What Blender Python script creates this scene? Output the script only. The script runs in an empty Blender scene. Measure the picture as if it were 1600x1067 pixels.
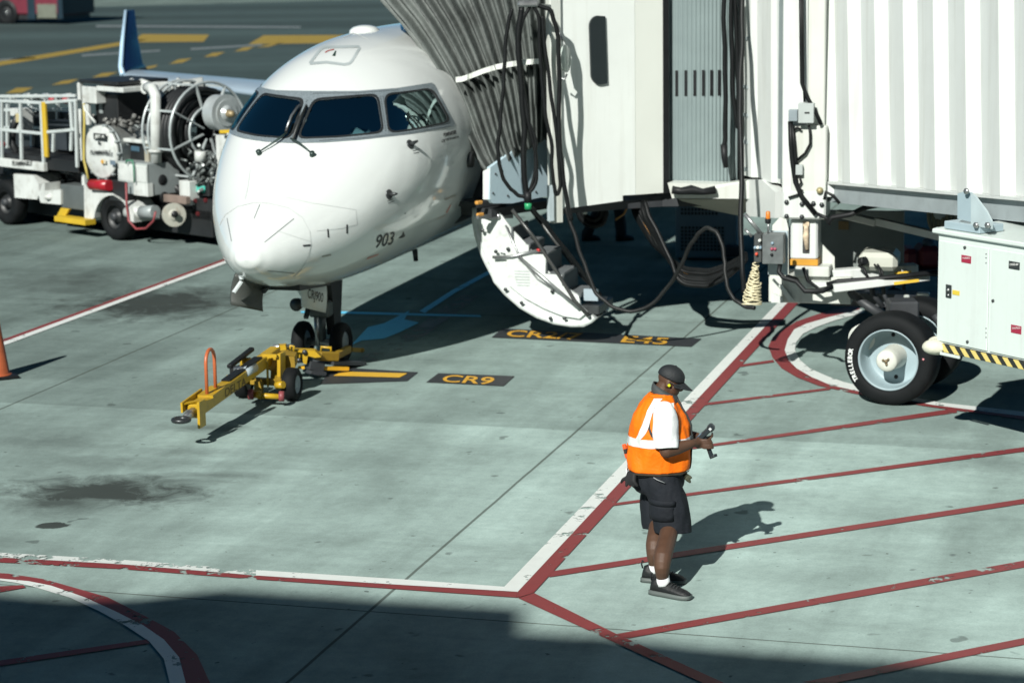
import bpy, bmesh, math, random
from math import sin, cos, tan, pi, radians as R
from mathutils import Vector, Matrix, noise
from mathutils.bvhtree import BVHTree
from mathutils.geometry import delaunay_2d_cdt
V = Vector
SC = bpy.context.scene
COL = SC.collection
random.seed(7)

# ------------------------------------------------------------------ camera
F, PITCH, ROLL, CAMH = 3650.0, R(10.6), R(-0.85), 5.1
FW = V((0, cos(PITCH), -sin(PITCH)))
_rt, _up = V((1, 0, 0)), V((0, sin(PITCH), cos(PITCH)))
RT = _rt * cos(ROLL) + _up * sin(ROLL)
UP = _up * cos(ROLL) - _rt * sin(ROLL)
EYE = V((0, 0, CAMH))
cd = bpy.data.cameras.new('camera')
cam = bpy.data.objects.new('camera', cd)
COL.objects.link(cam)
cam.matrix_world = Matrix(((RT.x, UP.x, -FW.x, 0), (RT.y, UP.y, -FW.y, 0), (RT.z, UP.z, -FW.z, CAMH), (0, 0, 0, 1)))
cd.sensor_width = 36
cd.lens = 36 * F / 1600
cd.clip_start, cd.clip_end = 0.5, 6000
cd.dof.use_dof = True
cd.dof.focus_distance = 18.0
cd.dof.aperture_fstop = 2.4
SC.camera = cam

# ------------------------------------------------------------------ sky, sun, exposure
SUN_EL, SUN_AZ = R(34.5), R(23.8)          # light travels towards azimuth 23.8 (right of the view)
TO_SUN = V((-sin(SUN_AZ) * cos(SUN_EL), -cos(SUN_AZ) * cos(SUN_EL), sin(SUN_EL)))
w = bpy.data.worlds.new('World')
SC.world = w
w.use_nodes = True
nt = w.node_tree
bg = nt.nodes['Background']
sky = nt.nodes.new('ShaderNodeTexSky')
sky.sky_type = 'NISHITA'
sky.sun_disc = False
sky.sun_elevation = SUN_EL
sky.sun_rotation = R(180) + SUN_AZ
sky.altitude = 30
sky.air_density = 0.3
sky.dust_density = 0.0
sky.ozone_density = 0.5
tint = nt.nodes.new('ShaderNodeMix'); tint.data_type = 'RGBA'; tint.blend_type = 'MULTIPLY'; tint.inputs[0].default_value = 1.0
tint.inputs[7].default_value = (0.36, 0.95, 1.0, 1)      # the blue-green cast of the window glass the photo was taken through
nt.links.new(sky.outputs[0], tint.inputs[6]); nt.links.new(tint.outputs[2], bg.inputs[0])
bg.inputs[1].default_value = 0.05
sd = bpy.data.lights.new('sun', 'SUN')
sd.energy = 5.0
sd.angle = R(0.53)
sd.color = (1.0, 1.0, 0.94)
sun = bpy.data.objects.new('sun', sd)
sun.rotation_euler = TO_SUN.to_track_quat('Z', 'Y').to_euler()
sun.location = (-20, -40, 40)
COL.objects.link(sun)
SC.view_settings.view_transform = 'Standard'
SC.view_settings.look = 'None'
SC.view_settings.exposure = 0.42
SC.view_settings.gamma = 1.0

# ------------------------------------------------------------------ photo geometry helpers
def ray(px, py):
    return FW * F + RT * (px - 800) - UP * (py - 533.5)
def gp(px, py, z=0.0):
    d = ray(px, py)
    return EYE + d * ((z - CAMH) / d.z)
def onplane(px, py, p0, n):
    d = ray(px, py)
    return EYE + d * ((V(p0) - EYE).dot(n) / d.dot(n))
def atY(px, py, Y):
    d = ray(px, py)
    return EYE + d * (Y / d.y)
class Frame:
    """a vertical reference plane: d runs along it, n points away from the camera"""
    def __init__(s, o, d):
        s.o = V((o[0], o[1], 0)); s.d = V((d[0], d[1], 0)).normalized()
        s.n = V((-s.d.y, s.d.x, 0))
        if s.n.y < 0: s.n = -s.n
    def px(s, px, py, off=0.0):
        p = onplane(px, py, s.o + s.n * off, s.n) - s.o
        return p.dot(s.d), p.z
    def pt(s, x, off, z):
        return s.o + s.d * x + s.n * off + V((0, 0, z))
    def at(s, px, py, off=0.0):
        return onplane(px, py, s.o + s.n * off, s.n)

# ------------------------------------------------------------------ mesh builder
class MB:
    def __init__(s): s.bm = bmesh.new()
    def merge(s, b):
        m = bpy.data.meshes.new('t'); b.to_mesh(m); s.bm.from_mesh(m); bpy.data.meshes.remove(m); b.free(); return s
    def box(s, M, size, bev=0.0, seg=1):
        b = bmesh.new()
        bmesh.ops.create_cube(b, size=1.0, matrix=Matrix.Diagonal((size[0], size[1], size[2], 1)))
        if bev: bmesh.ops.bevel(b, geom=b.edges[:], offset=bev, segments=seg, affect='EDGES', profile=0.5)
        bmesh.ops.transform(b, matrix=M, verts=b.verts)
        return s.merge(b)
    def bar(s, p, q, w, h, bev=0.0, up=V((0, 0, 1))):
        """square bar from p to q"""
        p, q = V(p), V(q); x = (q - p); L = x.length; x = x.normalized()
        y = up.cross(x)
        if y.length < 1e-4: y = V((0, 1, 0)).cross(x)
        y.normalize(); z = x.cross(y)
        M = Matrix(((x.x, y.x, z.x, 0), (x.y, y.y, z.y, 0), (x.z, y.z, z.z, 0), (0, 0, 0, 1)))
        M.translation = (p + q) / 2
        return s.box(M, (L, w, h), bev)
    def fbox(s, fr, x0, x1, o0, o1, z0, z1, bev=0.0):
        d, n = fr.d, fr.n
        M = Matrix(((d.x, n.x, 0, 0), (d.y, n.y, 0, 0), (0, 0, 1, 0), (0, 0, 0, 1)))
        M.translation = fr.pt((x0 + x1) / 2, (o0 + o1) / 2, (z0 + z1) / 2)
        return s.box(M, (abs(x1 - x0), abs(o1 - o0), abs(z1 - z0)), bev)
    def pbox(s, fr, a, b, c, e, off=0.0, th=0.1, bev=0.0):
        """box whose front face covers photo rect a,b..c,e on the plane at off"""
        xm, ym = (a + c) / 2, (b + e) / 2
        x0, x1 = fr.px(a, ym, off)[0], fr.px(c, ym, off)[0]
        z1, z0 = fr.px(xm, b, off)[1], fr.px(xm, e, off)[1]
        return s.fbox(fr, x0, x1, off, off + th, z0, z1, bev)
    def poly(s, pts, ext):
        """flat polygon of 3D points extruded along vector ext"""
        pts = [V(p) for p in pts]; e = V(ext); b = bmesh.new()
        A = [b.verts.new(p) for p in pts]; B = [b.verts.new(p + e) for p in pts]
        b.faces.new(A); b.faces.new(B[::-1]); n = len(pts)
        for i in range(n): b.faces.new((A[i], A[i - 1], B[i - 1], B[i]))
        bmesh.ops.recalc_face_normals(b, faces=b.faces)
        return s.merge(b)
    def sheet(s, pts):
        s.bm.faces.new([s.bm.verts.new(V(p)) for p in pts]); return s
    def tube(s, path, r, n=10, caps=True, closed=False):
        path = [V(p) for p in path]; m = len(path)
        rr = r if isinstance(r, (list, tuple)) else [r] * m
        b = bmesh.new(); rings = []; prev = None
        for i, p in enumerate(path):
            if closed: t = path[(i + 1) % m] - path[i - 1]
            else: t = path[min(i + 1, m - 1)] - path[max(i - 1, 0)]
            t.normalize()
            if prev is None:
                a = V((0, 0, 1)) if abs(t.z) < 0.9 else V((1, 0, 0))
                nx = t.cross(a).normalized()
            else:
                nx = (prev - t * prev.dot(t)).normalized()
            prev = nx; ny = t.cross(nx)
            rings.append([b.verts.new(p + (nx * cos(2 * pi * k / n) + ny * sin(2 * pi * k / n)) * rr[i]) for k in range(n)])
        for i in range(m if closed else m - 1):
            A, B = rings[i], rings[(i + 1) % m]
            for k in range(n): b.faces.new((A[k], A[(k + 1) % n], B[(k + 1) % n], B[k]))
        if caps and not closed:
            b.faces.new(rings[0][::-1]); b.faces.new(rings[-1])
        for f in b.faces: f.smooth = True
        if caps and not closed:
            b.faces.ensure_lookup_table()
            b.faces[-1].smooth = b.faces[-2].smooth = False
        bmesh.ops.recalc_face_normals(b, faces=b.faces)
        return s.merge(b)
    def lathe(s, c, axis, prof, n=32, smooth=True):
        """prof: list of (distance along axis, radius)"""
        c = V(c); ax = V(axis).normalized()
        a = V((0, 0, 1)) if abs(ax.z) < 0.9 else V((1, 0, 0))
        nx = ax.cross(a).normalized(); ny = ax.cross(nx); b = bmesh.new(); rings = []
        for (t, r) in prof:
            if r < 1e-5: rings.append([b.verts.new(c + ax * t)])
            else: rings.append([b.verts.new(c + ax * t + (nx * cos(2 * pi * k / n) + ny * sin(2 * pi * k / n)) * r) for k in range(n)])
        for A, B in zip(rings, rings[1:]):
            for k in range(n):
                k2 = (k + 1) % n
                if len(A) == 1 and len(B) == 1: continue
                if len(A) == 1: b.faces.new((A[0], B[k2], B[k]))
                elif len(B) == 1: b.faces.new((A[k], A[k2], B[0]))
                else: b.faces.new((A[k], A[k2], B[k2], B[k]))
        for f in b.faces: f.smooth = smooth
        bmesh.ops.recalc_face_normals(b, faces=b.faces)
        return s.merge(b)
    def ell(s, c, rad, M=None, n=24):
        b = bmesh.new()
        bmesh.ops.create_uvsphere(b, u_segments=n, v_segments=n // 2 + 2, radius=1.0, matrix=Matrix.Diagonal((rad[0], rad[1], rad[2], 1)))
        if M is not None: bmesh.ops.transform(b, matrix=M.to_4x4(), verts=b.verts)
        bmesh.ops.translate(b, vec=V(c), verts=b.verts)
        for f in b.faces: f.smooth = True
        return s.merge(b)
    def loft(s, rings, caps=True, smooth=True, closed_ring=True):
        b = bmesh.new(); RR = [[b.verts.new(V(p)) for p in r] for r in rings]; n = len(RR[0])
        for A, B in zip(RR, RR[1:]):
            for k in range(n if closed_ring else n - 1):
                b.faces.new((A[k], A[(k + 1) % n], B[(k + 1) % n], B[k]))
        for f in b.faces: f.smooth = smooth
        if caps and closed_ring:
            b.faces.new(RR[0][::-1]); b.faces.new(RR[-1])
        bmesh.ops.recalc_face_normals(b, faces=b.faces)
        return s.merge(b)
    def xf(s, M):
        bmesh.ops.transform(s.bm, matrix=M, verts=s.bm.verts); return s

def root_loc(o):
    while o.parent: o = o.parent
    return V(o.location)
def obj(name, mb, mat, parent=None, smooth_angle=None):
    """world-space geometry -> ONE mesh object (origin at the thing's base)"""
    bm = mb.bm if isinstance(mb, MB) else mb
    if parent is not None: bmesh.ops.translate(bm, vec=-root_loc(parent), verts=bm.verts)
    me = bpy.data.meshes.new(name); bm.to_mesh(me); bm.free()
    if mat: me.materials.append(mat)
    o = bpy.data.objects.new(name, me); COL.objects.link(o)
    if parent is not None: o.parent = parent
    return o
def tag(o, label=None, cat=None, group=None, kind=None):
    if label: o['label'] = label
    if cat: o['category'] = cat
    if group: o['group'] = group
    if kind: o['kind'] = kind
    return o
def thing(name, loc, label, cat, group=None):
    o = bpy.data.objects.new(name, None); COL.objects.link(o)
    o.empty_display_size = 0.2; o.location = V(loc)
    return tag(o, label, cat, group)
def settle(o):
    """move a world-space mesh's origin to its own base"""
    vs = [v.co for v in o.data.vertices]
    c = V(((min(v.x for v in vs) + max(v.x for v in vs)) / 2, (min(v.y for v in vs) + max(v.y for v in vs)) / 2, min(v.z for v in vs)))
    o.data.transform(Matrix.Translation(-c)); o.location = c
    return o
def single(name, mb, mat, label, cat, group=None):
    return settle(tag(obj(name, mb, mat), label, cat, group))
def struct(name, mb, mat):
    return tag(obj(name, mb, mat), kind='structure')
def remeshed(mb, vox, smooth=6, disp=None):
    """fuse everything in mb into one continuous skin"""
    me = bpy.data.meshes.new('t'); mb.bm.to_mesh(me); mb.bm.free()
    o = bpy.data.objects.new('t', me); COL.objects.link(o)
    m = o.modifiers.new('r', 'REMESH'); m.mode = 'VOXEL'; m.voxel_size = vox
    m2 = o.modifiers.new('s', 'SMOOTH'); m2.factor = 0.5; m2.iterations = smooth
    dg = bpy.context.evaluated_depsgraph_get()
    e = o.evaluated_get(dg); me2 = bpy.data.meshes.new_from_object(e)
    bpy.data.objects.remove(o); bpy.data.meshes.remove(me)
    out = MB(); out.bm.from_mesh(me2); bpy.data.meshes.remove(me2)
    if disp:
        out.bm.normal_update()
        for v in out.bm.verts: v.co += v.normal * disp(v.co)
    for f in out.bm.faces: f.smooth = True
    return out
_font_cache = {}
def text_tris(s, bold=0.0, shear=0.0):
    """text as 2D triangles, cap height = 1, left-bottom at origin; returns verts, faces, width"""
    c = bpy.data.curves.new('t', 'FONT'); c.body = s; c.size = 1.0; c.offset = bold; c.shear = shear
    o = bpy.data.objects.new('t', c); COL.objects.link(o)
    dg = bpy.context.evaluated_depsgraph_get()
    me = bpy.data.meshes.new_from_object(o.evaluated_get(dg))
    vs = [V((v.co.x, v.co.y)) for v in me.vertices]; fs = [tuple(p.vertices) for p in me.polygons]
    bpy.data.objects.remove(o); bpy.data.curves.remove(c); bpy.data.meshes.remove(me)
    x0, x1 = min(v.x for v in vs), max(v.x for v in vs); y0, y1 = min(v.y for v in vs), max(v.y for v in vs)
    k = 1 / (y1 - y0)
    return [V(((v.x - x0) * k, (v.y - y0) * k)) for v in vs], fs, (x1 - x0) * k
def text3d(s, o, xd, yd, width, height, bold=0.02, shear=0.0, lift=0.004):
    """lettering on a flat surface: o = lower left, xd / yd unit directions"""
    vs, fs, wd = text_tris(s, bold, shear); mb = MB(); o = V(o); xd = V(xd).normalized(); yd = V(yd).normalized()
    n = xd.cross(yd).normalized() * lift
    B = [mb.bm.verts.new(o + n + xd * (v.x / wd * width) + yd * (v.y * height)) for v in vs]
    for f in fs:
        try: mb.bm.faces.new([B[i] for i in f])
        except ValueError: pass
    return mb

# ------------------------------------------------------------------ materials
MATS = {}
def mat(name, col, rough=0.5, metal=0.0, var=0.12, scale=3.0, dirt=0.0, dirtcol=(0.05, 0.045, 0.035), dscale=6.0, bump=0.0, bscale=60.0, coat=0.0, spec=0.5, streak=0.0):
    if name in MATS: return MATS[name]
    m = bpy.data.materials.new(name); m.use_nodes = True; t = m.node_tree; N, L = t.nodes, t.links
    p = N['Principled BSDF']; p.inputs['Roughness'].default_value = rough; p.inputs['Metallic'].default_value = metal
    p.inputs['Coat Weight'].default_value = coat; p.inputs['Specular IOR Level'].default_value = spec
    g = N.new('ShaderNodeNewGeometry')
    n1 = N.new('ShaderNodeTexNoise'); n1.inputs['Scale'].default_value = scale; n1.inputs['Detail'].default_value = 6
    L.new(g.outputs['Position'], n1.inputs['Vector'])
    mr = N.new('ShaderNodeMapRange'); mr.inputs[1].default_value = 0.3; mr.inputs[2].default_value = 0.7
    mr.inputs[3].default_value = 1 - var; mr.inputs[4].default_value = 1 + var
    L.new(n1.outputs[0], mr.inputs[0])
    mx = N.new('ShaderNodeMix'); mx.data_type = 'RGBA'; mx.blend_type = 'MULTIPLY'; mx.inputs[0].default_value = 1
    mx.inputs[6].default_value = (*col, 1); L.new(mr.outputs[0], mx.inputs[7])
    out = mx.outputs[2]
    if dirt:
        n2 = N.new('ShaderNodeTexNoise'); n2.inputs['Scale'].default_value = dscale; n2.inputs['Detail'].default_value = 8; n2.inputs['Roughness'].default_value = 0.7
        L.new(g.outputs['Position'], n2.inputs['Vector'])
        m2 = N.new('ShaderNodeMapRange'); m2.inputs[1].default_value = 0.5; m2.inputs[2].default_value = 0.75; m2.inputs[4].default_value = dirt
        L.new(n2.outputs[0], m2.inputs[0])
        x2 = N.new('ShaderNodeMix'); x2.data_type = 'RGBA'; L.new(m2.outputs[0], x2.inputs[0]); L.new(out, x2.inputs[6])
        x2.inputs[7].default_value = (*dirtcol, 1); out = x2.outputs[2]
    if streak:
        mp = N.new('ShaderNodeMapping'); mp.inputs['Scale'].default_value = (9, 9, 0.35); L.new(g.outputs['Position'], mp.inputs[0])
        n4 = N.new('ShaderNodeTexNoise'); n4.inputs['Scale'].default_value = 1.0; n4.inputs['Detail'].default_value = 5; n4.inputs['Roughness'].default_value = 0.65; L.new(mp.outputs[0], n4.inputs['Vector'])
        m4 = N.new('ShaderNodeMapRange'); m4.inputs[1].default_value = 0.50; m4.inputs[2].default_value = 0.80; m4.inputs[4].default_value = streak; L.new(n4.outputs[0], m4.inputs[0])
        x4 = N.new('ShaderNodeMix'); x4.data_type = 'RGBA'; L.new(m4.outputs[0], x4.inputs[0]); L.new(out, x4.inputs[6]); x4.inputs[7].default_value = (*dirtcol, 1); out = x4.outputs[2]
    L.new(out, p.inputs['Base Color'])
    r2 = N.new('ShaderNodeMapRange'); r2.inputs[3].default_value = max(0.02, rough - 0.08); r2.inputs[4].default_value = min(1, rough + 0.08)
    L.new(n1.outputs[0], r2.inputs[0]); L.new(r2.outputs[0], p.inputs['Roughness'])
    if bump:
        n3 = N.new('ShaderNodeTexNoise'); n3.inputs['Scale'].default_value = bscale; n3.inputs['Detail'].default_value = 4
        L.new(g.outputs['Position'], n3.inputs['Vector'])
        bp = N.new('ShaderNodeBump'); bp.inputs['Strength'].default_value = bump; bp.inputs['Distance'].default_value = 0.02
        L.new(n3.outputs[0], bp.inputs['Height']); L.new(bp.outputs[0], p.inputs['Normal'])
    MATS[name] = m
    return m
# the aircraft's own axes: U runs aft along the fuselage, W to its port side (right in the photo)
U, W = V((0.2787, 0.9604, 0)).normalized(), V((0.9604, -0.2787, 0)).normalized()
# ------------------------------------------------------------------ materials of the ground
white_paint = mat('white_paint', (0.74, 0.77, 0.74), 0.42, var=0.05, scale=2.0, dirt=0.22, dirtcol=(0.30, 0.29, 0.25), dscale=4)
def paint(name, col, wear=0.5, edge=0.62):
    """worn road paint: chips show the concrete underneath"""
    m = bpy.data.materials.new(name); m.use_nodes = True; t = m.node_tree; N, L = t.nodes, t.links
    p = N['Principled BSDF']; p.inputs['Roughness'].default_value = 0.6
    g = N.new('ShaderNodeNewGeometry')
    n1 = N.new('ShaderNodeTexNoise'); n1.inputs['Scale'].default_value = 4.5; n1.inputs['Detail'].default_value = 9; n1.inputs['Roughness'].default_value = 0.75
    n2 = N.new('ShaderNodeTexNoise'); n2.inputs['Scale'].default_value = 0.5; n2.inputs['Detail'].default_value = 3
    for n in (n1, n2): L.new(g.outputs['Position'], n.inputs['Vector'])
    a = N.new('ShaderNodeMath'); a.operation = 'MULTIPLY_ADD'; a.inputs[1].default_value = 0.5 * wear; L.new(n2.outputs[0], a.inputs[0]); L.new(n1.outputs[0], a.inputs[2])
    mr = N.new('ShaderNodeMapRange'); mr.inputs[1].default_value = edge + 0.25 * wear; mr.inputs[2].default_value = edge + 0.25 * wear + 0.03; L.new(a.outputs[0], mr.inputs[0])
    c = N.new('ShaderNodeMix'); c.data_type = 'RGBA'; c.inputs[6].default_value = (*[x * 0.82 for x in col], 1); c.inputs[7].default_value = (*[min(1, x * 1.15) for x in col], 1)
    L.new(n1.outputs[0], c.inputs[0]); L.new(c.outputs[2], p.inputs['Base Color'])
    tr = N.new('ShaderNodeBsdfTransparent'); mx = N.new('ShaderNodeMixShader')
    L.new(mr.outputs[0], mx.inputs[0]); L.new(p.outputs[0], mx.inputs[1]); L.new(tr.outputs[0], mx.inputs[2])
    L.new(mx.outputs[0], N['Material Output'].inputs[0])
    return m
p_white = paint('worn_white_paint', (0.66, 0.69, 0.66), 0.4, 0.585)
p_white_bad = paint('flaking_white_paint', (0.62, 0.65, 0.62), 0.4, 0.50)
p_red = paint('worn_red_paint', (0.21, 0.036, 0.036), 0.4, 0.59)
p_red_bad = paint('flaking_red_paint', (0.21, 0.034, 0.034), 0.4, 0.525)
p_black = paint('worn_black_paint', (0.028, 0.03, 0.032), 0.3, 0.66)
p_yellow = paint('worn_yellow_paint', (0.62, 0.36, 0.03), 0.4, 0.62)
p_smear = paint('smear_blue', (0.14, 0.60, 0.88), 0.5, 0.60)  # smear colour is a saturated blue

JD = U; TD = W                              # joint directions on the slabs
C0 = gp(903, 672.5)                          # one slab corner
PANEL = 6.13
STAINS = [  # photo x, y, half length (m), half width (m), strength
    (165, 768, 0.95, 0.56, 0.93), (95, 785, 0.6, 0.34, 0.8), (255, 752, 0.45, 0.16, 0.6), (82, 821, 0.13, 0.10, 1.2), (240, 474, 1.15, 1.3, 0.93),
    (150, 500, 0.25, 0.2, 0.7), (320, 668, 0.45, 0.18, 0.6), (120, 440, 1.0, 1.1, 0.6), (290, 706, 0.5, 0.2, 0.4), (190, 725, 0.7, 0.3, 0.42),
    (330, 452, 0.4, 0.5, 0.4), (60, 690, 0.8, 0.5, 0.3), (420, 615, 0.6, 0.35, 0.4), (1540, 720, 0.7, 0.5, 0.35), (330, 742, 0.45, 0.12, 0.5)]
def concrete():
    m = bpy.data.materials.new('slab_concrete'); m.use_nodes = True; t = m.node_tree; N, L = t.nodes, t.links
    p = N['Principled BSDF']; p.inputs['Roughness'].default_value = 0.95; p.inputs['Specular IOR Level'].default_value = 0.0
    g = N.new('ShaderNodeNewGeometry')
    def math_(op, a, b=None, c=None):
        n = N.new('ShaderNodeMath'); n.operation = op
        for i, x in enumerate((a, b, c)):
            if x is None: continue
            if isinstance(x, (int, float)): n.inputs[i].default_value = x
            else: L.new(x, n.inputs[i])
        return n.outputs[0]
    def mapr(x, a, b, c, d):
        n = N.new('ShaderNodeMapRange'); n.inputs[1].default_value, n.inputs[2].default_value, n.inputs[3].default_value, n.inputs[4].default_value = a, b, c, d
        L.new(x, n.inputs[0]); return n.outputs[0]
    def noise_(vec, sc, det=6, ro=0.6, dist=0.0):
        n = N.new('ShaderNodeTexNoise'); n.inputs['Scale'].default_value = sc; n.inputs['Detail'].default_value = det; n.inputs['Roughness'].default_value = ro
        n.inputs['Distortion'].default_value = dist
        L.new(vec, n.inputs['Vector']); return n.outputs[0]
    pos = g.outputs['Position']
    # coordinates along the slab joints
    def dotp(v, off):
        n = N.new('ShaderNodeVectorMath'); n.operation = 'DOT_PRODUCT'; n.inputs[1].default_value = v; L.new(pos, n.inputs[0])
        return math_('SUBTRACT', n.outputs['Value'], off)
    a = dotp(TD, C0.dot(TD)); b = dotp(JD, C0.dot(JD))
    a = math_('DIVIDE', a, PANEL); b = math_('DIVIDE', b, PANEL)
    wob = noise_(pos, 1.2, 3)
    def joint(x, wd):
        fr = math_('FRACT', math_('ADD', math_('MULTIPLY_ADD', wob, 0.0025, x), 0.5))
        return mapr(math_('ABSOLUTE', math_('SUBTRACT', fr, 0.5)), wd * 0.5 / PANEL, wd * 0.9 / PANEL, 1, 0)
    ja = joint(a, 0.019); jb = math_('MULTIPLY', joint(b, 0.014), math_('GREATER_THAN', math_('ABSOLUTE', b), 0.5))
    cb = N.new('ShaderNodeCombineXYZ'); L.new(math_('FLOOR', a), cb.inputs[0]); L.new(math_('FLOOR', b), cb.inputs[1])
    wn = N.new('ShaderNodeTexWhiteNoise'); wn.noise_dimensions = '2D'; L.new(cb.outputs[0], wn.inputs['Vector'])
    # brighter slab row nearest the terminal, like the newer pour in the photo
    near = mapr(b, -0.004, 0.004, 1.0, 0.75)
    far = mapr(b, 0.9, 2.2, 1.0, 0.86)
    pan = mapr(wn.outputs[0], 0, 1, 0.96, 1.04)
    st = N.new('ShaderNodeCombineXYZ'); L.new(math_('MULTIPLY', a, 7.0), st.inputs[0]); L.new(math_('MULTIPLY', b, 1.1), st.inputs[1])
    streak = mapr(noise_(st.outputs[0], 1.0, 8, 0.62, 0.3), 0.3, 0.72, 0.72, 1.18)
    st2 = N.new('ShaderNodeCombineXYZ'); L.new(math_('MULTIPLY', a, 2.0), st2.inputs[0]); L.new(math_('MULTIPLY', b, 9.0), st2.inputs[1])
    streak2 = mapr(noise_(st2.outputs[0], 1.0, 8, 0.62, 0.4), 0.3, 0.72, 0.83, 1.11)
    blot = mapr(noise_(pos, 0.55, 7, 0.68, 0.4), 0.32, 0.7, 0.76, 1.15)
    fine = mapr(noise_(pos, 9.0, 6, 0.75), 0.3, 0.7, 0.90, 1.09)
    grit = mapr(noise_(pos, 55.0, 4, 0.8), 0.25, 0.75, 0.86, 1.13)
    soil_vignette = mapr(math_('ADD', dotp(V((1, 0, 0)), 0.0), math_('MULTIPLY', math_('SUBTRACT', noise_(pos, 0.35, 4), 0.5), 5.0)), -7.0, 0.5, 0.66, 1.0)  # darker towards the left: soiling plus window vignette put into the colour
    k = math_('MULTIPLY', near, soil_vignette)
    for x in (far, pan, streak, streak2, blot, fine, grit): k = math_('MULTIPLY', k, x)
    spot = math_('MAXIMUM', mapr(noise_(pos, 3.4, 2, 0.5), 0.705, 0.74, 0, 0.5), mapr(noise_(pos, 11.0, 2, 0.5), 0.73, 0.75, 0, 0.6))
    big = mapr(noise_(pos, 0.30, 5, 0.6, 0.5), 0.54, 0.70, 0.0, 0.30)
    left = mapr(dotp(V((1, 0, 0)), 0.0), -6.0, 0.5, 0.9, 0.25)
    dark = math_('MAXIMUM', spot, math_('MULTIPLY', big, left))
    n3 = noise_(pos, 2.3, 8, 0.72, 0.6)
    for (sx, sy, hl, hw, s_) in STAINS:
        q = gp(sx, sy)
        x = math_('DIVIDE', dotp(V((0.995, -0.1, 0)), q.dot(V((0.995, -0.1, 0)))), hl); y = math_('DIVIDE', dotp(V((0.1, 0.995, 0)), q.dot(V((0.1, 0.995, 0)))), hw)
        r = math_('SQRT', math_('ADD', math_('MULTIPLY', x, x), math_('MULTIPLY', y, y)))
        r = math_('ADD', r, math_('MULTIPLY', math_('SUBTRACT', n3, 0.5), 2.3))
        sh = 0.2 if s_ >= 1 else (0.75 if s_ > .9 else 1.2)
        dark = math_('MAXIMUM', dark, mapr(r, 1.0 - sh * 0.75, 1.0 + sh * 0.35, min(s_, 0.93), 0.0))
    base = N.new('ShaderNodeMix'); base.data_type = 'RGBA'; base.blend_type = 'MULTIPLY'; base.inputs[0].default_value = 1
    base.inputs[6].default_value = (0.355, 0.460, 0.428, 1); L.new(k, base.inputs[7])
    d1 = N.new('ShaderNodeMix'); d1.data_type = 'RGBA'; L.new(dark, d1.inputs[0]); L.new(base.outputs[2], d1.inputs[6]); d1.inputs[7].default_value = (0.038, 0.044, 0.042, 1)
    j = math_('MULTIPLY', math_('MAXIMUM', ja, jb), 0.72)
    d2 = N.new('ShaderNodeMix'); d2.data_type = 'RGBA'; L.new(j, d2.inputs[0]); L.new(d1.outputs[2], d2.inputs[6]); d2.inputs[7].default_value = (0.05, 0.055, 0.045, 1)
    L.new(d2.outputs[2], p.inputs['Base Color'])
    bp = N.new('ShaderNodeBump'); bp.inputs['Strength'].default_value = 0.25; bp.inputs['Distance'].default_value = 0.01
    L.new(noise_(pos, 45, 5, 0.7), bp.inputs['Height']); L.new(bp.outputs[0], p.inputs['Normal'])
    return m
ED = 52.0                                     # concrete ends, asphalt begins
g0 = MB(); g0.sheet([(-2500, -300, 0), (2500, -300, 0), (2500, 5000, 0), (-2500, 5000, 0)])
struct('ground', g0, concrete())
asph = bpy.data.materials.new('asphalt'); asph.use_nodes = True
t = asph.node_tree; N, L = t.nodes, t.links; p = N['Principled BSDF']; p.inputs['Roughness'].default_value = 0.9; p.inputs['Specular IOR Level'].default_value = 0.2
g = N.new('ShaderNodeNewGeometry'); mp = N.new('ShaderNodeMapping'); mp.inputs['Scale'].default_value = (0.012, 0.16, 1); L.new(g.outputs['Position'], mp.inputs[0])
n1 = N.new('ShaderNodeTexNoise'); n1.inputs['Scale'].default_value = 1.0; n1.inputs['Detail'].default_value = 7; L.new(mp.outputs[0], n1.inputs['Vector'])
n2 = N.new('ShaderNodeTexNoise'); n2.inputs['Scale'].default_value = 1.1; n2.inputs['Detail'].default_value = 8; L.new(g.outputs['Position'], n2.inputs['Vector'])
r1 = N.new('ShaderNodeMapRange'); r1.inputs[1].default_value = 0.35; r1.inputs[2].default_value = 0.65; r1.inputs[3].default_value = 0.75; r1.inputs[4].default_value = 1.2; L.new(n1.outputs[0], r1.inputs[0])
r2 = N.new('ShaderNodeMapRange'); r2.inputs[3].default_value = 0.8; r2.inputs[4].default_value = 1.2; L.new(n2.outputs[0], r2.inputs[0])
mm = N.new('ShaderNodeMath'); mm.operation = 'MULTIPLY'; L.new(r1.outputs[0], mm.inputs[0]); L.new(r2.outputs[0], mm.inputs[1])
mx = N.new('ShaderNodeMix'); mx.data_type = 'RGBA'; mx.blend_type = 'MULTIPLY'; mx.inputs[0].default_value = 1; mx.inputs[6].default_value = (0.046, 0.069, 0.068, 1); L.new(mm.outputs[0], mx.inputs[7])
L.new(mx.outputs[2], p.inputs['Base Color'])
_a, _b = gp(139, 11.5), gp(420, 4); _k = (_b.y - _a.y) / (_b.x - _a.x)
ta = MB(); ta.sheet([(-600, ED + 2, 0.004), (600, ED - 6, 0.004), (600, _a.y + _k * (600 - _a.x), 0.004), (-200, _a.y + _k * (-200 - _a.x), 0.004), (-600, _a.y + _k * (-200 - _a.x), 0.004)])
struct('taxiway', ta, asph)
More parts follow.
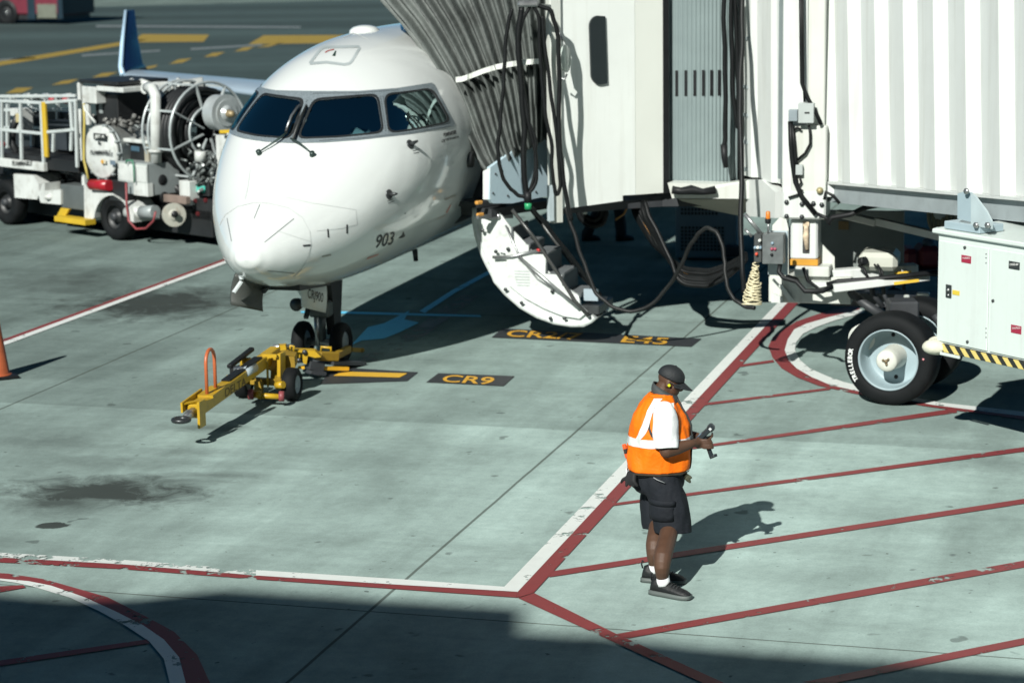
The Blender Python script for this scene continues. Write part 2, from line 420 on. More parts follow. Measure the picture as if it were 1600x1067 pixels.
# ------------------------------------------------------------------ painted markings
def mark(name, pxs, m, z=0.008, sub=None):
    b = MB(); b.sheet([gp(x, y) + V((0, 0, z)) for x, y in pxs]); return struct(name, b, m)
def band(name, outer, inner, m, z=0.008):
    b = MB(); O = [b.bm.verts.new(gp(x, y) + V((0, 0, z))) for x, y in outer]; I = [b.bm.verts.new(gp(x, y) + V((0, 0, z))) for x, y in inner]
    for i in range(len(O) - 1): b.bm.faces.new((O[i], O[i + 1], I[i + 1], I[i]))
    return struct(name, b, m)
mark('white_marking', [(788, 917.6), (809, 925.5), (1245, 458), (1218, 471)], p_white)
mark('red_marking', [(809, 925.8), (809.5, 934.6), (834, 927), (1261, 459), (1245, 458)], p_red)
band('white_marking', [(-60, 861), (0, 864.4), (191, 875.5), (400, 891.6)], [(-60, 867), (0, 871.7), (191, 882.5), (400, 900)], p_white_bad)
band('white_marking', [(400, 891.6), (628, 906), (788, 917.6)], [(400, 900), (631, 915), (809, 925.5)], p_white)
band('red_marking', [(-60, 867.4), (0, 872.1), (191, 882.9), (400, 900.4)], [(-60, 875), (0, 879.5), (191, 890), (400, 906)], p_red_bad)
band('red_marking', [(400, 900.4), (631, 915.4), (808.7, 925.9)], [(400, 906), (631, 922), (809, 934.6)], p_red)
band('red_marking', [(834.5, 927.5), (959.5, 989.6), (1127, 1066), (1260, 1128)], [(810, 935.5), (933, 992), (1096, 1067), (1220, 1126)], p_red)
for a, b_, c, d_ in [((861, 893.5), (1640, 774), (1640, 781.5), (858, 902.5)), ((960, 992), (1640, 869.5), (1640, 880), (981, 998)),
                     ((1253, 1066.8), (1640, 989.5), (1640, 1000), (1305, 1068)), ((962, 786.6), (1640, 694), (1640, 701), (958, 791)),
                     ((1043, 704.5), (1495, 638.5), (1495, 645.5), (1038, 708.5)), ((1097, 631), (1300, 606), (1296, 609.8), (1093, 635.3)),
                     ((1153, 571), (1208, 563), (1210, 566.5), (1150, 575))]:
    if b_[0] == 1640: b_, c = [(q[0] + (p[0] - q[0]) * 2.2, q[1] + (p[1] - q[1]) * 2.2) for q, p in ((a, b_), (d_, c))]   # they run on past the frame
    mark('red_marking', [a, b_, c, d_], p_red, z=0.0075)
ro = [(1330, 478), (1277, 492), (1245, 503), (1227.7, 514), (1207.5, 527.5), (1200.4, 542.6), (1207, 559.5), (1221, 576), (1244.5, 590), (1278, 603), (1302, 608.4), (1330.5, 615), (1442, 635), (1544, 649), (1640, 662)]
rw = [(1345, 484), (1293, 497), (1259, 507), (1241, 515.6), (1231, 531), (1226, 547.7), (1232.7, 564.5), (1244.5, 576.4), (1268, 590), (1295, 601.6), (1310, 605.5), (1335, 611), (1456.5, 633.5), (1547.5, 645), (1640, 656)]
wi = [(1352, 489), (1306, 501), (1275, 512), (1254.7, 522.4), (1243.7, 536), (1242, 547.7), (1249.6, 563), (1265, 576.4), (1292, 588.5), (1319, 598), (1330, 600.5), (1350, 606), (1466, 629.5), (1552, 639), (1640, 649)]
band('red_marking', ro, rw, p_red); band('white_marking', [(x, y) for x, y in rw], wi, p_white, z=0.0085)
ro = [(-70, 893), (12, 897), (70, 906), (112, 918), (168, 934), (224, 962), (272, 988), (308, 1024), (328, 1067), (332, 1110)]
rw = [(-70, 901), (0, 905), (45, 909), (80, 916), (132, 934), (180, 956), (224, 978), (256, 1000), (280, 1028), (290, 1067), (292, 1110)]
wi = [(-70, 904), (0, 908), (20, 911), (40, 914.5), (132, 944), (180, 970), (232, 1002), (256, 1028), (265, 1067), (266, 1110)]
wi = [(-70, 904), (0, 908), (25, 911.5), (50, 917), (110, 935), (155, 956), (195, 978), (233, 1003), (256, 1030), (265, 1067), (266, 1110)]
band('red_marking', ro, rw[:1] + rw[1:2] + rw[3:], p_red); band('white_marking', rw, wi, p_white, z=0.0085)
mark('red_marking', [(-50, 1040), (229, 1000), (234, 1006), (-50, 1049)], p_red)
mark('red_marking', [(-60, 925), (0, 917), (36, 915), (40, 919), (0, 926), (-60, 936)], p_red)
band('red_marking', [(-60, 551), (12, 528.6), (346.5, 406.6), (520, 344)], [(-60, 556), (12, 532.8), (349, 409.3), (522, 346)], p_red)
band('white_marking', [(-60, 556), (12, 532.8), (349, 409.3), (522, 346)], [(-60, 562), (12, 538.5), (352, 412.5), (524, 348.5)], p_white)
mark('black_marking', [(500, 601), (636, 596), (653, 582.5), (520, 574)], p_black)
mark('yellow_marking', [(520, 588.5), (624, 591.3), (637, 584.6), (535, 582)], p_yellow, z=0.012)
mark('black_marking', [(666, 598), (786.5, 604), (804, 588.5), (685, 584)], p_black)
mark('black_marking', [(768, 528), (1080, 542.5), (1096, 530), (785, 514)], p_black)
def ground_text(s, ll, lr, ul):
    o, x, y = gp(*ll), gp(*lr) - gp(*ll), gp(*ul) - gp(*ll)
    vs, fs, wd = text_tris(s, 0.016); b = MB()
    B = [b.bm.verts.new(o + x * (v.x / wd) + y * v.y + V((0, 0, 0.013))) for v in vs]
    for f in fs: b.bm.faces.new([B[i] for i in f])
    return struct('yellow_marking', b, mat('stencil_yellow_paint', (0.60, 0.32, 0.03), 0.6, var=.15, scale=9))
ground_text('CR9', (688, 598), (767, 602.5), (697, 587))
ground_text('CR2/7', (789, 527), (905, 532.5), (797, 517)); ground_text('E45', (969, 536), (1040, 540), (977, 526))
# lead-in line and the blue smear by the nose gear
band('worn_lead_line', [(556, 563), (640, 520), (700, 475), (795, 420)], [(590, 566), (668, 523), (728, 478), (820, 422)], paint('dirty_lead_line', (0.16, 0.165, 0.15), 0.7, 0.48), z=0.006)
mark('blue_smear', [(548, 541), (575, 512), (600, 506), (640, 486), (632, 500), (655, 505), (625, 520), (600, 530), (565, 533)], p_smear, z=0.009)
mark('blue_smear', [(470, 487), (530, 487), (640, 490), (750, 493), (752, 496), (640, 493.5), (530, 490.5), (470, 489.5)], p_smear, z=0.0065)
mark('blue_smear', [(655, 487), (705, 455), (770, 420), (780, 421), (712, 458), (664, 490)], p_smear, z=0.0085)
# far taxiway lines
p_far_yellow = paint('far_yellow_paint', (0.30, 0.205, 0.03), 0.4, 0.62)
p_faded = paint('faded_white_paint', (0.16, 0.18, 0.18), 0.4, 0.6)
for pts in ([(205, 67), (318, 66), (327, 55), (222, 54)], [(388, 70), (520, 68), (540, 55.5), (412, 56)], [(-40, 103), (200, 64.5), (230, 62), (200, 70), (-40, 110)], [(400, 75), (432, 68), (446, 66), (420, 74)],
            [(8, 147), (35, 145.5), (52, 137.5), (26, 138)], [(80, 134), (108, 131), (124, 124), (98, 127)], [(143, 122), (168, 120), (184, 113.5), (160, 115)], [(224, 110), (242, 106), (247, 102), (230, 105)],
            [(264, 101), (286, 98.5), (300, 91.5), (278, 94)], [(318, 90), (338, 88.5), (352, 82), (332, 83.5)], [(366, 81.5), (386, 79.5), (398, 73.5), (380, 75)], [(-60, 158), (-40, 157), (-25, 150), (-45, 151)]):
    mark('yellow_marking', pts, p_far_yellow)
for pts in ([(128, 89), (250, 81), (250, 78.5), (128, 86)], [(298, 79), (410, 72), (410, 69.5), (298, 76)], [(-20, 97), (55, 92), (55, 90), (-20, 94.5)], [(150, 43), (470, 44.5), (470, 42), (150, 40)]):
    mark('white_marking', pts, p_faded)
# ------------------------------------------------------------------ terminal behind the viewer: its roof edge throws the shadow across the foreground
prof = [(-420, 905), (-60, 922), (0, 926), (120, 936), (224, 934), (352, 920), (400, 922), (619, 937), (819, 949.4), (790, 985), (900, 993), (944, 994), (1180, 1018), (1600, 1047), (2100, 1085)]
yw = -2.5; top = []
for x, y in prof:
    q = gp(x, y); k = (q.y - yw) / -TO_SUN.y
    top.append(q + TO_SUN * k)
tb = MB(); tb.poly([V((top[0].x - 30, yw, top[0].z)), *top, V((top[-1].x + 30, yw, top[-1].z)), V((top[-1].x + 30, yw, 0)), V((top[0].x - 30, yw, 0))], (0, -14, 0))
single('terminal_building', tb, mat('terminal_cladding', (0.018, 0.03, 0.036), 0.35), 'grey airport terminal whose roofline shades the near apron', 'building')
# ------------------------------------------------------------------ the airliner
N0 = gp(504, 566)                             # under the nose gear
def A3(s, l, z): return N0 + U * s + W * l + V((0, 0, z))
ST = [(-2.14, 1.50, 1.50, 0.0, 1.50), (-2.12, 1.574, 1.445, .086, 1.50), (-2.05, 1.678, 1.368, .20, 1.51), (-1.9, 1.818, 1.264, .35, 1.53), (-1.65, 1.985, 1.165, .545, 1.58), (-1.3, 2.19, 1.08, .77, 1.68),
      (-.9, 2.45, 1.005, .98, 1.82), (-.55, 2.70, .965, 1.12, 1.95), (-.2, 2.98, .945, 1.225, 2.06), (.2, 3.23, .935, 1.30, 2.17), (.7, 3.45, .93, 1.345, 2.25), (1.3, 3.585, .93, 1.36, 2.29),
      (2.2, 3.65, .93, 1.36, 2.29), (4, 3.66, .93, 1.36, 2.29)]
def lerp_tab(x, xs, ys):
    if x <= xs[0]: return ys[0]
    for a, b, c, d in zip(xs, xs[1:], ys, ys[1:]):
        if x <= b: return c + (d - c) * (x - a) / (b - a)
    return ys[-1]
_xs = [r[0] for r in ST]
_sc = [lerp_tab(x, [-2.14, -1.3, -.5, .2, 1.3, 4], [.90, .90, .92, .945, .965, .98]) for x in _xs]
ST = [(r[0], r[1], r[2], r[3] * k, r[4]) for r, k in zip(ST, _sc)]
def hermite(s, c):
    n = len(ST); i = 0
    while i < n - 2 and s > _xs[i + 1]: i += 1
    def dv(j):
        if j == 0: return (ST[1][c] - ST[0][c]) / (_xs[1] - _xs[0])
        if j == n - 1: return (ST[-1][c] - ST[-2][c]) / (_xs[-1] - _xs[-2])
        h0, h1 = _xs[j] - _xs[j - 1], _xs[j + 1] - _xs[j]
        return ((ST[j][c] - ST[j - 1][c]) / h0 * h1 + (ST[j + 1][c] - ST[j][c]) / h1 * h0) / (h0 + h1)
    h = _xs[i + 1] - _xs[i]; t = (s - _xs[i]) / h
    return (2 * t**3 - 3 * t * t + 1) * ST[i][c] + (t**3 - 2 * t * t + t) * h * dv(i) + (-2 * t**3 + 3 * t * t) * ST[i + 1][c] + (t**3 - t * t) * h * dv(i + 1)
def fring(s, n=96):
    if s <= 4: top, bot, hw, zc = (hermite(s, c) for c in (1, 2, 3, 4))
    else:
        k = max(0, (s - 18) / 13.5); top, bot, hw, zc = 3.66 - .15 * k, .93 + 1.9 * k**1.4, 1.333 * (1 - .85 * k**1.5), 2.29 + .9 * k**1.4
    return [A3(s, hw * cos(2 * pi * k / n), zc + ((top - zc) if sin(2 * pi * k / n) > 0 else (zc - bot)) * sin(2 * pi * k / n)) for k in range(n)]
plane = thing('airliner', A3(0, 0, 0), 'white twin jet parked nose towards the viewer on the concrete apron', 'airliner')
fu = MB()
ss = [-2.14 + 0.0005] + [-2.14 + 0.34 * (k / 14) ** 2 for k in range(1, 15)] + [-1.8 + 5.8 * k / 64 for k in range(1, 65)] + [5 + k for k in range(0, 13)] + [18 + 13 * k / 12 for k in range(1, 13)]
fu.loft([fring(s) for s in ss])
bm0 = fu.bm.copy(); BV = BVHTree.FromBMesh(bm0)
SKIN = fu
jet_white = mat('jet_white_paint', (0.62, 0.645, 0.63), 0.20, var=0.02, scale=0.9, coat=0.6, dirt=0.05, dirtcol=(0.5, 0.48, 0.4), dscale=2.2)
def fhit(px, py, off):
    d = ray(px, py).normalized(); h = BV.ray_cast(EYE, d)
    if h[0] is None: return None
    n = h[1]
    return h[0] + (n if n.dot(d) < 0 else -n) * off
def rounded(poly, r):
    out = []; n = len(poly)
    for i in range(n):
        p, a, b = V(poly[i]), V(poly[i - 1]), V(poly[(i + 1) % n])
        ra = min(r, (a - p).length * .45); rb = min(r, (b - p).length * .45)
        s, e = p + (a - p).normalized() * ra, p + (b - p).normalized() * rb
        for k in range(5):
            t = k / 4; out.append(s * (1 - t) ** 2 + p * 2 * t * (1 - t) + e * t * t)
    return out
def dense(poly, st):
    out = []
    for a, b in zip(poly, poly[1:] + poly[:1]):
        a, b = V(a), V(b); m = max(1, int((b - a).length / st))
        out += [a + (b - a) * k / m for k in range(m)]
    return out
def inside(p, poly):
    c = False; n = len(poly)
    for i in range(n):
        a, b = poly[i - 1], poly[i]
        if (a[1] > p[1]) != (b[1] > p[1]) and p[0] < (b[0] - a[0]) * (p[1] - a[1]) / (b[1] - a[1]) + a[0]: c = not c
    return c
MIR = Matrix.Identity(4)
def mirror(p):
    q = p - N0; return N0 + q - W * (2 * q.dot(W))
def fpatch(poly, off, st=5.0, mirrored=False, holes=()):
    """a panel on the skin of the fuselage bounded by a photo polygon, wrapped on the real surface"""
    bd = dense([V(p) for p in poly], st); pts = list(bd); nb = len(bd)
    hb = [dense([V(p) for p in h], st) for h in holes]
    xs = [p.x for p in bd]; ys = [p.y for p in bd]
    y = min(ys) + st * .6
    while y < max(ys):
        x = min(xs) + st * .5
        while x < max(xs):
            if inside((x, y), bd) and min((V((x, y)) - q).length for q in bd + [q for h in hb for q in h]) > st * .45 and not any(inside((x, y), h) for h in hb): pts.append(V((x, y)))
            x += st
        y += st
    edges = [(i, (i + 1) % nb) for i in range(nb)]
    for h in hb: b0 = len(pts); pts += h; edges += [(b0 + i, b0 + (i + 1) % len(h)) for i in range(len(h))]
    vs, es, fs, _, _, _ = delaunay_2d_cdt(pts, edges, [], 0, 1e-4)
    fs = [f for f in fs if (lambda c: inside(c, bd) and not any(inside(c, h) for h in hb))(sum((vs[i] for i in f), V((0, 0))) / len(f))]
    mb = MB(); B = []
    for p in vs:
        h = fhit(p.x, p.y, off)
        if h is not None and mirrored: h = mirror(h)
        B.append(mb.bm.verts.new(h) if h is not None else None)
    for f in fs:
        q = [B[i] for i in f]
        if None in q: continue
        try: mb.bm.faces.new(q if not mirrored else q[::-1]).smooth = True
        except ValueError: pass
    bmesh.ops.recalc_face_normals(mb.bm, faces=mb.bm.faces)
    return mb
def fstrip(path, wpx, off): # thin painted / panel line on the skin
    mb = MB(); P = dense([V(p) for p in path] , 4)[: None]
    # open path
    out = []
    for a, b in zip(path, path[1:]):
        a, b = V(a), V(b); m = max(1, int((b - a).length / 4)); out += [a + (b - a) * k / m for k in range(m)]
    out.append(V(path[-1])); prev = None
    for i, p in enumerate(out):
        t = (out[min(i + 1, len(out) - 1)] - out[max(i - 1, 0)]).normalized(); n = V((-t.y, t.x)) * wpx / 2
        h1, h2 = fhit(*(p + n), off), fhit(*(p - n), off)
        if h1 is None or h2 is None: prev = None; continue
        cur = (mb.bm.verts.new(h1), mb.bm.verts.new(h2))
        if prev: mb.bm.faces.new((prev[0], prev[1], cur[1], cur[0])).smooth = True
        prev = cur
    return mb
frame_m = mat('window_frame_alloy', (0.22, 0.26, 0.28), 0.38, 0.3, var=0.30, scale=70)
glass_m = bpy.data.materials.new('cockpit_glass'); glass_m.use_nodes = True; t = glass_m.node_tree; N, L = t.nodes, t.links; N.remove(N['Principled BSDF'])
_tr, _gl, _mx, _fr = N.new('ShaderNodeBsdfTransparent'), N.new('ShaderNodeBsdfGlossy'), N.new('ShaderNodeMixShader'), N.new('ShaderNodeFresnel')
_tr.inputs[0].default_value = (0.36, 0.54, 0.58, 1); _gl.inputs['Roughness'].default_value = 0.03; _gl.inputs[0].default_value = (0.34, 0.46, 0.46, 1); _fr.inputs[0].default_value = 1.5
L.new(_fr.outputs[0], _mx.inputs[0]); L.new(_tr.outputs[0], _mx.inputs[1]); L.new(_gl.outputs[0], _mx.inputs[2]); L.new(_mx.outputs[0], N['Material Output'].inputs[0])
seal_m = mat('black_seal', (0.015, 0.017, 0.018), 0.5)
FR = [(484, 143), (560, 143), (620, 138.5), (674, 130), (679, 133), (710, 193), (708, 198), (640, 210), (560, 219.5), (505, 223.5), (455, 224.5)]
W1 = rounded([(492, 158), (588, 150), (597, 206), (530, 213.5), (467, 216)], 12)
W2 = rounded([(602, 150), (640, 145.5), (673, 140.5), (701, 190), (640, 202.5), (608, 207)], 12)
S1 = rounded([(489, 155), (591, 147), (600, 208.5), (530, 216), (463, 218.5)], 13)
S2 = rounded([(599, 147.5), (640, 143), (675, 137.5), (705, 191.5), (640, 205), (605, 209.5)], 13)
for mir in (False, True):
    fr = obj('window_frame', fpatch(FR, .006, 4.5, mir, (W1, W2)), frame_m, plane)
    for q, sq in ((W1, S1), (W2, S2)):
        wn_ = obj('cockpit_window', fpatch(q, .005, 4.5, mir), glass_m, plane)
        obj('window_seal', fpatch(sq, .012, 3.5, mir, (q,)), seal_m, wn_)
# open the skin behind the panes and furnish the flight deck
def to_px(p):
    q = p - EYE; w_ = q.dot(FW); return (800 + F * q.dot(RT) / w_, 533.5 - F * q.dot(UP) / w_)
inner = [(479, 150), (560, 149), (620, 144.5), (671, 137), (703, 192), (640, 204.5), (560, 213), (505, 217.5), (461, 218.5)]
dead = []
for f_ in SKIN.bm.faces:
    c_ = f_.calc_center_median(); s_c = (c_ - N0).dot(U)
    if -1.2 < s_c < 2.2 and c_.z > 2.2:
        l_c = (c_ - N0).dot(W)
        if all(inside(to_px(v.co if l_c >= 0 else mirror(v.co)), inner) for v in f_.verts): dead.append(f_)
bmesh.ops.delete(SKIN.bm, geom=dead, context='FACES')
obj('fuselage', SKIN, jet_white, plane)
cock = mat('flight_deck_grey', (0.10, 0.125, 0.13), .7, var=.2)
def skin_l(s, z):
    top, bot, hw, zc = (hermite(s, c) for c in (1, 2, 3, 4)); t = (z - zc) / ((top - zc) if z > zc else (zc - bot)); return hw * math.sqrt(max(0, 1 - t * t))
m = MB(); gs_ = [(s, max(.08, skin_l(s, z) - .11), z) for s, z in ((-.98, 2.18), (-.75, 2.34), (-.5, 2.46), (-.3, 2.53), (-.1, 2.57), (.02, 2.57), (.03, 2.40))]
m.loft([[A3(s + (.14 * (l / hw) ** 2 if s > -.2 else 0), l, z - .05 * abs(l / hw) ** 3) for l in [-hw + 2 * hw * k / 12 for k in range(13)]] for s, hw, z in gs_], closed_ring=False, caps=False); gsd = obj('glareshield', m, cock, plane)
m = MB(); m.tube([A3(-.05 + .14 * (l / .84) ** 2, l, 2.59 - .05 * abs(l / .84) ** 3) for l in [-.84 + 1.68 * k / 16 for k in range(17)]], .010); obj('glareshield_trim', m, mat('trim_pale', (0.18, 0.25, 0.27), .5), gsd)
m = MB(); m.poly([A3(1.35, 1.28 * cos(a) * .96, 2.29 + 1.3 * sin(a)) for a in [2 * pi * k / 28 for k in range(28)]], U * .03); obj('flight_deck_bulkhead', m, cock, plane)
m = MB(); m.poly([A3(-.2, -1.1, 1.75), A3(-.2, 1.1, 1.75), A3(1.35, 1.2, 1.75), A3(1.35, -1.2, 1.75)], V((0, 0, .03))); obj('flight_deck_floor', m, cock, plane)
m = MB(); m.bar(A3(.1, 0, 1.8), A3(.9, 0, 2.05), .45, .25, .03); obj('console', m, cock, plane)
m = MB(); m.bar(A3(.25, 0, 3.02), A3(.95, 0, 3.26), .5, .06, .01); obj('overhead_panel', m, cock, plane)
for l in (-.53, .53):
    m = MB(); m.bar(A3(.62, l, 2.1), A3(.74, l, 2.78), .46, .12, .05, up=U); m.bar(A3(.74, l, 2.80), A3(.77, l, 2.98), .26, .10, .04, up=U); m.bar(A3(.2, l, 2.08), A3(.66, l, 2.08), .48, .12, .05); obj('pilot_seat', m, mat('seat_cover', (0.10, 0.115, 0.115), .8, var=.2, bump=.4, bscale=40), plane)
m = MB(); m.loft([[A3(s, skin_l(s, z) - .07, z) for s in (.62, .68, .74, .80)] for z in (2.58, 2.72, 2.86, 3.0)], closed_ring=False, caps=False); obj('sun_blind', m, mat('blind_cream', (0.42, 0.44, 0.40), .6), plane)
# rivets along the window frame
rv = MB()
riv = []
for a, b, n in (((500, 221), (560, 217), 22), ((560, 217), (640, 207.5), 30), ((640, 207.5), (700, 196), 22), ((560, 146), (620, 141.5), 22), ((490, 147), (560, 146.2), 26), ((594, 152), (602, 205), 20), ((598, 152), (606, 205), 20), ((480, 158), (460, 212), 20)):
    for k in range(n + 1): riv.append((a[0] + (b[0] - a[0]) * k / n, a[1] + (b[1] - a[1]) * k / n))
for x, y in riv:
    h = fhit(x, y, .008)
    if h is not None: rv.ell(h, (.008, .008, .008), n=6)
tag(obj('rivet', rv, mat('rivet_dark', (0.12, 0.14, 0.15), 0.4, 0.5), plane), kind='stuff')
dark_m = mat('dark_marking', (0.02, 0.022, 0.024), 0.45)
line_m = mat('panel_gap', (0.48, 0.50, 0.49), 0.5)
grey_m = mat('grey_panel_line', (0.34, 0.38, 0.38), 0.4)
# escape hatch outline on the crown
hatch = [(484, 100), (500, 79), (506, 74.5), (560, 73.5), (562, 76), (550, 96), (546, 100), (538, 101.5), (510, 98)]
obj('escape_hatch_outline', fstrip(hatch + hatch[:1], 4.2, .004), grey_m, plane)
obj('warning_marking', fpatch([(519, 88), (524, 80), (525.5, 80), (524, 88.5)], .004, 2), mat('green_black', (0.01, 0.03, 0.02), 0.5), plane)
obj('warning_marking', fstrip([(508, 83), (513, 80), (522, 78)], 1.6, .004), mat('red_marking_paint', (0.30, 0.05, 0.04), 0.5), plane)
# radome seam, lightning strips, service panels
seam = [(343, 352), (352, 336), (371, 323), (395, 317.5), (420, 318), (450, 325), (472, 340), (484, 362), (486, 382), (480, 405), (470, 422), (458, 433)]
obj('radome_seam', fstrip(seam, 1.0, .004), line_m, plane)
for pth in ([(355, 341), (362, 377)], [(406, 320), (397, 342)], [(459, 342), (413, 379)], [(418, 423), (460, 427)]):
    obj('lightning_strip', fstrip(pth, 1.0, .004), mat('strip_grey', (0.22, 0.24, 0.24), 0.4, 0.3), plane)
for pth in ([(512, 358), (513, 371)], [(542, 351), (542, 365)]): obj('drain_mark', fstrip(pth, 2.4, .004), dark_m, plane)
obj('radome_latch', fstrip([(473, 384), (485, 383)], 2.5, .006), dark_m, plane)
for pth in ([(495, 361), (535, 357), (558, 351), (556, 328)], [(444, 308), (490, 318), (556, 328)], [(383, 312), (388, 290), (391, 265)], [(536, 60), (552, 52), (575, 62)], [(430, 360), (486, 378)]):
    obj('panel_line', fstrip(pth, .8, .003), line_m, plane)
# registration digits and stencils
def ftext(s, ll, lr, ul, m, name, bold=0.02, shear=0.0):
    vs, fs, wd = text_tris(s, bold, shear); o, x, y = V(ll), V(lr) - V(ll), V(ul) - V(ll); mb = MB(); B = []
    for v in vs:
        q = o + x * (v.x / wd) + y * v.y; h = fhit(q.x, q.y, .005); B.append(mb.bm.verts.new(h) if h is not None else None)
    for f in fs:
        q = [B[i] for i in f]
        if None not in q: mb.bm.faces.new(q)
    return obj(name, mb, m, plane)
ftext('903', (586, 388), (614, 381.5), (589, 367.5), dark_m, 'number_marking', 0.012, 0.12)
ftext('BOMBARDIER', (693, 214.5), (713, 209.5), (692.5, 208.5), dark_m, 'stencil_marking', 0.05)
ftext('CRJ900 NextGen', (689.5, 224.5), (716, 217), (689.5, 219), dark_m, 'stencil_marking', 0.03)
rs = mat('red_stencil', (0.42, 0.20, 0.17), 0.5)
for poly in ([(572, 406), (590, 399), (592, 396), (574, 402)],): obj('stencil_marking', fpatch(poly, .004, 3), rs, plane)
obj('stencil_marking', fstrip([(697, 333), (704, 320)], 2, .004), rs, plane)
obj('stencil_marking', fstrip([(695, 312), (712, 305)], 3, .004), mat('faint_stencil', (0.28, 0.27, 0.24), 0.5), plane)
obj('stencil_marking', fstrip([(682, 343), (697, 336)], 2.5, .004), mat('faint_stencil', (0.28, 0.27, 0.24), 0.5), plane)
obj('stencil_marking', fstrip([(503, 401), (517, 398)], 2.5, .004), mat('faint_stencil', (0.28, 0.27, 0.24), 0.5), plane)
for ll in (((645, 236), (656, 233)), ((606, 318), (616, 314)), ((646, 240), (654, 238)), ((605, 314.5), (614, 311))): obj('stencil_marking', fstrip(ll, 1.1, .004), mat('dark_marking2', (0.1, 0.11, 0.11), 0.5), plane)
obj('stencil_marking', fpatch([(622, 372), (628, 367), (630, 361), (633, 369), (628, 372)], .004, 3), dark_m, plane)
# probes, vane, wipers, beacon, antenna, hatch window
metal = mat('worn_steel', (0.34, 0.35, 0.35), 0.35, 0.8, var=0.15, scale=14)
dkmetal = mat('dark_steel', (0.055, 0.06, 0.062), 0.4, 0.6, var=0.2, scale=14)
def probe(px, py, tip, r=.012):
    a = fhit(px, py, 0); b = fhit(px, py, .11); m = MB(); m.tube([a, b], [.03, .014]); q = b + (tip - b).normalized() * .13 if tip else b - U * .16
    m.tube([a + (b - a) * .6, b, q], [.016, r, .004]); m.lathe(a, (b - a), [(-.01, .055), (.006, .055), (.012, .045), (.014, 0)])
    return obj('pitot_probe', m, dkmetal, plane)
probe(641, 226, None); probe(608, 304, None)
def on(px, py, off): return fhit(px, py, off)
for side, pth, blade in ((1, [(456, 222), (468, 228.5), (478, 236), (488, 243.5)], [(459, 224), (471, 190), (481, 170)]), (-1, [(449, 214), (438, 222.5), (423, 232), (406, 241)], [(449, 212), (458, 188), (467, 171)])):
    m = MB(); m.tube([on(x, y, o) for (x, y), o in zip(pth, (.05, .05, .045, .03))], [.012, .012, .01, .008]); q = on(*pth[-1], 0); m.lathe(q, on(*pth[-1], .1) - q, [(0, .03), (.05, .028), (.055, 0)])
    wp = obj('wiper', m, mat('wiper_green_black', (0.03, 0.05, 0.045), 0.4, 0.3), plane)
    m = MB(); m.tube([on(x, y, .055) for x, y in blade], [.016, .016, .010]); m.tube([on(x, y, .035) for x, y in blade], [.011] * 3); obj('wiper_blade', m, mat('wiper_black', (0.018, 0.02, 0.02), 0.5), wp)
m = MB(); m.tube([on(449 + 2, 209, .075), on(459, 190, .085), on(470, 170, .06)], [.012, .014, .008]); obj('wiper_arm', m, metal, plane)
m = MB(); m.lathe(A3(2.05, -.12, 3.635), (0, 0, 1), [(-.05, .19), (.01, .18), (.045, .14), (.065, .07), (.07, 0)]); obj('antenna_dome', m, jet_white, plane)
m = MB(); m.poly([A3(3.2, .0, 3.65), A3(3.35, .0, 3.65), A3(3.35, .0, 3.84), A3(3.29, .0, 3.84)], W * .012); obj('antenna_blade', m, jet_white, plane)
m = MB(); m.poly([A3(2.2, 1.325, 2.05), A3(2.55, 1.325, 2.05), A3(2.55, 1.325, 3.2), A3(2.2, 1.325, 3.2)], W * .06); 
p0 = fhit(733, 250, 0)
if p0 is not None:
    m = MB(); m.lathe(p0, W, [(-.02, .09), (.04, .09), (.05, .07), (.05, 0)]); obj('air_inlet', m, seal_m, plane)
# door opening (dark) behind the hood
DS0, DS1 = 2.12, 2.95
m = MB(); ring = []
for k in range(15):
    z = 1.32 + (3.25 - 1.32) * k / 14
    ring.append(z)
def side_l(s, z):
    top, bot, hw, zc = (hermite(s, c) for c in (1, 2, 3, 4)); t = (z - zc) / ((top - zc) if z > zc else (zc - bot)); return hw * math.sqrt(max(0, 1 - t * t))
m.loft([[A3(DS0, side_l(DS0, z) + .008, z), A3(DS1, side_l(DS1, z) + .008, z)] for z in ring], closed_ring=False, caps=False)
obj('doorway', m, mat('dark_interior', (0.02, 0.02, 0.02), 0.8), plane)
m = MB(); q = fhit(737, 300, .0)
m.tube([A3(2.5, .3, .94), A3(2.53, .3, .80)], [.035, .03]); obj('drain_mast', m, dkmetal, plane)
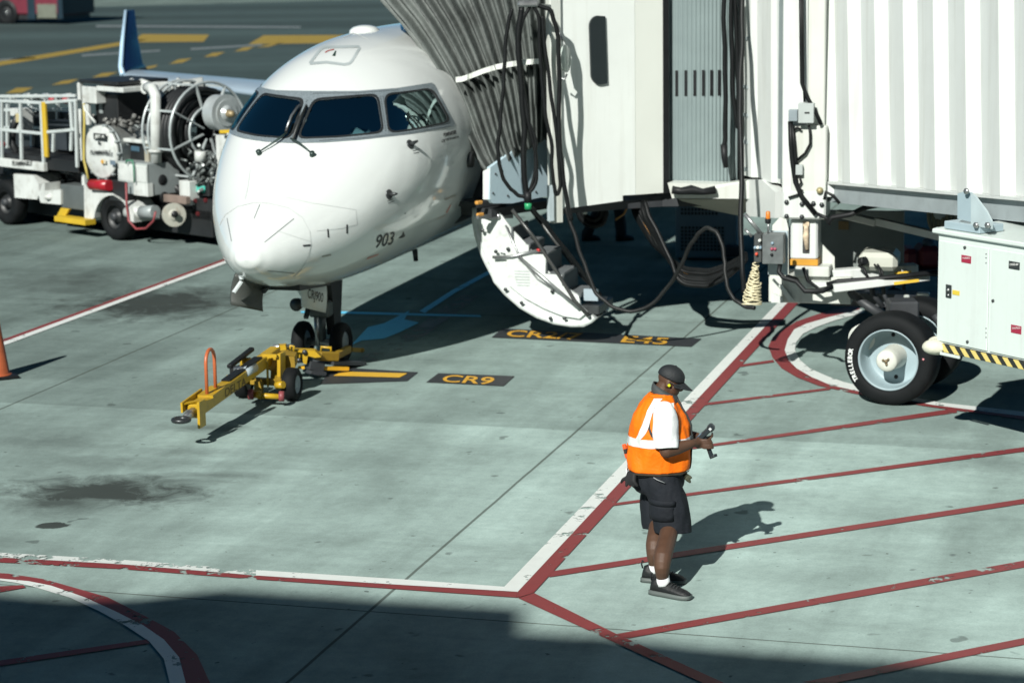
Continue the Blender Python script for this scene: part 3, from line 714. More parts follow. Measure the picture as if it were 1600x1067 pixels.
# wings with winglets, tail, engines
def airfoil(cx, n=14):
    up = [(x, .6 * .12 * (2.969 * math.sqrt(x) - 1.26 * x - 3.516 * x * x + 2.843 * x**3 - 1.036 * x**4)) for x in [(1 - cos(pi * k / n)) / 2 for k in range(n + 1)]]
    return [(x, y) for x, y in up] + [(x, -y * .8) for x, y in up[-2:0:-1]]
wing_m = mat('wing_grey', (0.34, 0.42, 0.49), 0.3, 0.1, var=0.05, scale=1.5); wl_m = mat('navy_winglet', (0.006, 0.018, 0.065), 0.25, var=0.05, coat=0.3)
wtip_m = mat('winglet_edge', (0.42, 0.58, 0.72), 0.3)
WT = (19.8, 11.75, 1.72)
for sg in (-1, 1):
    m = MB(); prof = airfoil(0)
    m.loft([[A3(s0 + x * ch, sg * l, z + y * ch) for x, y in prof] for (s0, l, z, ch) in ((13.6, .3, 1.22, 5.4), (15.2, 3.2, 1.33, 3.6), (WT[0], WT[1], WT[2], 1.35))]); wg = obj('wing', m, wing_m, plane)
    m = MB(); m.loft([[A3(s0 + x * ch, sg * (l + y * ch), z) for x, y in prof] for (s0, l, z, ch) in ((19.85, 11.78, 1.73, 1.25), (20.05, 11.92, 1.90, 1.05), (20.5, 12.08, 2.35, .78), (21.15, 12.28, 3.0, .42))]); wl = obj('winglet', m, wl_m, wg)
    m = MB(); m.tube([A3(19.82, sg * 11.78, 1.73), A3(20.02, sg * 11.92, 1.9), A3(20.48, sg * 12.08, 2.35), A3(21.14, sg * 12.28, 3.0)], [.06, .05, .04, .03]); obj('winglet_leading_edge', m, wtip_m, wg)
    m = MB(); m.lathe(A3(20.5, sg * 2.25, 2.9), U, [(0, .55), (.3, .68), (1.2, .72), (2.6, .6), (3.3, .42), (3.3, 0)]); obj('engine', m, jet_white, plane)
m = MB(); m.loft([[A3(s0 + x * ch, y * ch, z) for x, y in prof] for (s0, z, ch) in ((25.5, 3.3, 5.0), (29.5, 7.3, 3.0))]); obj('fin', m, wl_m, plane)
m = MB(); m.loft([[A3(s0 + x * ch, l, 7.3 + y * ch) for x, y in prof] for (s0, l, ch) in ((31.2, -4.2, 1.2), (29.6, 0, 2.4), (31.2, 4.2, 1.2))]); obj('tailplane', m, jet_white, plane)
for sg in (-1, 1):
    m = MB(); m.tube([A3(17.3, sg * 1.9, 1.2), A3(17.3, sg * 2.05, .5)], .1); gl = obj('main_gear_leg', m, metal, plane)
    for o in (-.28, .28): m = MB(); m.lathe(A3(17.3, sg * 2.05 + o - .14, .46), W, [(0, 0), (0, .26), (.02, .42), (.09, .46), (.19, .46), (.26, .42), (.28, .26), (.28, 0)]); obj('wheel', m, mat('tyre_rubber', (0.006, 0.0072, 0.008), 0.75, var=0.25, scale=8, spec=.2), gl)
# nose gear
tyre = mat('tyre_rubber', (0.006, 0.0072, 0.008), 0.75, var=0.25, scale=8, spec=.2)
gear_grey = mat('gear_grey', (0.10, 0.115, 0.115), 0.4, 0.1, dirt=0.4, dirtcol=(0.04, 0.04, 0.04))
m = MB(); m.tube([A3(.10, 0, 1.15), A3(.02, 0, .62)], .075); m.tube([A3(.02, 0, .62), A3(-.0, 0, .24)], .05); m.box(Matrix.Translation(A3(0, 0, .62)) @ Matrix.Rotation(math.atan2(W.y, W.x), 4, 'Z'), (.24, .17, .18), .02)
gl = obj('nose_gear_leg', m, gear_grey, plane)
m = MB(); m.tube([A3(0, -.26, .235), A3(0, .26, .235)], .045); m.tube([A3(-.16, 0, .55), A3(-.14, 0, .22)], .028); obj('axle', m, metal, gl)
m = MB(); m.tube([A3(.05, -.12, 1.1), A3(-.14, -.12, .78), A3(-.22, -.12, .74)], .03); m.lathe(A3(-.26, -.16, .72), -U, [(0, .0), (0, .06), (.1, .075), (.11, 0)]); m.bar(A3(-.05, -.12, .68), A3(-.22, -.1, .55), .05, .04); obj('taxi_light', m, dkmetal, gl)
m = MB(); m.poly([A3(.02, .02, .98), A3(.42, .02, .98), A3(.30, .02, .35), A3(.12, .02, .30)], W * .10); obj('drag_brace', m, mat('brace_black', (0.018, 0.02, 0.021), 0.5), gl)  # the brace itself is black
for o in (-.23, .23):
    m = MB(); m.lathe(A3(0, o - .075, .235), W, [(.02, .13), (0, .16), (.004, .20), (.03, .228), (.075, .236), (.12, .228), (.146, .20), (.15, .16), (.13, .13)]); wh = obj('wheel', m, tyre, plane)
    m = MB(); m.lathe(A3(0, o - .06, .235), W, [(0, 0), (0, .06), (.015, .125), (.03, .135), (.10, .135), (.11, .12), (.12, .05), (.125, 0)]); obj('rim', m, mat('rim_grey', (0.16, 0.18, 0.185), 0.45, 0.2), wh)
# nose gear doors: curved sheets hanging either side of the bay
def gdoor(pts, axis_out, m_out, name):
    m = MB(); R1, R2 = [], []
    for k in range(9):
        t = k / 8; bow = .03 * sin(pi * t)
        a = pts[0].lerp(pts[3], t) + axis_out * bow; b = pts[1].lerp(pts[2], t) + axis_out * bow
        R1.append((a, b))
    n = axis_out * -.025
    m.loft([[a, b, b + n, a + n] for a, b in R1]); return obj(name, m, m_out, plane)
bay = MB(); bay.poly([fhit(398, 440, .004) or A3(-1.3, -.3, 1.09), A3(-.35, -.26, .985), A3(-.35, .26, .985), A3(-1.3, .26, 1.08)], V((0, 0, .02)))
pd = Frame(A3(.0, .32, 0), U)                 # the port door stands in a plane along the fuselage
q = [A3(-.44, .30, .96), A3(.30, .30, .93), A3(.30, .40, .42), A3(-.44, .40, .44)]
pdo = (lambda P: gdoor(P, W, mat('door_white', (0.66, 0.69, 0.68), 0.35), 'gear_door'))
pn = V((W.x, W.y, 0))
P_ = [atY(466.5, 433, 25.60), atY(510, 443, 25.74), atY(509, 489, 25.78), atY(472, 480, 25.64)]
dor = gdoor(P_, (P_[1] - P_[0]).cross(P_[3] - P_[0]).normalized() * (1 if (P_[1] - P_[0]).cross(P_[3] - P_[0]).y < 0 else -1), mat('door_white', (0.66, 0.69, 0.68), 0.35), 'gear_door')
n_ = (P_[1] - P_[0]).cross(P_[3] - P_[0]).normalized(); n_ = n_ if n_.y < 0 else -n_
xd = (P_[1] - P_[0]).normalized(); yd = (P_[0] - P_[3]).normalized()
o_ = atY(480.5, 468.5, 25.84) + n_ * .03
pl_o = P_[0] + n_ * .05
def dp(px, py): return onplane(px, py, pl_o, n_)
o_ = dp(480.5, 466.5); x_ = dp(504.5, 474) - o_; y_ = dp(481.5, 451) - o_
y_ = y_ * 1.22; o_ = o_ - y_ * .17
vs, fs, wd = text_tris('CRJ900', 0.012); mb = MB(); B = [mb.bm.verts.new(o_ + x_ * (v.x / wd) + y_ * v.y) for v in vs]
for f in fs: mb.bm.faces.new([B[i] for i in f])
obj('lettering', mb, dark_m, dor)
P_ = [atY(367, 427, 24.55), atY(413, 444, 24.85), atY(409, 486, 24.85), atY(360, 476, 24.55)]
n_ = (P_[1] - P_[0]).cross(P_[3] - P_[0]).normalized(); n_ = n_ if n_.y < 0 else -n_
dr = gdoor(P_, -n_, mat('door_inner_dark', (0.05, 0.055, 0.05), 0.5), 'gear_door')
m = MB(); m.bar(atY(365, 457, 24.45), atY(377, 440, 24.5), .05, .02); m.bar(atY(378, 437, 24.5), atY(375, 428, 24.55), .04, .02); obj('door_strut', m, mat('strut_white', (0.6, 0.65, 0.65), 0.35), dr)
m = MB(); m.tube([atY(412, 455, 24.8), atY(419, 448, 24.9), atY(423, 441, 25.0)], [.03, .025, .02]); obj('door_hinge', m, dkmetal, dr)
m = MB(); m.tube([atY(459, 434, 25.6), atY(466, 447, 25.6), atY(472, 462, 25.7)], [.03, .035, .02]); obj('door_strut', m, mat('strut_white', (0.6, 0.65, 0.65), 0.35), dor)
m = MB(); m.poly([A3(-1.25, -.28, 1.11), A3(-.3, -.28, 1.02), A3(-.3, .24, 1.02), A3(-1.25, .24, 1.11)], V((0, 0, -.075))); obj('gear_bay', m, seal_m, plane)

# ------------------------------------------------------------------ airstair door hanging open on the port side
sf = Frame(A3(1.62, 0, 0), W)                # plane of the stair's forward face
def sp(px, py, off=0): return sf.at(px, py, off)
stair_white = mat('stair_white', (0.60, 0.63, 0.61), 0.35, dirt=0.5, dirtcol=(0.24, 0.24, 0.20), dscale=13)
arc = [(738, 322), (737, 345), (741, 368), (748, 392), (757, 412), (768, 433), (771, 441), (788, 461), (812, 482), (838, 497), (866, 507), (892, 511), (912, 511), (924, 505), (930, 498)]
STW = .72
outer = [sp(*p) for p in arc]
ctr = sp(850, 405)
stair = MB(); stair.loft([[p, p + (ctr - p).normalized() * .06, p + (ctr - p).normalized() * .06 + U * STW, p + U * STW] for p in outer])
sk = obj('airstair_door', stair, stair_white, plane)
face = [(744, 325), (743, 346), (747, 367), (754, 390), (763, 410), (774, 432), (776, 436), (793, 456), (816, 476), (841, 490), (868, 500), (893, 504), (911, 504), (923, 497), (901, 470), (880, 448), (853, 420), (828, 388), (800, 358), (775, 325)]
m = MB(); m.poly([sp(*p, .03) for p in face], U * .03); obj('side_panel', m, stair_white, sk)
m = MB(); m.poly([sp(*p, STW - .04) for p in face], U * .03); obj('side_panel', m, stair_white, sk)
st_out = [(780, 378), (800, 380), (826, 383), (826, 397), (853, 398), (852, 428), (878, 430), (878, 446), (904, 462), (907, 478), (917, 488), (905, 498), (880, 494), (850, 482), (820, 466), (795, 446), (783, 425), (786, 412), (792, 410), (790, 396), (780, 394)]
m = MB(); m.poly([sp(*p, -.015) for p in st_out], U * .05); sg_ = obj('step_stringer', m, stair_white, sk)
# steps (tread + riser) between the stringers, grey tread mats
for (a, b) in (((800, 356), (826, 384)), ((826, 384), (853, 399)), ((853, 399), (879, 430)), ((879, 430), (905, 462))):
    pa, pb = sp(*a), sp(*b); za, zb = pa.z, pb.z; xa, xb = (pa - sf.o).dot(W), (pb - sf.o).dot(W)
    m = MB(); m.fbox(sf, xa, xb + .02, .0, STW - .05, zb - .02, zb + .012, .004); m.fbox(sf, xa - .012, xa + .012, .0, STW - .05, zb, za, .004)
    stp = obj('step', m, mat('step_grey', (.085, .095, .098), .6, var=.2, scale=9), sk)  # step grey darkened to put shade on the treads into the colour
    m = MB(); m.fbox(sf, xa + .02, xb + .01, .05, STW - .1, zb + .013, zb + .02); obj('tread_mat', m, mat('tread_grey', (0.10, 0.11, 0.115), 0.8, bump=.4), stp)
for k in range(6): m = MB(); y = 423.5 + k * 4.4; m.pbox(sf, 803 - k * .2 + k, y, 827 - k + k * 1.2, y + 1.1, -.02, .004); obj('vent_slot', m, mat('slot_grey', (0.35, 0.38, 0.37), 0.5), sk)
m = MB(); m.tube([sp(x, y, -.02) for x, y in ((790, 352), (812, 402), (840, 436), (912, 485))], .012); m.tube([sp(770, 402, -.03), sp(800, 401, -.03), sp(842, 391, -.03)], .02); m.tube([sp(811, 402, -.05), sp(905, 482, -.05)], .022); obj('stair_strut', m, metal, sk)
m = MB(); m.lathe(sp(839, 391, -.03), W, [(0, 0), (0, .02), (.04, .02), (.04, 0)]); obj('red_knob', m, mat('red_plastic', (0.4, 0.02, 0.02), 0.4), sk)
for x, y in ((794, 389), (790, 452), (815, 473), (863, 455), (775, 393), (754, 360), (860, 497), (882, 497)):
    m = MB(); m.lathe(sp(x, y, -.03), -U, [(0, 0), (0, .022), (.02, .02), (.02, 0)]); obj('latch', m, dkmetal, sk)
for off, pts in ((-.05, [(800, 328), (832, 368), (870, 425), (898, 470), (920, 494)]), (STW, [(828, 325), (868, 378), (908, 430), (932, 455), (944, 478)])):
    m = MB(); m.tube([sp(*p, off) for p in pts], .022); obj('handrail', m, mat('rail_dark', (0.06, 0.062, 0.06), 0.35, 0.4), sk)
m = MB(); m.pbox(sf, 912, 452, 934, 470, .1, .05); obj('end_step', m, mat('step_blue_grey', (0.30, 0.36, 0.40), 0.35), sk)
m = MB(); m.tube([sp(923, 498, .0), sp(946, 488, .3), sp(938, 478, .45)], .012); m.fbox(sf, sf.px(905, 480)[0], sf.px(935, 480)[0], .05, STW, sf.px(905, 492)[1], sf.px(905, 478)[1], .01); obj('end_frame', m, dkmetal, sk)

# ------------------------------------------------------------------ the pilot sitting behind the port windscreen
PM = Matrix(((-U.x, -W.x, 0, 0), (-U.y, -W.y, 0, 0), (0, 0, 1, 0), (0, 0, 0, 1))); PM.translation = A3(.50, .53, 2.14)
def seated(name, mb, mt, par): mb.xf(PM); return obj(name, mb, mt, par)
def rod(b, pts, rad):
    b.tube([V(p) for p in pts], rad, 12)
    for p, r in zip(pts, rad): b.ell(p, (r,) * 3, n=12)
pil = thing('person', A3(.50, .53, 2.14), 'person in pale shirt seated in cockpit behind the windscreen, hand on glareshield', 'person')
b = MB(); b.ell((.0, 0, .66), (.10, .078, .115)); b.ell((.045, 0, .60), (.05, .05, .06)); b.tube([(.085, 0, .66), (.112, 0, .63)], [.01, .016]); rod(b, [(-.03, 0, .44), (0, 0, .58)], [.065, .056])
b.loft([[V((-.06 + .11 * k * cos(a), .17 * k * sin(a), z)) for a in [2 * pi * j / 20 for j in range(20)]] for z, k in ((0, 1), (.2, 1), (.36, 1.06), (.45, .7))])
for sg in (-1, 1):
    rod(b, [(-.03, sg * .19, .40), (.10, sg * .25, .18), (.36, sg * (.20), .40)], [.05, .042, .03]); hnd = V((.40, sg * .19, .42)); b.ell(hnd, (.05, .038, .018))
    for k in range(4): rod(b, [hnd + V((.035, (k - 1.5) * .018, 0)), hnd + V((.075, (k - 1.5) * .020, .004)), hnd + V((.098, (k - 1.5) * .020, -.012))], [.010, .009, .008])
    rod(b, [hnd + V((.0, -sg * .03, 0)), hnd + V((.04, -sg * .055, -.005))], [.011, .009]); rod(b, [(-.02, sg * .09, .02), (.36, sg * .12, .03), (.44, sg * .12, -.30)], [.08, .06, .045])
seated('body', remeshed(b, .009, 4), mat('pilot_skin', (.22, .12, .08), .5), pil)
b = MB(); b.loft([[V((-.06 + .125 * k * cos(a), .185 * k * sin(a), z)) for a in [2 * pi * j / 20 for j in range(20)]] for z, k in ((-.02, 1), (.2, 1.02), (.36, 1.08), (.46, .62))])
for sg in (-1, 1): rod(b, [(-.03, sg * .19, .40), (.10, sg * .25, .18), (.30, sg * .21, .345)], [.066, .056, .045])
seated('shirt', remeshed(b, .010, 4), mat('pilot_shirt', (.42, .55, .60), .7), pil)
b = MB(); b.ell((-.015, 0, .70), (.105, .084, .085)); seated('hair', b, mat('pilot_hair', (.02, .015, .012), .7), pil)
# ------------------------------------------------------------------ passenger boarding bridge
bw = mat('bridge_white_paint', (0.56, 0.585, 0.565), 0.4, var=0.03, scale=1.2, dirt=0.10, dirtcol=(0.30, 0.29, 0.24), dscale=3.0, streak=.4)
bw2 = mat('bridge_cream_paint', (0.54, 0.56, 0.52), 0.4, var=0.04, scale=1.5, dirt=0.12, dirtcol=(0.30, 0.28, 0.21), dscale=4.0, streak=.45)
bgrey = mat('bridge_grey_steel', (0.30, 0.34, 0.35), 0.45, 0.1, var=0.08, dirt=0.25, dirtcol=(0.06, 0.06, 0.06), dscale=5)
bdark = mat('bridge_dark_steel', (0.035, 0.038, 0.042), 0.55, 0.1, var=0.2)
blk = mat('black_rubber', (0.009, 0.010, 0.011), 0.5, var=0.2, scale=10, spec=0.25)
hose_m = mat('black_hose', (0.005, 0.006, 0.0065), 0.5, var=0.2, scale=10, spec=0.25)
bwc = mat('cab_white_paint', (0.68, 0.71, 0.68), 0.4, var=0.03, scale=1.2, dirt=0.06, dirtcol=(0.38, 0.37, 0.32), dscale=3.0, streak=.3)
bridge = thing('jet_bridge', gp(1390, 470), 'white corrugated passenger boarding bridge docked against the parked airliner', 'jet bridge')
TF = Frame(V((3.64, 25.0, 0)), (0.29, -0.957))         # the corrugated tunnel wall, x grows towards the terminal
CW = Frame(V((0.56, 27.2, 0)), (0.90, 0.436))         # cab side wall
# --- cab wall: two facets with a stepped lower edge
def wallpoly(fr, pts, th, ztop):
    P = [fr.at(*p) for p in pts]; xs = [fr.px(*p)[0] for p in pts]
    top = [fr.pt(xs[-1], 0, ztop), fr.pt(xs[0], 0, ztop)]
    return P + top, fr.n * th
m = MB(); p, e = wallpoly(CW, [(876, 327), (900, 324), (973, 314), (973, 305.5), (993, 304.5)], .10, 5.75); m.poly(p, e)
cabw = obj('cab_wall', m, bwc, bridge)
cx, _ = CW.px(993, 300); CB = CW.pt(cx, 0, 0)
CW2 = Frame(CB, (0.93, 0.36))
m = MB(); p, e = wallpoly(CW2, [(993.5, 304.5), (1041, 301)], .10, 5.75); m.poly(p, e); obj('cab_wall', m, mat('cab_cream_paint', (0.58, 0.60, 0.555), 0.4, var=0.03, scale=1.5), bridge)
CC = CW2.pt(CW2.px(1041, 300)[0], 0, 0)
m = MB(); m.pbox(CW2, 1036.5, -40, 1045, 302, -.012, .05); obj('wall_gap_shade', m, blk, bridge)  # black strip painted in for the shade of the recessed gap
# black oval window pad on the cab wall
pad = rounded([(922, 27), (930, 25), (946, 25), (947, 132), (942, 133), (935, 133), (925, 128), (920, 60)], 12)
pad = rounded([(921, 25), (946, 25), (950, 132), (924.5, 133)], 14)
padp = []
for k in range(13): a = pi * .5 + pi * .5 * k / 12; padp.append((933 + 13 * cos(a) * 1.0, 40 - 15 * sin(a)))
pad = [(946, 26), *[(935 + 13.5 * cos(a), 42 - 17 * sin(a)) for a in [pi / 2 + pi / 2 * k / 8 for k in range(9)]], *[(938 + 14 * cos(a), 116 - 17 * sin(a)) for a in [pi + pi / 2 * k / 8 for k in range(9)]], (949.5, 131)]
m = MB(); m.poly([CW.at(x, y, -.03) for x, y in pad], CW.n * .03); obj('window', m, mat('black_window_pad', (0.014, 0.02, 0.022), 0.35), cabw)
# cab floor, roof, far wall
A0 = V((0.56, 27.2, 0)); TE = TF.pt(-2.98, 0, 0); TEF = TF.pt(-2.98, 2.5, 0)
far = [V((4.3, 31.3, 0)), V((1.55, 30.2, 0))]
plan = [A0 + CW.n * .11, CB + CW.n * .11, CC + CW2.n * .11, TE + TF.n * .1, TEF, far[0], far[1]]
m = MB(); m.poly([q + V((0, 0, 1.50)) for q in plan], V((0, 0, .10))); obj('cab_floor', m, bdark, bridge)
m = MB(); m.poly([q + V((0, 0, 5.7)) for q in plan], V((0, 0, .14))); obj('cab_roof', m, bw, bridge)
m = MB()
for a, b in ((TEF, far[0]), (far[0], far[1])): m.poly([a + V((0, 0, 1.6)), b + V((0, 0, 1.6)), b + V((0, 0, 5.7)), a + V((0, 0, 5.7))], (b - a).cross(V((0, 0, 1))).normalized() * .06)
obj('cab_rear_wall', m, bw, bridge)
# --- cab corner post and the pale shaded fascia under the hood
m = MB(); m.pbox(CW, 861, -60, 878, 349, -.05, .12, .008); obj('corner_post', m, bw2, bridge)
m = MB(); m.pbox(CW, 857.5, 290, 866, 346, -.10, .05, .004); obj('post_bracket', m, mat('pale_blue_grey', (0.36, 0.42, 0.44), 0.4), bridge)
FF = Frame(V((-.33, 26.9, 0)), (0.68, 0.733))
fas = [(766, 262), (800, 238), (858, 212), (858, 306), (800, 318), (770, 318), (765, 312)]
m = MB(); m.poly([FF.at(*p) for p in fas], FF.n * .05); fa = obj('fascia_panel', m, mat('fascia_paint', (0.42, 0.54, 0.60), 0.4, var=.03), bridge)
FE = Frame(FF.at(766, 290) * 1.0, (1, -.25))
m = MB(); m.poly([FF.at(*p) + V((0, -.002, 0)) for p in ((766.5, 262), (766.5, 312))] + [FF.at(766, 312) + V((-.085, .02, 0)), FF.at(766, 268) + V((-.085, .02, 0))], V((0, .03, 0))); obj('fascia_edge', m, bw, fa)
for x, y in ((784, 265), (771, 302), (794, 306), (838, 300), (840, 226), (775, 272)):
    m = MB(); m.lathe(FF.at(x, y, -.012), FF.n, [(0, 0), (0, .012), (.012, .012)], 8); obj('bolt', m, bdark, fa)
m = MB(); m.pbox(FF, 768, 319, 872, 332, .1, .5); m.pbox(FF, 745, 314, 790, 322, .25, .4); obj('bumper_beam', m, bdark, bridge)
for x, y in ((750, 317), (752, 336)): m = MB(); m.pbox(FF, x - 4, y - 3, x + 5, y + 3, .1, .05, .01); obj('marker_lamp', m, mat('amber_plastic', (0.55, 0.27, 0.06), 0.4), bridge)
m = MB(); m.lathe(FF.at(778, 339, .1), (-.3, -.95, 0), [(0, 0), (.01, .025), (.0, .03), (-.05, .03)]); m.bar(FF.at(746, 339, .12), FF.at(800, 338, .12), .04, .05); obj('floodlight', m, metal, bridge)
# --- the grey fabric hood (accordion folds)
Lp = [(562, -60), (600, 0), (628, 30), (652, 62), (676, 98), (698, 134), (716, 172), (732, 212), (748, 244), (763, 268)]
Rp = [(870, -60), (869, 0), (868, 30), (867, 60), (866, 90), (865, 118), (863, 146), (861, 174), (859, 200), (857, 214)]
n_u = V((U.x, U.y, 0)); pL = A3(1.80, 0, 0)
L3 = [onplane(x, y, pL, n_u) for x, y in Lp]; R3 = [atY(x, y, 27.45) for x, y in Rp]
NF = 15; NS_ = 6; rings = []
for k in range(NF * NS_ + 1):
    t = k / (NF * NS_); ph = (k % NS_) / NS_
    te = t ** 0.88
    r = []; fold = 1 - abs(2 * ph - 1)
    for i in range(len(L3) * 3 - 2):
        i0 = min(i // 3, len(L3) - 2); fr_ = i / 3 - i0
        a = L3[i0].lerp(L3[i0 + 1], fr_); b = R3[i0].lerp(R3[i0 + 1], fr_); q = a.lerp(b, te)
        h = i / (len(L3) * 3 - 3)
        bul = .16 * sin(pi * te) * (1 - .4 * h)
        wob = noise.noise(V((t * 9, h * 2.6, 3.1))) * .035 + noise.noise(V((t * 23, h * 7, 1.0))) * .012
        q = q + V((-.15, -1, 0)) * (bul + (.18 + .08 * sin(t * 37 + 1)) * fold + wob * 1.5)
        q.z -= .02 * fold
        r.append(q)
    tp = [r[0] + V((.1, .15, .25)), r[0] + n_u * .8 + V((0, 0, .34)), r[0] + n_u * 1.8 + V((0, 0, .2))] + [r[0] + n_u * 2.1 + V((0, 0, -z)) for z in (.4, 1.2, 2.2)]
    rings.append(tp[::-1] + r)
hood_m = mat('hood_fabric', (0.088, 0.10, 0.094), 0.6, var=0.45, scale=2.2, dirt=0.5, dirtcol=(0.07, 0.075, 0.07), dscale=3.5, bump=.5, bscale=14)
m = MB(); m.loft(rings, caps=False, closed_ring=False)
hood = obj('hood', m, hood_m, bridge)
so = hood.modifiers.new('thickness', 'SOLIDIFY'); so.thickness = .012
# white strap across the folds
def hoodpt(t, h, off):
    i = h * (len(L3) - 1); i0 = min(int(i), len(L3) - 2); a = L3[i0].lerp(L3[i0 + 1], i - i0); b = R3[i0].lerp(R3[i0 + 1], i - i0)
    te = t ** .88; q = a.lerp(b, te); return q + V((-.15, -1, 0)) * (.16 * sin(pi * te) * (1 - .4 * h) + off)
m = MB()
sp_ = [(712, 125), (722, 124), (738, 118), (756, 111), (776, 105), (796, 101), (816, 98), (842, 96)]
def hood_hit(px, py, bv=[None]):
    if bv[0] is None:
        b = bmesh.new(); b.from_mesh(hood.data); bv[0] = BVHTree.FromBMesh(b)
    d = ray(px, py).normalized(); h = bv[0].ray_cast(EYE - root_loc(hood), d)
    return (h[0] + root_loc(hood)) if h[0] is not None else atY(px, py, 27.0)
st = []
for i in range(len(sp_) - 1):
    for k in range(4): st.append((V(sp_[i]).lerp(V(sp_[i + 1]), k / 4)))
st.append(V(sp_[-1])); off = V((0, -.05, 0))
Ya = [hood_hit(*q).y for q in st]; Ya = [min(Ya[max(0, i - 3):i + 4]) - .03 for i in range(len(Ya))]
m.loft([[atY(q.x, q.y - 4.2, y), atY(q.x, q.y + 4.2, y), atY(q.x, q.y + 4.2, y + .02), atY(q.x, q.y - 4.2, y + .02)] for q, y in zip(st, Ya)], smooth=False)
obj('strap', m, mat('strap_webbing', (0.62, 0.64, 0.60), 0.6), hood)
for x, y in ((741, 126), (761, 121), (785, 116), (832, 107)): m = MB(); q = atY(x, y, min(Ya)); m.box(Matrix.Translation(V((q.x, hood_hit(x, y).y - .03, q.z))), (.06, .05, .05), .01); obj('strap_buckle', m, blk, hood)
# edge roll of the hood against the fuselage
m = MB(); m.tube([q + V((0, -.02, 0)) for q in L3], .045); obj('hood_edge', m, mat('hood_edge_fabric', (0.15, 0.165, 0.155), 0.7, var=.2, scale=8, bump=.5, bscale=20), hood)
# --- slatted curtain wall between cab and tunnel
slat_m = mat('slat_alloy', (0.20, 0.25, 0.25), 0.4, 0.1, var=0.05, scale=3)
sl = MB(); slots = []
pa, pb = CC + V((.03, .12, 0)), TF.pt(-2.98, -.02, 0)
NS = 18; curve = []
for k in range(NS + 1):
    t = k / NS; q = pa.lerp(pb, t) + V((.35, -.9, 0)).normalized() * (.10 * sin(pi * t) - .06); curve.append(q)
pts = []
for a, b in zip(curve, curve[1:]):
    n = V(((b - a).y, -(b - a).x, 0)).normalized(); n = n if n.y < 0 else -n
    for k in range(6):
        t = k / 6; pts.append(a.lerp(b, t) + n * (.022 * math.sqrt(max(0, 1 - (2 * t - 1) ** 2)) ))
pts.append(curve[-1])
sl.loft([[V((q.x, q.y, 1.70)), V((q.x, q.y, 5.6))] for q in pts], caps=False, closed_ring=False)
slats = obj('slat_curtain', sl, slat_m, bridge)
for k in range(0, 14, 2):
    a, b = curve[k], curve[k + 1]; q = a.lerp(b, .5); n = V(((b - a).y, -(b - a).x, 0)).normalized(); n = n if n.y < 0 else -n
    z1, z0 = atY(1080, 110, q.y).z, atY(1080, 150, q.y).z
    m = MB(); m.bar(q + n * .022 + V((0, 0, z0)), q + n * .022 + V((0, 0, z1)), .034, .014, up=n); obj('vent_slot', m, blk, slats)
m = MB()
for k in range(0, 17, 2): q = curve[k]; m.bar(V((q.x, q.y - .04, 1.68)), V((q.x, q.y - .04, 1.72)), .05, .05)
obj('curtain_guide', m, blk, slats)
m = MB(); m.poly([atY(1043, 286, 27.62), atY(1128, 288, 27.55), atY(1172, 282, 27.5), atY(1172, 311, 27.5), atY(1050, 310, 27.62)], V((.1, .25, 0))); obj('curtain_sill', m, bw2, bridge)
m = MB(); m.tube([atY(x, y, 27.5) for x, y in ((1050, 297), (1064, 299), (1080, 297), (1098, 300), (1118, 297))], [.05, .045, .06, .04, .05], 7); obj('cable_loom', m, blk, bridge)
m = MB(); m.poly([atY(1060, 311.5, 27.66), atY(1172, 312, 27.55), atY(1158, 338, 28.1), atY(1080, 322, 28.4)], V((.1, .4, 0))); obj('sill_soffit', m, mat('soffit_cream', (0.34, 0.33, 0.27), 0.6), bridge)
# --- tunnel: corrugated side wall, floor, roof, far wall
def slope(x): return 2.10 + .072 * x
x_end = TF.px(1250, 200)[0]
def corr(x):
    u = ((x + .12) / .655) % 1.0
    if u < .30: return 0.0
    if u < .47: return .105 * (u - .30) / .17
    if u < .83: return .105
    return .105 * (1 - (u - .83) / .17)
xs = []
k = -8
while True:
    done = False
    for u in (0, .30, .47, .83):
        x = (k + u) * .655 - .12
        if x < x_end: continue
        if x > 12: done = True; break
        xs.append(x)
    if done: break
    k += 1
m = MB(); lean = -.02
m.loft([[TF.pt(x - lean * 0, corr(x), slope(x)), TF.pt(x - .07 * 3.7, corr(x), slope(x) + 3.7)] for x in xs], caps=False, closed_ring=False, smooth=False)
tw = obj('tunnel_wall', m, bw, bridge); so = tw.modifiers.new('thickness', 'SOLIDIFY'); so.thickness = .015
def slant(name, x0, x1, o0, o1, z0, z1, mt, par=bridge, bev=0):
    b = MB(); b.loft([[TF.pt(x, o0, slope(x) + z0), TF.pt(x, o1, slope(x) + z0), TF.pt(x, o1, slope(x) + z1), TF.pt(x, o0, slope(x) + z1)] for x in (x0, x1)], smooth=False); return obj(name, b, mt, par)
slant('tunnel_floor', -2.9, 12, .13, 2.45, .02, .12, bdark); slant('tunnel_roof', -2.9, 12, -.02, 2.55, 3.7, 3.8, bw)
slant('tunnel_far_wall', -2.9, 12, 2.45, 2.55, 0, 3.7, bw); slant('tunnel_wall_rail', x_end, 12, -.012, .12, -.03, -.002, bw)
slant('floor_beam', x_end + .1, 12, .05, .22, -.235, -.032, bgrey)
slant('floor_beam', -2.9, 12, 2.3, 2.45, -.235, .0, bdark)
for k in range(8): slant('cross_beam', -2 + k * 1.6, -1.86 + k * 1.6, .25, 2.28, -.2, .0, bdark)
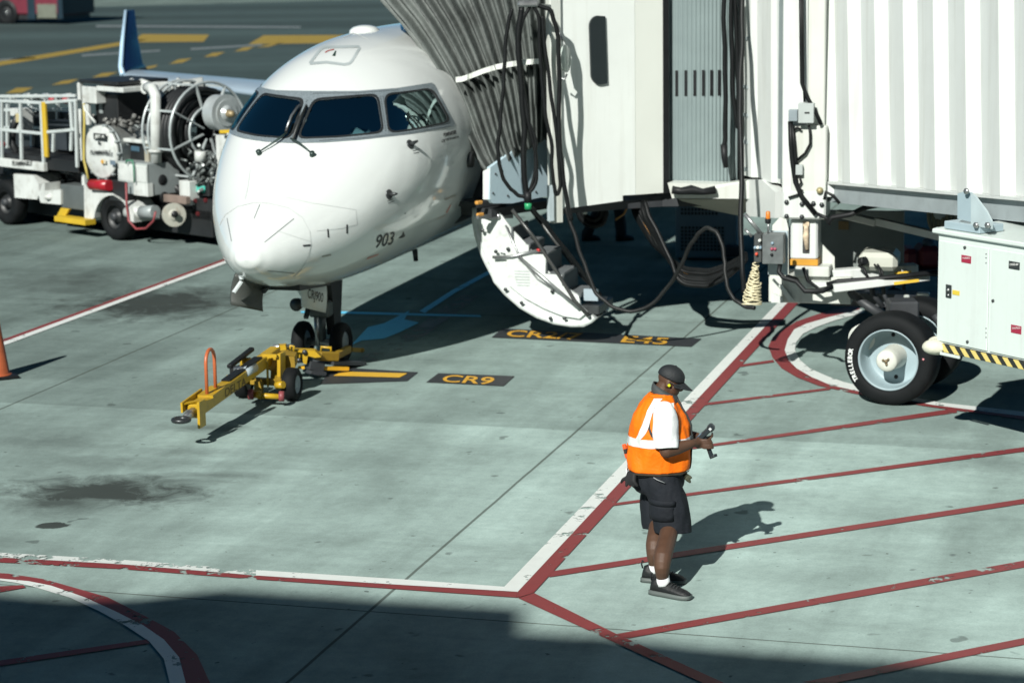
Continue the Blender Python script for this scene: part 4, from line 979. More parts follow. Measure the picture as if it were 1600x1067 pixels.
# inner (telescoping) tunnel section to the left of the column
m = MB(); xa, xb = TF.px(1165, 200)[0], TF.px(1219, 200)[0]; prof_ = [xa, xa + .20, xa + .26, xa + .5, xa + .56, xa + .80, xa + .86, xb]; of_ = [0, 0, .06, .06, 0, 0, .05, .05]
zb = TF.px(1190, 281)[1]
m.loft([[TF.pt(x, o, zb), TF.pt(x - .07, o, 5.6)] for x, o in zip(prof_, of_)], caps=False, closed_ring=False, smooth=False)
tw2 = obj('inner_tunnel_wall', m, bw, bridge); so = tw2.modifiers.new('thickness', 'SOLIDIFY'); so.thickness = .015
for y in (60, 136, 180, 222, 264): m = MB(); m.pbox(TF, 1160, y - 2.5, 1167, y + 2.5, -.03, .04); obj('hinge', m, bgrey, tw2)
m = MB(); m.pbox(TF, 1216.5, -60, 1219.5, 280, -.03, .06); obj('tunnel_seam', m, mat('seam_grey', (0.20, 0.24, 0.24), 0.5), bridge)
m = MB(); m.poly([TF.at(x, y, -.05) for x, y in ((1165, 281), (1190, 281), (1211, 300), (1211, 341), (1166, 338))], TF.n * .35); obj('gusset', m, bw, bridge)
# --- lift column
LF = Frame(V((3.1, 25.55, 0)), (0.97, -0.24))
def lb(name, a, b, c, e, off, th, mt, par=None, bev=.01):
    q = MB(); q.pbox(LF, a, b, c, e, off, th, bev); return obj(name, q, mt, par or bridge)
colm = lb('lift_column', 1223, -80, 1262, 300, 0, .42, bw)
lb('column_cover', 1249, -80, 1289, 296, .03, .40, bw2, colm)
lb('column_cover', 1236, 197, 1291, 300, -.05, .2, bw2, colm)
lb('column_head', 1222, 298, 1290, 343, -.06, .5, bw, colm, .02)
ram = lb('lift_ram', 1235, 342, 1277.5, 406, .04, .34, bw, colm, .02)
lb('warning_band', 1234.5, 405.5, 1278, 415, .035, .35, mat('orange_band', (0.50, 0.24, 0.02), 0.5), ram, .004)
lb('ram_slot', 1254, 347, 1265, 396, .03, .02, mat('slot_shadow', (0.03, 0.03, 0.03), 0.6), ram, .004)
m = MB(); m.tube([LF.at(1260, 348, .02), LF.at(1259, 370, .02), LF.at(1261, 390, .02)], [.02, .035, .02]); m.pbox(LF, 1255, 347, 1264, 354, .01, .03); obj('ram_grease_fitting', m, mat('rusty_cream', (0.5, 0.40, 0.28), 0.7, var=.4, scale=20), ram)
for x, y in ((1253, 319), (1271, 318), (1253, 339), (1284, 320), (1229, 316), (1229, 338)):
    m = MB(); m.lathe(LF.at(x, y, -.06), -LF.n, [(0, .028), (.02, .026), (.022, 0)], 6); obj('bolt', m, dkmetal, colm)
m = MB(); m.lathe(LF.at(1281, 298, -.06), -LF.n, [(0, .04), (.03, .035), (.05, .02), (.052, 0)], 10); obj('column_pin', m, mat('brass_pin', (0.35, 0.30, 0.16), 0.5, .4), colm)
m = MB(); m.poly([LF.at(x, y, .02) for x, y in ((1291, 287), (1305, 285), (1324, 306), (1290, 308))], LF.n * .2); obj('gusset', m, bw, colm)
m = MB(); m.poly([LF.at(x, y, .25) for x, y in ((1278, 374), (1292, 390), (1304, 402), (1304, 421), (1278, 421))], LF.n * .04); obj('gusset', m, bw2, colm)
m = MB(); m.poly([LF.at(x, y, .2) for x, y in ((1207, 352), (1218, 340), (1232, 341), (1232, 430), (1202, 430))], LF.n * .05); obj('gusset', m, bw2, colm)
lb('ram_base', 1241, 417, 1296, 433, -.03, .5, bw2, colm)
carr = lb('carriage_beam', 1201, 433, 1330, 474, .05, .55, bw2, None)
lb('carriage_step', 1260, 441, 1298, 450, -.04, .12, bw, carr, .006)
m = MB(); m.poly([LF.at(x, y, .0) for x, y in ((1216, 446), (1221, 444), (1241, 470), (1231, 470))], LF.n * .03); m.poly([LF.at(x, y, .0) for x, y in ((1205, 458), (1222, 464), (1224, 473), (1205, 473))], LF.n * .03); obj('brace_plate', m, bw, carr)
# carriage beams running right to the wheel, with yellow ends
m = MB(); m.bar(LF.at(1296, 432, .2), LF.at(1432, 422, .55), .16, .15, .01); b1 = obj('carriage_beam', m, bw, bridge)
m = MB(); m.bar(LF.at(1398, 429.5, .33), LF.at(1424, 427.5, .33), .02, .06); obj('warning_band', m, mat('yellow_band', (0.60, 0.38, 0.03), 0.5), b1)
m = MB(); m.bar(LF.at(1302, 450, -.22), LF.at(1452, 431, -.02), .14, .085, .008); b2 = obj('carriage_beam', m, bw, bridge)
m = MB(); m.bar(LF.at(1397, 443, -.20), LF.at(1436, 438, -.20), .02, .03); obj('warning_band', m, mat('yellow_band', (0.60, 0.38, 0.03), 0.5), b2)
m = MB(); m.bar(LF.at(1308, 333, .6), LF.at(1370, 348, .5), .12, .08, .01); m.bar(LF.at(1370, 346, .5), LF.at(1480, 372, -.3), .08, .08); obj('diagonal_beam', m, mat('beam_grey_white', (0.45, 0.46, 0.43), 0.5), bridge)
m = MB(); m.pbox(LF, 1341, 396, 1402, 424, .18, .5, .05); ac = obj('gearbox_cover', m, mat('cover_putty', (0.45, 0.46, 0.40), 0.5, var=.06), bridge)
m = MB(); m.tube([LF.at(1345, 409, .15), LF.at(1352, 407, .1)], [.05, .045]); m.tube([LF.at(1342, 415, .15), LF.at(1350, 420, .1), LF.at(1356, 434, .05)], .016); m.tube([LF.at(1366, 413, .14), LF.at(1374, 422, .1), LF.at(1377, 434, .05)], .012); m.tube([LF.at(1371, 413, .14), LF.at(1378, 423, .1), LF.at(1380, 434, .05)], .012); obj('motor_lead', m, blk, ac)
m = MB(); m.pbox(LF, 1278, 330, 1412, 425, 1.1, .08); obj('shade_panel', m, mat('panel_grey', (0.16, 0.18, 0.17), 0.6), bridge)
m = MB(); m.pbox(LF, 1310, 346, 1326, 359, 1.08, .01); obj('warning_label', m, mat('label_brown', (0.20, 0.13, 0.05), 0.6), bridge)
m = MB(); m.pbox(LF, 1300, 460, 1500, 480, .75, .3); m.pbox(LF, 1395, 468, 1475, 500, .3, .3); obj('axle_frame', m, bdark, bridge)
m = MB(); m.pbox(LF, 1396, 470, 1443, 476, .0, .1, .01); m.pbox(LF, 1412, 461, 1421, 469, .0, .06, .01); m.pbox(LF, 1432, 458, 1452, 463, .2, .1, .01); obj('hydraulic_block', m, mat('alloy_bright', (0.5, 0.53, 0.5), 0.4, .3), bridge)
m = MB(); m.tube([LF.at(1326, 455, .1), LF.at(1350, 474, .0), LF.at(1378, 492, -.1)], .05); m.tube([LF.at(1360, 440, .0), LF.at(1364, 460, .0), LF.at(1380, 480, .0)], .03); m.tube([LF.at(1378, 440, .0), LF.at(1382, 462, .0), LF.at(1392, 485, .0)], .025); obj('steering_arm', m, bdark, bridge)
for pts, r in (([(1255, 418), (1262, 438), (1280, 452), (1302, 448), (1310, 440)], .02), ([(1228, 430), (1245, 436), (1256, 455), (1275, 458), (1300, 450)], .018), ([(1292, 445), (1310, 440), (1360, 437), (1470, 425)], .03), ([(1294, 350), (1300, 340), (1330, 335), (1350, 325), (1392, 316)], .03), ([(1288, 312), (1290, 300), (1302, 306), (1312, 318)], .018), ([(1276, 334), (1292, 341), (1294, 346)], .02)):
    m = MB(); m.tube([LF.at(x, y, -.16) for x, y in pts], r); obj('cable', m, blk, bridge)
# --- junction boxes and conduits on the column
jb = lb('junction_box', 1247, 162, 1271.5, 193, -.17, .12, mat('box_grey', (0.36, 0.39, 0.38), 0.45), colm, .006)
lb('nameplate', 1257, 175.5, 1265, 178, -.173, .004, blk, jb, 0)
lb('junction_box', 1232, 172, 1246, 190, -.15, .1, mat('box_grey_dark', (0.22, 0.26, 0.28), 0.45), colm, .006)
lb('junction_box', 1243, 258, 1254, 274, -.12, .07, mat('box_grey', (0.36, 0.39, 0.38), 0.45), colm, .006)
for pts, r in (([(1251, -40), (1252, 60), (1253, 130), (1261, 152), (1275, 176), (1283, 195)], .022), ([(1254, -40), (1255, 70), (1255.5, 130), (1257, 160)], .012), ([(1235, 190), (1236, 225), (1238, 250), (1243, 285), (1253, 308), (1275, 335)], .028), ([(1238, 195), (1241, 225), (1243, 250), (1247, 262)], .02), ([(1264, 196), (1266, 210), (1266, 225), (1258, 240), (1246, 250)], .015), ([(1238, 204), (1246, 200), (1252, 203)], .014), ([(1248, 274), (1252, 285), (1247, 293), (1254, 298), (1248, 304), (1232, 309)], .012)):
    m = MB(); m.tube([LF.at(x, y, -.09) for x, y in pts], r, 8); obj('conduit', m, hose_m, colm)
# --- operator control box, beacon
CBF = Frame(V((2.55, 24.6, 0)), (0.97, -.24))
def cb_(name, a, b, c, e, off, th, mt, par=None, bev=.006):
    q = MB(); q.pbox(CBF, a, b, c, e, off, th, bev); return obj(name, q, mt, par or bridge)
bx = cb_('control_box', 1191, 367, 1224, 413, 0, .22, mat('box_steel', (0.15, 0.165, 0.165), 0.4, .4, var=.15, scale=12), None)
cb_('control_panel', 1178, 366, 1190, 410, .02, .18, mat('panel_dark', (0.06, 0.065, 0.065), 0.4, .3), bx)
cb_('mounting_plate', 1200, 361, 1231, 430, .24, .03, mat('plate_blue_grey', (0.36, 0.43, 0.46), 0.4, .1), bx)
for x, y, c in ((1187, 376, 'w'), (1180, 387, 'b'), (1184, 387, 'w'), (1188, 387, 'b'), (1182, 397, 'r'), (1207, 380, 'b'), (1206, 389, 'p'), (1211, 389, 'p'), (1206, 398, 'k')):
    m = MB(); m.lathe(CBF.at(x, y, .0), -CBF.n, [(-.03, .0165), (.015, .0165), (.02, .012), (.021, 0)], 10)
    obj('push_button', m, {'w': mat('button_white', (0.6, 0.62, 0.58), .4), 'b': mat('button_blue', (0.2, 0.28, 0.34), .4), 'r': mat('button_red', (0.5, 0.05, 0.02), .4), 'p': mat('button_maroon', (0.3, 0.05, 0.09), .4), 'k': blk}[c], bx)
m = MB(); m.tube([CBF.at(1164, 335, .1), CBF.at(1189, 365, .1)], .022); m.tube([CBF.at(1164, 358, .1), CBF.at(1175, 370, .1)], .014); obj('box_stay', m, metal, bx)
m = MB(); m.tube([CBF.at(1219, 412, .05), CBF.at(1217, 425, .02), CBF.at(1224, 434, .0), CBF.at(1245, 440, -.05), CBF.at(1258, 455, -.1), CBF.at(1285, 455, -.1), CBF.at(1300, 448, .0)], .026); obj('cable', m, blk, bx)
m = MB(); m.tube([CBF.at(1200.5, 365, .12), CBF.at(1200.5, 346, .12)], .012); bs = obj('beacon_stem', m, metal, bridge)
m = MB(); m.lathe(CBF.at(1200, 346, .12), (0, 0, 1), [(-.02, .03), (.02, .034), (.03, .03), (.03, 0)], 14); obj('beacon_base', m, blk, bs)
m = MB(); m.lathe(CBF.at(1200, 342, .12), (0, 0, 1), [(0, .026), (.07, .024), (.08, .016), (.083, 0)], 14); obj('beacon_lens', m, mat('amber_lens', (0.55, 0.17, 0.02), 0.25), bs)
# --- wheel bogie
WX = V((-.44, -.90, 0)).normalized(); wc = gp(1388, 633); wc.z = .475
def big_wheel(c, name='wheel'):
    m = MB(); m.lathe(c, WX, [(-.34, .27), (-.34, .40), (-.31, .452), (-.25, .472), (-.1, .476), (.0, .470), (.03, .455), (.05, .42), (.055, .36), (.045, .325), (.03, .315), (.0, .31)], 64); o = obj(name, m, tyre, bridge)
    m = MB(); m.lathe(c, WX, [(-.02, .312), (.036, .318), (.04, .305), (.0, .300), (-.08, .292), (-.215, .283), (-.23, .265), (-.225, .20), (-.21, .12), (-.21, 0)], 64); r = obj('rim', m, mat('rim_blue_grey', (0.27, 0.345, 0.37), 0.45, var=.06, dirt=.2, dirtcol=(.15, .17, .17)), o)
    m = MB(); m.lathe(c, WX, [(-.23, .13), (-.05, .115), (.075, .112), (.095, .10), (.10, .06), (.10, 0)], 32); h = obj('hub', m, mat('hub_cream', (0.55, 0.56, 0.50), 0.5, dirt=.3, dirtcol=(.2, .19, .15), dscale=14), o)
    m = MB(); ey = V((0, 0, 1)); ex = WX.cross(ey)
    for a in (0.3, 2.4, 4.5): m.lathe(c + WX * .10 + (ex * cos(a) + ey * sin(a)) * .032, WX, [(0, .014), (.016, .012), (.018, 0)], 8)
    m.lathe(c + WX * .1, WX, [(0, .02), (.02, .018), (.022, 0)], 10); obj('hub_bolt', m, mat('rusty_steel', (0.16, 0.12, 0.07), 0.6, .4, var=.4, scale=30), h)
    m = MB()
    for a in (1.45, -1.62): m.lathe(c - WX * .228 + (ex * cos(a) + ey * sin(a)) * .22, WX, [(0, .022), (.006, .022), (.007, 0)], 10)
    obj('valve_hole', m, blk, r)
    return o, ex, ey
w1, ex, ey = big_wheel(wc); big_wheel(wc - WX * .95)
# white lettering around the sidewall
vs_all = MB(); word = 'TRELLEBORG'; a0, a1 = 216, 165
exr = ex if ex.x > 0 else -ex
for i, ch in enumerate(word[:9]):
    ang = R(a0 + (a1 - a0) * (i + .5) / 9); vs, fs, wd = text_tris(ch, .03)
    rad = exr * cos(ang) + ey * sin(ang); tg = -(exr * -sin(ang) + ey * cos(ang))
    hgt, wid = .047, min(.041, .046 * wd)
    B = [vs_all.bm.verts.new(wc + WX * .0585 + rad * (.373 + v.y * hgt) + tg * ((v.x / wd - .5) * wid)) for v in vs]
    for f in fs: vs_all.bm.faces.new([B[j] for j in f])
obj('lettering', vs_all, mat('tyre_letter_white', (0.7, 0.72, 0.7), 0.5), w1)
m = MB(); m.lathe(wc + WX * .058 + exr * .375 + ey * .04, WX, [(0, .012), (.004, .012), (.005, 0)], 8); obj('balance_dot', m, mat('pink_dot', (0.55, 0.22, 0.24), 0.5), w1)
m = MB(); m.lathe(wc - WX * .5 - exr * .36 + ey * .16, WX, [(0, 0), (.02, .12), (.06, .14), (.3, .14), (.3, 0)], 24); obj('drive_motor', m, bw2, bridge)
m = MB(); m.tube([wc - WX * .15, wc - WX * .95], .09); obj('axle', m, bdark, bridge)
m = MB(); q = wc - WX * .45; m.bar(q + V((0, 0, .1)), q + V((0, 0, .55)), .3, .3, .02); m.tube([q + exr * .35 + ey * .42, q + exr * .42 + ey * .3], .05); obj('bogie_frame', m, bdark, bridge)
# --- equipment cabinet hung from the tunnel
KF = Frame(V((675 / 3650 * 21.5, 21.5, 0)), (0.53, -0.848))
cabm = mat('cabinet_white', (0.56, 0.62, 0.59), 0.4, var=.02, dirt=.12, dirtcol=(.3, .3, .28), streak=.2)
zt, zb = KF.px(1475, 366)[1], KF.px(1475, 537)[1]; xr = KF.px(1546, 450)[0]
def kb(name, x0, x1, o0, o1, z0, z1, mt, par=None, bev=.006):
    q = MB(); q.fbox(KF, x0, x1, o0, o1, z0, z1, bev); return obj(name, q, mt, par or bridge)
cab = kb('equipment_cabinet', 0, 2.6, 0, 1.0, zb, zt, cabm, None)
kb('cabinet_lid', -.05, 2.65, -.04, 1.05, zt, zt + .045, cabm, cab, .01)
d1 = kb('cabinet_door', .03, xr, -.018, -.001, zb + .02, zt - .06, cabm, cab); x3 = xr + .035
d2 = kb('cabinet_door', x3, x3 + .8, -.018, -.001, zb + .02, zt - .06, cabm, cab); kb('cabinet_door', x3 + .83, x3 + 1.7, -.018, -.001, zb + .02, zt - .06, cabm, cab)
def stick(name, a, b, c, e, mt, par, words=None, off=-.022):
    q = MB(); q.pbox(KF, a, b, c, e, off, .004); o = obj(name, q, mt, par)
    return o
rl, bl, yl = mat('label_red', (0.30, 0.02, 0.05), .5), mat('label_black', (0.025, 0.03, 0.03), .5), mat('label_yellow', (0.60, 0.45, 0.05), .5)
def ltext(s, a, b, c, e, par):
    o = KF.at(a, e, -.0235); x = KF.at(c, e, -.0235) - o; y = KF.at(a, b, -.0235) - o; vs, fs, wd = text_tris(s, .02); q = MB(); B = [q.bm.verts.new(o + x * (v.x / wd) + y * v.y) for v in vs]
    for f in fs: q.bm.faces.new([B[i] for i in f])
    obj('lettering', q, mat('label_text_white', (.6, .6, .58), .5), par)
s_ = stick('warning_label', 1502, 399.5, 1517, 411, rl, d1); ltext('WARNING', 1503.5, 402, 1515.5, 404.5, s_)
s_ = stick('warning_label', 1576, 409, 1593, 421, bl, d2); ltext('DANGER 480V', 1577.5, 411.5, 1591.5, 415, s_)
s_ = stick('warning_label', 1579.5, 508.5, 1595.5, 521, rl, d2); ltext('CAUTION', 1581.5, 511, 1594, 514, s_)
stick('caution_label', 1488, 454, 1499, 461, yl, d1)
lt = stick('door_latch', 1477.5, 445, 1486, 465, bl, d1, off=-.03)
m = MB(); m.lathe(KF.at(1482, 453, -.032), -KF.n, [(0, .016), (.015, .014), (.016, 0)], 10); m.lathe(KF.at(1482, 461, -.032), -KF.n, [(0, .012), (.01, .01), (.011, 0)], 10); obj('latch_handle', m, metal, lt)
for x, y, d_ in ((1508, 387, d1), (1512, 534, d1), (1552, 470, d2)):
    m = MB(); m.lathe(KF.at(x, y, -.018), -KF.n, [(0, .016), (.012, .013), (.013, 0)], 10); obj('door_lock', m, bl, d_)
for y in (397, 403, 411, 513, 520, 527): m = MB(); m.lathe(KF.at(1541, y, -.018), -KF.n, [(0, .006), (.006, .005), (.007, 0)], 8); obj('rivet', m, dkmetal, d1)
# hazard striped edges
hz = bpy.data.materials.new('hazard_stripes'); hz.use_nodes = True; t = hz.node_tree; N, L = t.nodes, t.links; p = N['Principled BSDF']; p.inputs['Roughness'].default_value = .5
g = N.new('ShaderNodeNewGeometry'); dp_ = N.new('ShaderNodeVectorMath'); dp_.operation = 'DOT_PRODUCT'; dv = KF.d * 7.2 + V((0, 0, 7.2)); dp_.inputs[1].default_value = dv
L.new(g.outputs['Position'], dp_.inputs[0]); fr_ = N.new('ShaderNodeMath'); fr_.operation = 'FRACT'; L.new(dp_.outputs['Value'], fr_.inputs[0])
gt = N.new('ShaderNodeMath'); gt.operation = 'GREATER_THAN'; gt.inputs[1].default_value = .5; L.new(fr_.outputs[0], gt.inputs[0])
mx = N.new('ShaderNodeMix'); mx.data_type = 'RGBA'; mx.inputs[6].default_value = (.02, .022, .02, 1); mx.inputs[7].default_value = (.62, .50, .16, 1); L.new(gt.outputs[0], mx.inputs[0]); L.new(mx.outputs[2], p.inputs['Base Color'])
kb('hazard_strip', .06, 2.6, -.012, -.001, zb - .075, zb - .003, hz, cab, 0); kb('cabinet_base', .05, 2.55, .0, .95, zb - .08, zb, bdark, cab, 0); kb('hazard_strip', -.012, -.001, .02, .95, zb + .02, zt - .05, hz, cab, 0)
kb('base_rail', .08, .34, -.03, -.013, zb - .105, zb - .078, cabm, cab, .003)
m = MB(); m.ell(KF.pt(.0, .0, zb - .045), (.135, .10, .075), n=20); m.ell(KF.pt(-.06, .06, zb - .03), (.09, .09, .07), n=16); obj('corner_bumper', m, mat('foam_cream', (0.55, 0.54, 0.44), .8, var=.1, scale=9, bump=.5, bscale=25), cab)
kb('shelf_bracket', -.16, -.05, .1, .5, zt - .02, zt + .03, bgrey, cab); m = MB(); m.lathe(KF.pt(-.03, .15, zt - .33), -KF.d, [(0, .05), (.03, .05), (.05, .03), (.05, 0)], 14); obj('side_lamp', m, mat('lamp_blue_grey', (.45, .52, .55), .3), cab)
m = MB(); m.ell(KF.pt(-.12, .3, zb + .2), (.10, .14, .28), n=16); obj('bagged_fitting', m, mat('grey_plastic_wrap', (.30, .34, .33), .4, var=.2), cab)
# hanger bracket between cabinet and tunnel beam
hb = mat('bracket_blue_grey', (0.33, 0.42, 0.46), .4, .15, var=.06)
zt2 = zt + .05
m = MB(); m.fbox(KF, .05, .52, .02, .32, zt2, zt2 + .07, .006); br = obj('hanger_bracket', m, hb, bridge)
def kpoly(pts, off, th): q = MB(); q.poly([KF.at(x, y, off) for x, y in pts], KF.n * th); return q
obj('bracket_plate', kpoly([(1496, 303), (1508, 299), (1517, 302), (1517, 347), (1496, 342)], .04, .03), hb, br)
obj('bracket_plate', kpoly([(1517, 303), (1522, 305), (1541, 330), (1549, 346), (1549, 358), (1517, 352)], .02, .02), mat('bracket_light', (0.42, 0.50, 0.52), .4, .1), br)
for x, y in ((1526, 352), (1544, 352), (1511, 299)): m = MB(); m.lathe(KF.at(x, y, -.0), -KF.n, [(0, .03), (.02, .028), (.022, 0)], 6); obj('bolt', m, metal, br)
# hose reel under the tunnel, coiled lead below the control box
m = MB()
for k in range(4): m.tube([LF.at(1462 + 22 * cos(a) * .5 + k * 7, 335 + 26 * sin(a), .9) for a in [2 * pi * i / 20 for i in range(20)]], .025, 6, closed=True)
obj('hose_reel', m, mat('hose_olive', (0.14, 0.135, 0.09), .6), bridge)
m = MB(); m.ell(LF.at(1468, 332, .95), (.1, .1, .1), n=12); obj('reel_hub', m, bgrey, bridge)
m = MB(); rnd = random.Random(3)
pth = []
for k in range(420):
    s = k / 419; a = s * 2 * pi * 26; rr = .025 + .075 * s + .02 * noise.noise(V((s * 40, 0, 0)))
    c = CBF.at(1181 - 6 * s, 414 + 60 * s, .1); pth.append(c + V((cos(a) * rr + .02 * noise.noise(V((s * 31, 4, 0))), sin(a) * rr, .028 * sin(a * .5 + 1) + .03 * noise.noise(V((s * 50, 9, 0))))))
m.tube(pth, .0085, 6); obj('coiled_lead', m, mat('cream_cord', (0.60, 0.54, 0.36), .5, var=.1), bx)
# ------------------------------------------------------------------ hanging hoses and cables (each a thing)
def cable(pts, r, Y, label, cat='cable', group=None, name='cable', m_=None, n=8):
    P = [V((x, y)) for x, y in pts]; out = []
    for i in range(len(P) - 1):   # catmull-rom in the picture, then at depth
        p0, p1, p2, p3 = P[max(i - 1, 0)], P[i], P[i + 1], P[min(i + 2, len(P) - 1)]
        for k in range(6):
            t = k / 6; out.append((.5 * (2 * p1 + (p2 - p0) * t + (2 * p0 - 5 * p1 + 4 * p2 - p3) * t * t + (3 * p1 - p0 - 3 * p2 + p3) * t**3), i + t))
    out.append((P[-1], len(P) - 1)); b = MB()
    out = [(q + V((noise.noise(V((u * 1.7, r * 90, Y[0]))), noise.noise(V((u * 1.7, 7.7, r * 50))))) * 2.2, u) for q, u in out]
    b.tube([atY(q.x, q.y, Y[0] + (Y[1] - Y[0]) * u / (len(P) - 1)) for q, u in out], r, n)
    return single(name, b, m_ or hose_m, label, cat, group)
H = 'black hoses hung over the hook at the cab corner'
hs = [([(800, 15), (794, 40), (789, 90), (786, 150), (781, 200), (779, 250), (790, 285), (806, 303), (822, 305), (835, 290), (838, 250), (826, 190), (815, 120), (812, 50), (820, 20)], .022, 'black hose making the widest loop, left of the others at the cab corner'),
      ([(815, 12), (810, 60), (814, 130), (819, 200), (818, 270), (824, 312)], .034, 'thick black hose dropping straight to the green taped plug'),
      ([(828, 10), (815, 40), (814, 100), (822, 170), (836, 220), (836, 265), (828, 300)], .02, 'black hose crossing in front of the grey hood to the green plug'),
      ([(832, 8), (842, 30), (845, 100), (852, 170), (862, 230), (864, 280), (870, 304), (875, 285), (871, 220), (860, 140), (850, 60), (848, 25)], .022, 'black hose in a narrow loop beside the cab corner post'),
      ([(836, 8), (858, 16), (868, 40), (873, 70), (874, 140), (875, 230), (884, 300), (892, 345)], .026, 'black hose arching over furthest right against the white cab wall')]
for p_, r_, l_ in hs: cable(p_, r_, (26.75, 26.75), l_, 'hose', H, 'hanging_hose')
m = MB(); m.box(Matrix.Translation(atY(825, 6, 26.8)), (.24, .22, .07), .02); m.bar(atY(825, 8, 26.8), atY(866, 12, 27.2), .04, .05); hk = obj('hose_hook', m, metal, bridge)
m = MB(); m.tube([atY(824.5, 300, 26.72), atY(825, 317, 26.72)], .045); pl = single('plug', m, blk, 'black ground power plug wrapped in green tape hanging at the hood base', 'plug')
m = MB(); m.tube([atY(825, 317, 26.72), atY(825.3, 327, 26.72)], .043); o = obj('tape', m, mat('green_tape', (0.02, 0.28, 0.11), .4), pl)
# mirror beside the cab wall
mi = thing('convex_mirror', atY(878, 75, 27.0), 'oval convex mirror with pale rim beside the black hoses on cab', 'mirror')
m = MB(); q = atY(878, 92, 27.05); m.lathe(q, V((.93, -.35, .05)), [(0, .0), (.02, .14), (.05, .165), (.06, .15), (.062, 0)], 24); obj('mirror_disc', m, mat('mirror_pale', (.42, .48, .44), .2), mi)
m = MB(); m.tube([atY(879, 64, 26.95), atY(870, 40, 27.1), atY(866, 30, 27.2)], .018); m.tube([atY(876, 122, 27.0), atY(882, 125, 27.0), atY(886, 116, 27.0)], .012); obj('mirror_bracket', m, metal, mi)
# cables down the slat curtain
G2 = 'black cables hanging down the slatted curtain'
cable([(1132, -30), (1131, 60), (1133, 140), (1132, 200), (1131, 230)], .028, (27.6, 27.6), 'black cable end hanging furthest left on the slatted curtain', 'cable', G2)
m = MB(); m.tube([atY(1131, 226, 27.6), atY(1132, 246, 27.6), atY(1134, 262, 27.6)], [.04, .04, .03]); single('cable_plug', m, blk, 'black connector at the end of the left cable on the slats', 'plug')
cable([(1142, -30), (1143, 70), (1145, 150), (1151, 195), (1155, 190), (1153, 120), (1150, 40), (1149, -30)], .026, (27.6, 27.6), 'black cable looped back up in the middle of the slatted curtain', 'cable', G2)
cable([(1160, -30), (1159, 60), (1156, 140), (1157, 220), (1158, 330), (1160, 420), (1163, 455)], .03, (27.55, 26.0), 'black cable running full height beside the inner tunnel section', 'cable', G2)
cable([(1157, 0), (1157, 90), (1155, 200), (1158, 300)], .024, (27.58, 27.4), 'second black cable strapped behind the full height one', 'cable', G2)
# drooping hose from the cab over to the control box
cable([(884, 325), (897, 365), (912, 410), (928, 450), (948, 474), (985, 486), (1020, 474), (1048, 442), (1066, 410), (1082, 378), (1097, 360), (1112, 358), (1125, 372), (1132, 405), (1134, 435), (1145, 465), (1160, 477), (1180, 482)], .024, (26.9, 25.6), 'long grey black hose drooping between the airstair and control box', 'hose', None, 'drooping_hose', mat('worn_hose', (0.008, 0.009, 0.009), .5, var=.3, spec=.3))
cable([(831, 325), (848, 345), (880, 385), (915, 432), (938, 462)], .024, (26.72, 27.1), 'black cable falling from the green plug towards the airstair foot', 'cable')
G3 = 'cables drooping in a bundle under the cab'
rn = random.Random(5)
for k in range(11):
    d = k * 3.0 + rn.random() * 3; w_ = k * 1.6
    pts = [(985 + k * 2.2, 316), (997 + k * 2.4, 345 + d * .2), (1025 + k * 2, 385 + d * .45), (1060, 412 + d * .75), (1100, 422 + d * .8), (1140, 410 + d * .6), (1166, 395 + d * .3)]
    cable(pts, (.009 if k == 4 else .02 + .008 * rn.random()), (28.2 - k * .05, 27.0 - k * .03), 'drooping cable in the bundle slung low under the cab floor', 'cable', G3, 'cable', mat('orange_cable', (0.30, 0.14, 0.025), .5) if k == 4 else hose_m)
for pts, l in (([(902, 322), (908, 340), (922, 352), (938, 350), (946, 335), (944, 318)], 'black cable loop under the cab near the airstair'), ([(908, 325), (914, 338), (926, 344), (936, 340), (942, 322)], 'smaller black cable loop inside the wider one under the cab')):
    cable(pts, .04, (28.5, 28.5), l)
cable([(980, 318), (977, 332), (966, 340), (963, 344)], .013, (28.3, 28.3), 'thin orange lead with pale tip hanging under the cab', 'cable', None, 'orange_lead', mat('orange_cable', (0.42, 0.20, 0.03), .5))
m = MB(); m.pbox(CW, 912, 324, 918, 335, .3, .05, .005); obj('drain_tab', m, bw, bridge)
# ------------------------------------------------------------------ tow bar on the nose gear
E0 = V((-3.166, 21.87, 0)); TD_ = V((.231, .973, 0)).normalized(); TL_ = V((TD_.y, -TD_.x, 0))   # along, to the right
def tb(a, l, z): return E0 + TD_ * a + TL_ * l + V((0, 0, z))
yel = mat('towbar_yellow', (0.44, 0.27, 0.012), 0.4, var=.10, scale=6, dirt=.45, dirtcol=(.12, .085, .02), dscale=9)
tow = thing('tow_bar', tb(2.2, 0, 0), 'yellow aircraft tow bar on two small wheels hooked to the nose gear', 'tow bar')
zt = lambda a: .30 + .045 * a
m = MB(); m.bar(tb(.28, 0, zt(.28)), tb(2.75, 0, zt(2.75)), .115, .135, .008); bm_ = obj('beam', m, yel, tow)
m = MB(); m.bar(tb(.20, -.085, zt(.3) + .05), tb(.75, -.085, zt(.7) + .06), .02, .10); m.bar(tb(.20, .085, zt(.3) - .02), tb(.36, .085, zt(.3) - .02), .025, .26); m.bar(tb(.24, -.09, zt(.3) + .08), tb(.5, .09, zt(.4) + .082), .05, .012); obj('end_bracket', m, yel, bm_)
m = MB(); m.tube([tb(.29, 0, zt(.2)), tb(.16, 0, .305), tb(.06, 0, .30)], [.05, .045, .03]); obj('eye_shank', m, metal, tow)
m = MB(); m.tube([tb(-.04 + .075 * cos(a), .075 * sin(a), .30) for a in [2 * pi * k / 20 for k in range(20)]], .024, 8, closed=True); obj('tow_eye', m, dkmetal, tow)
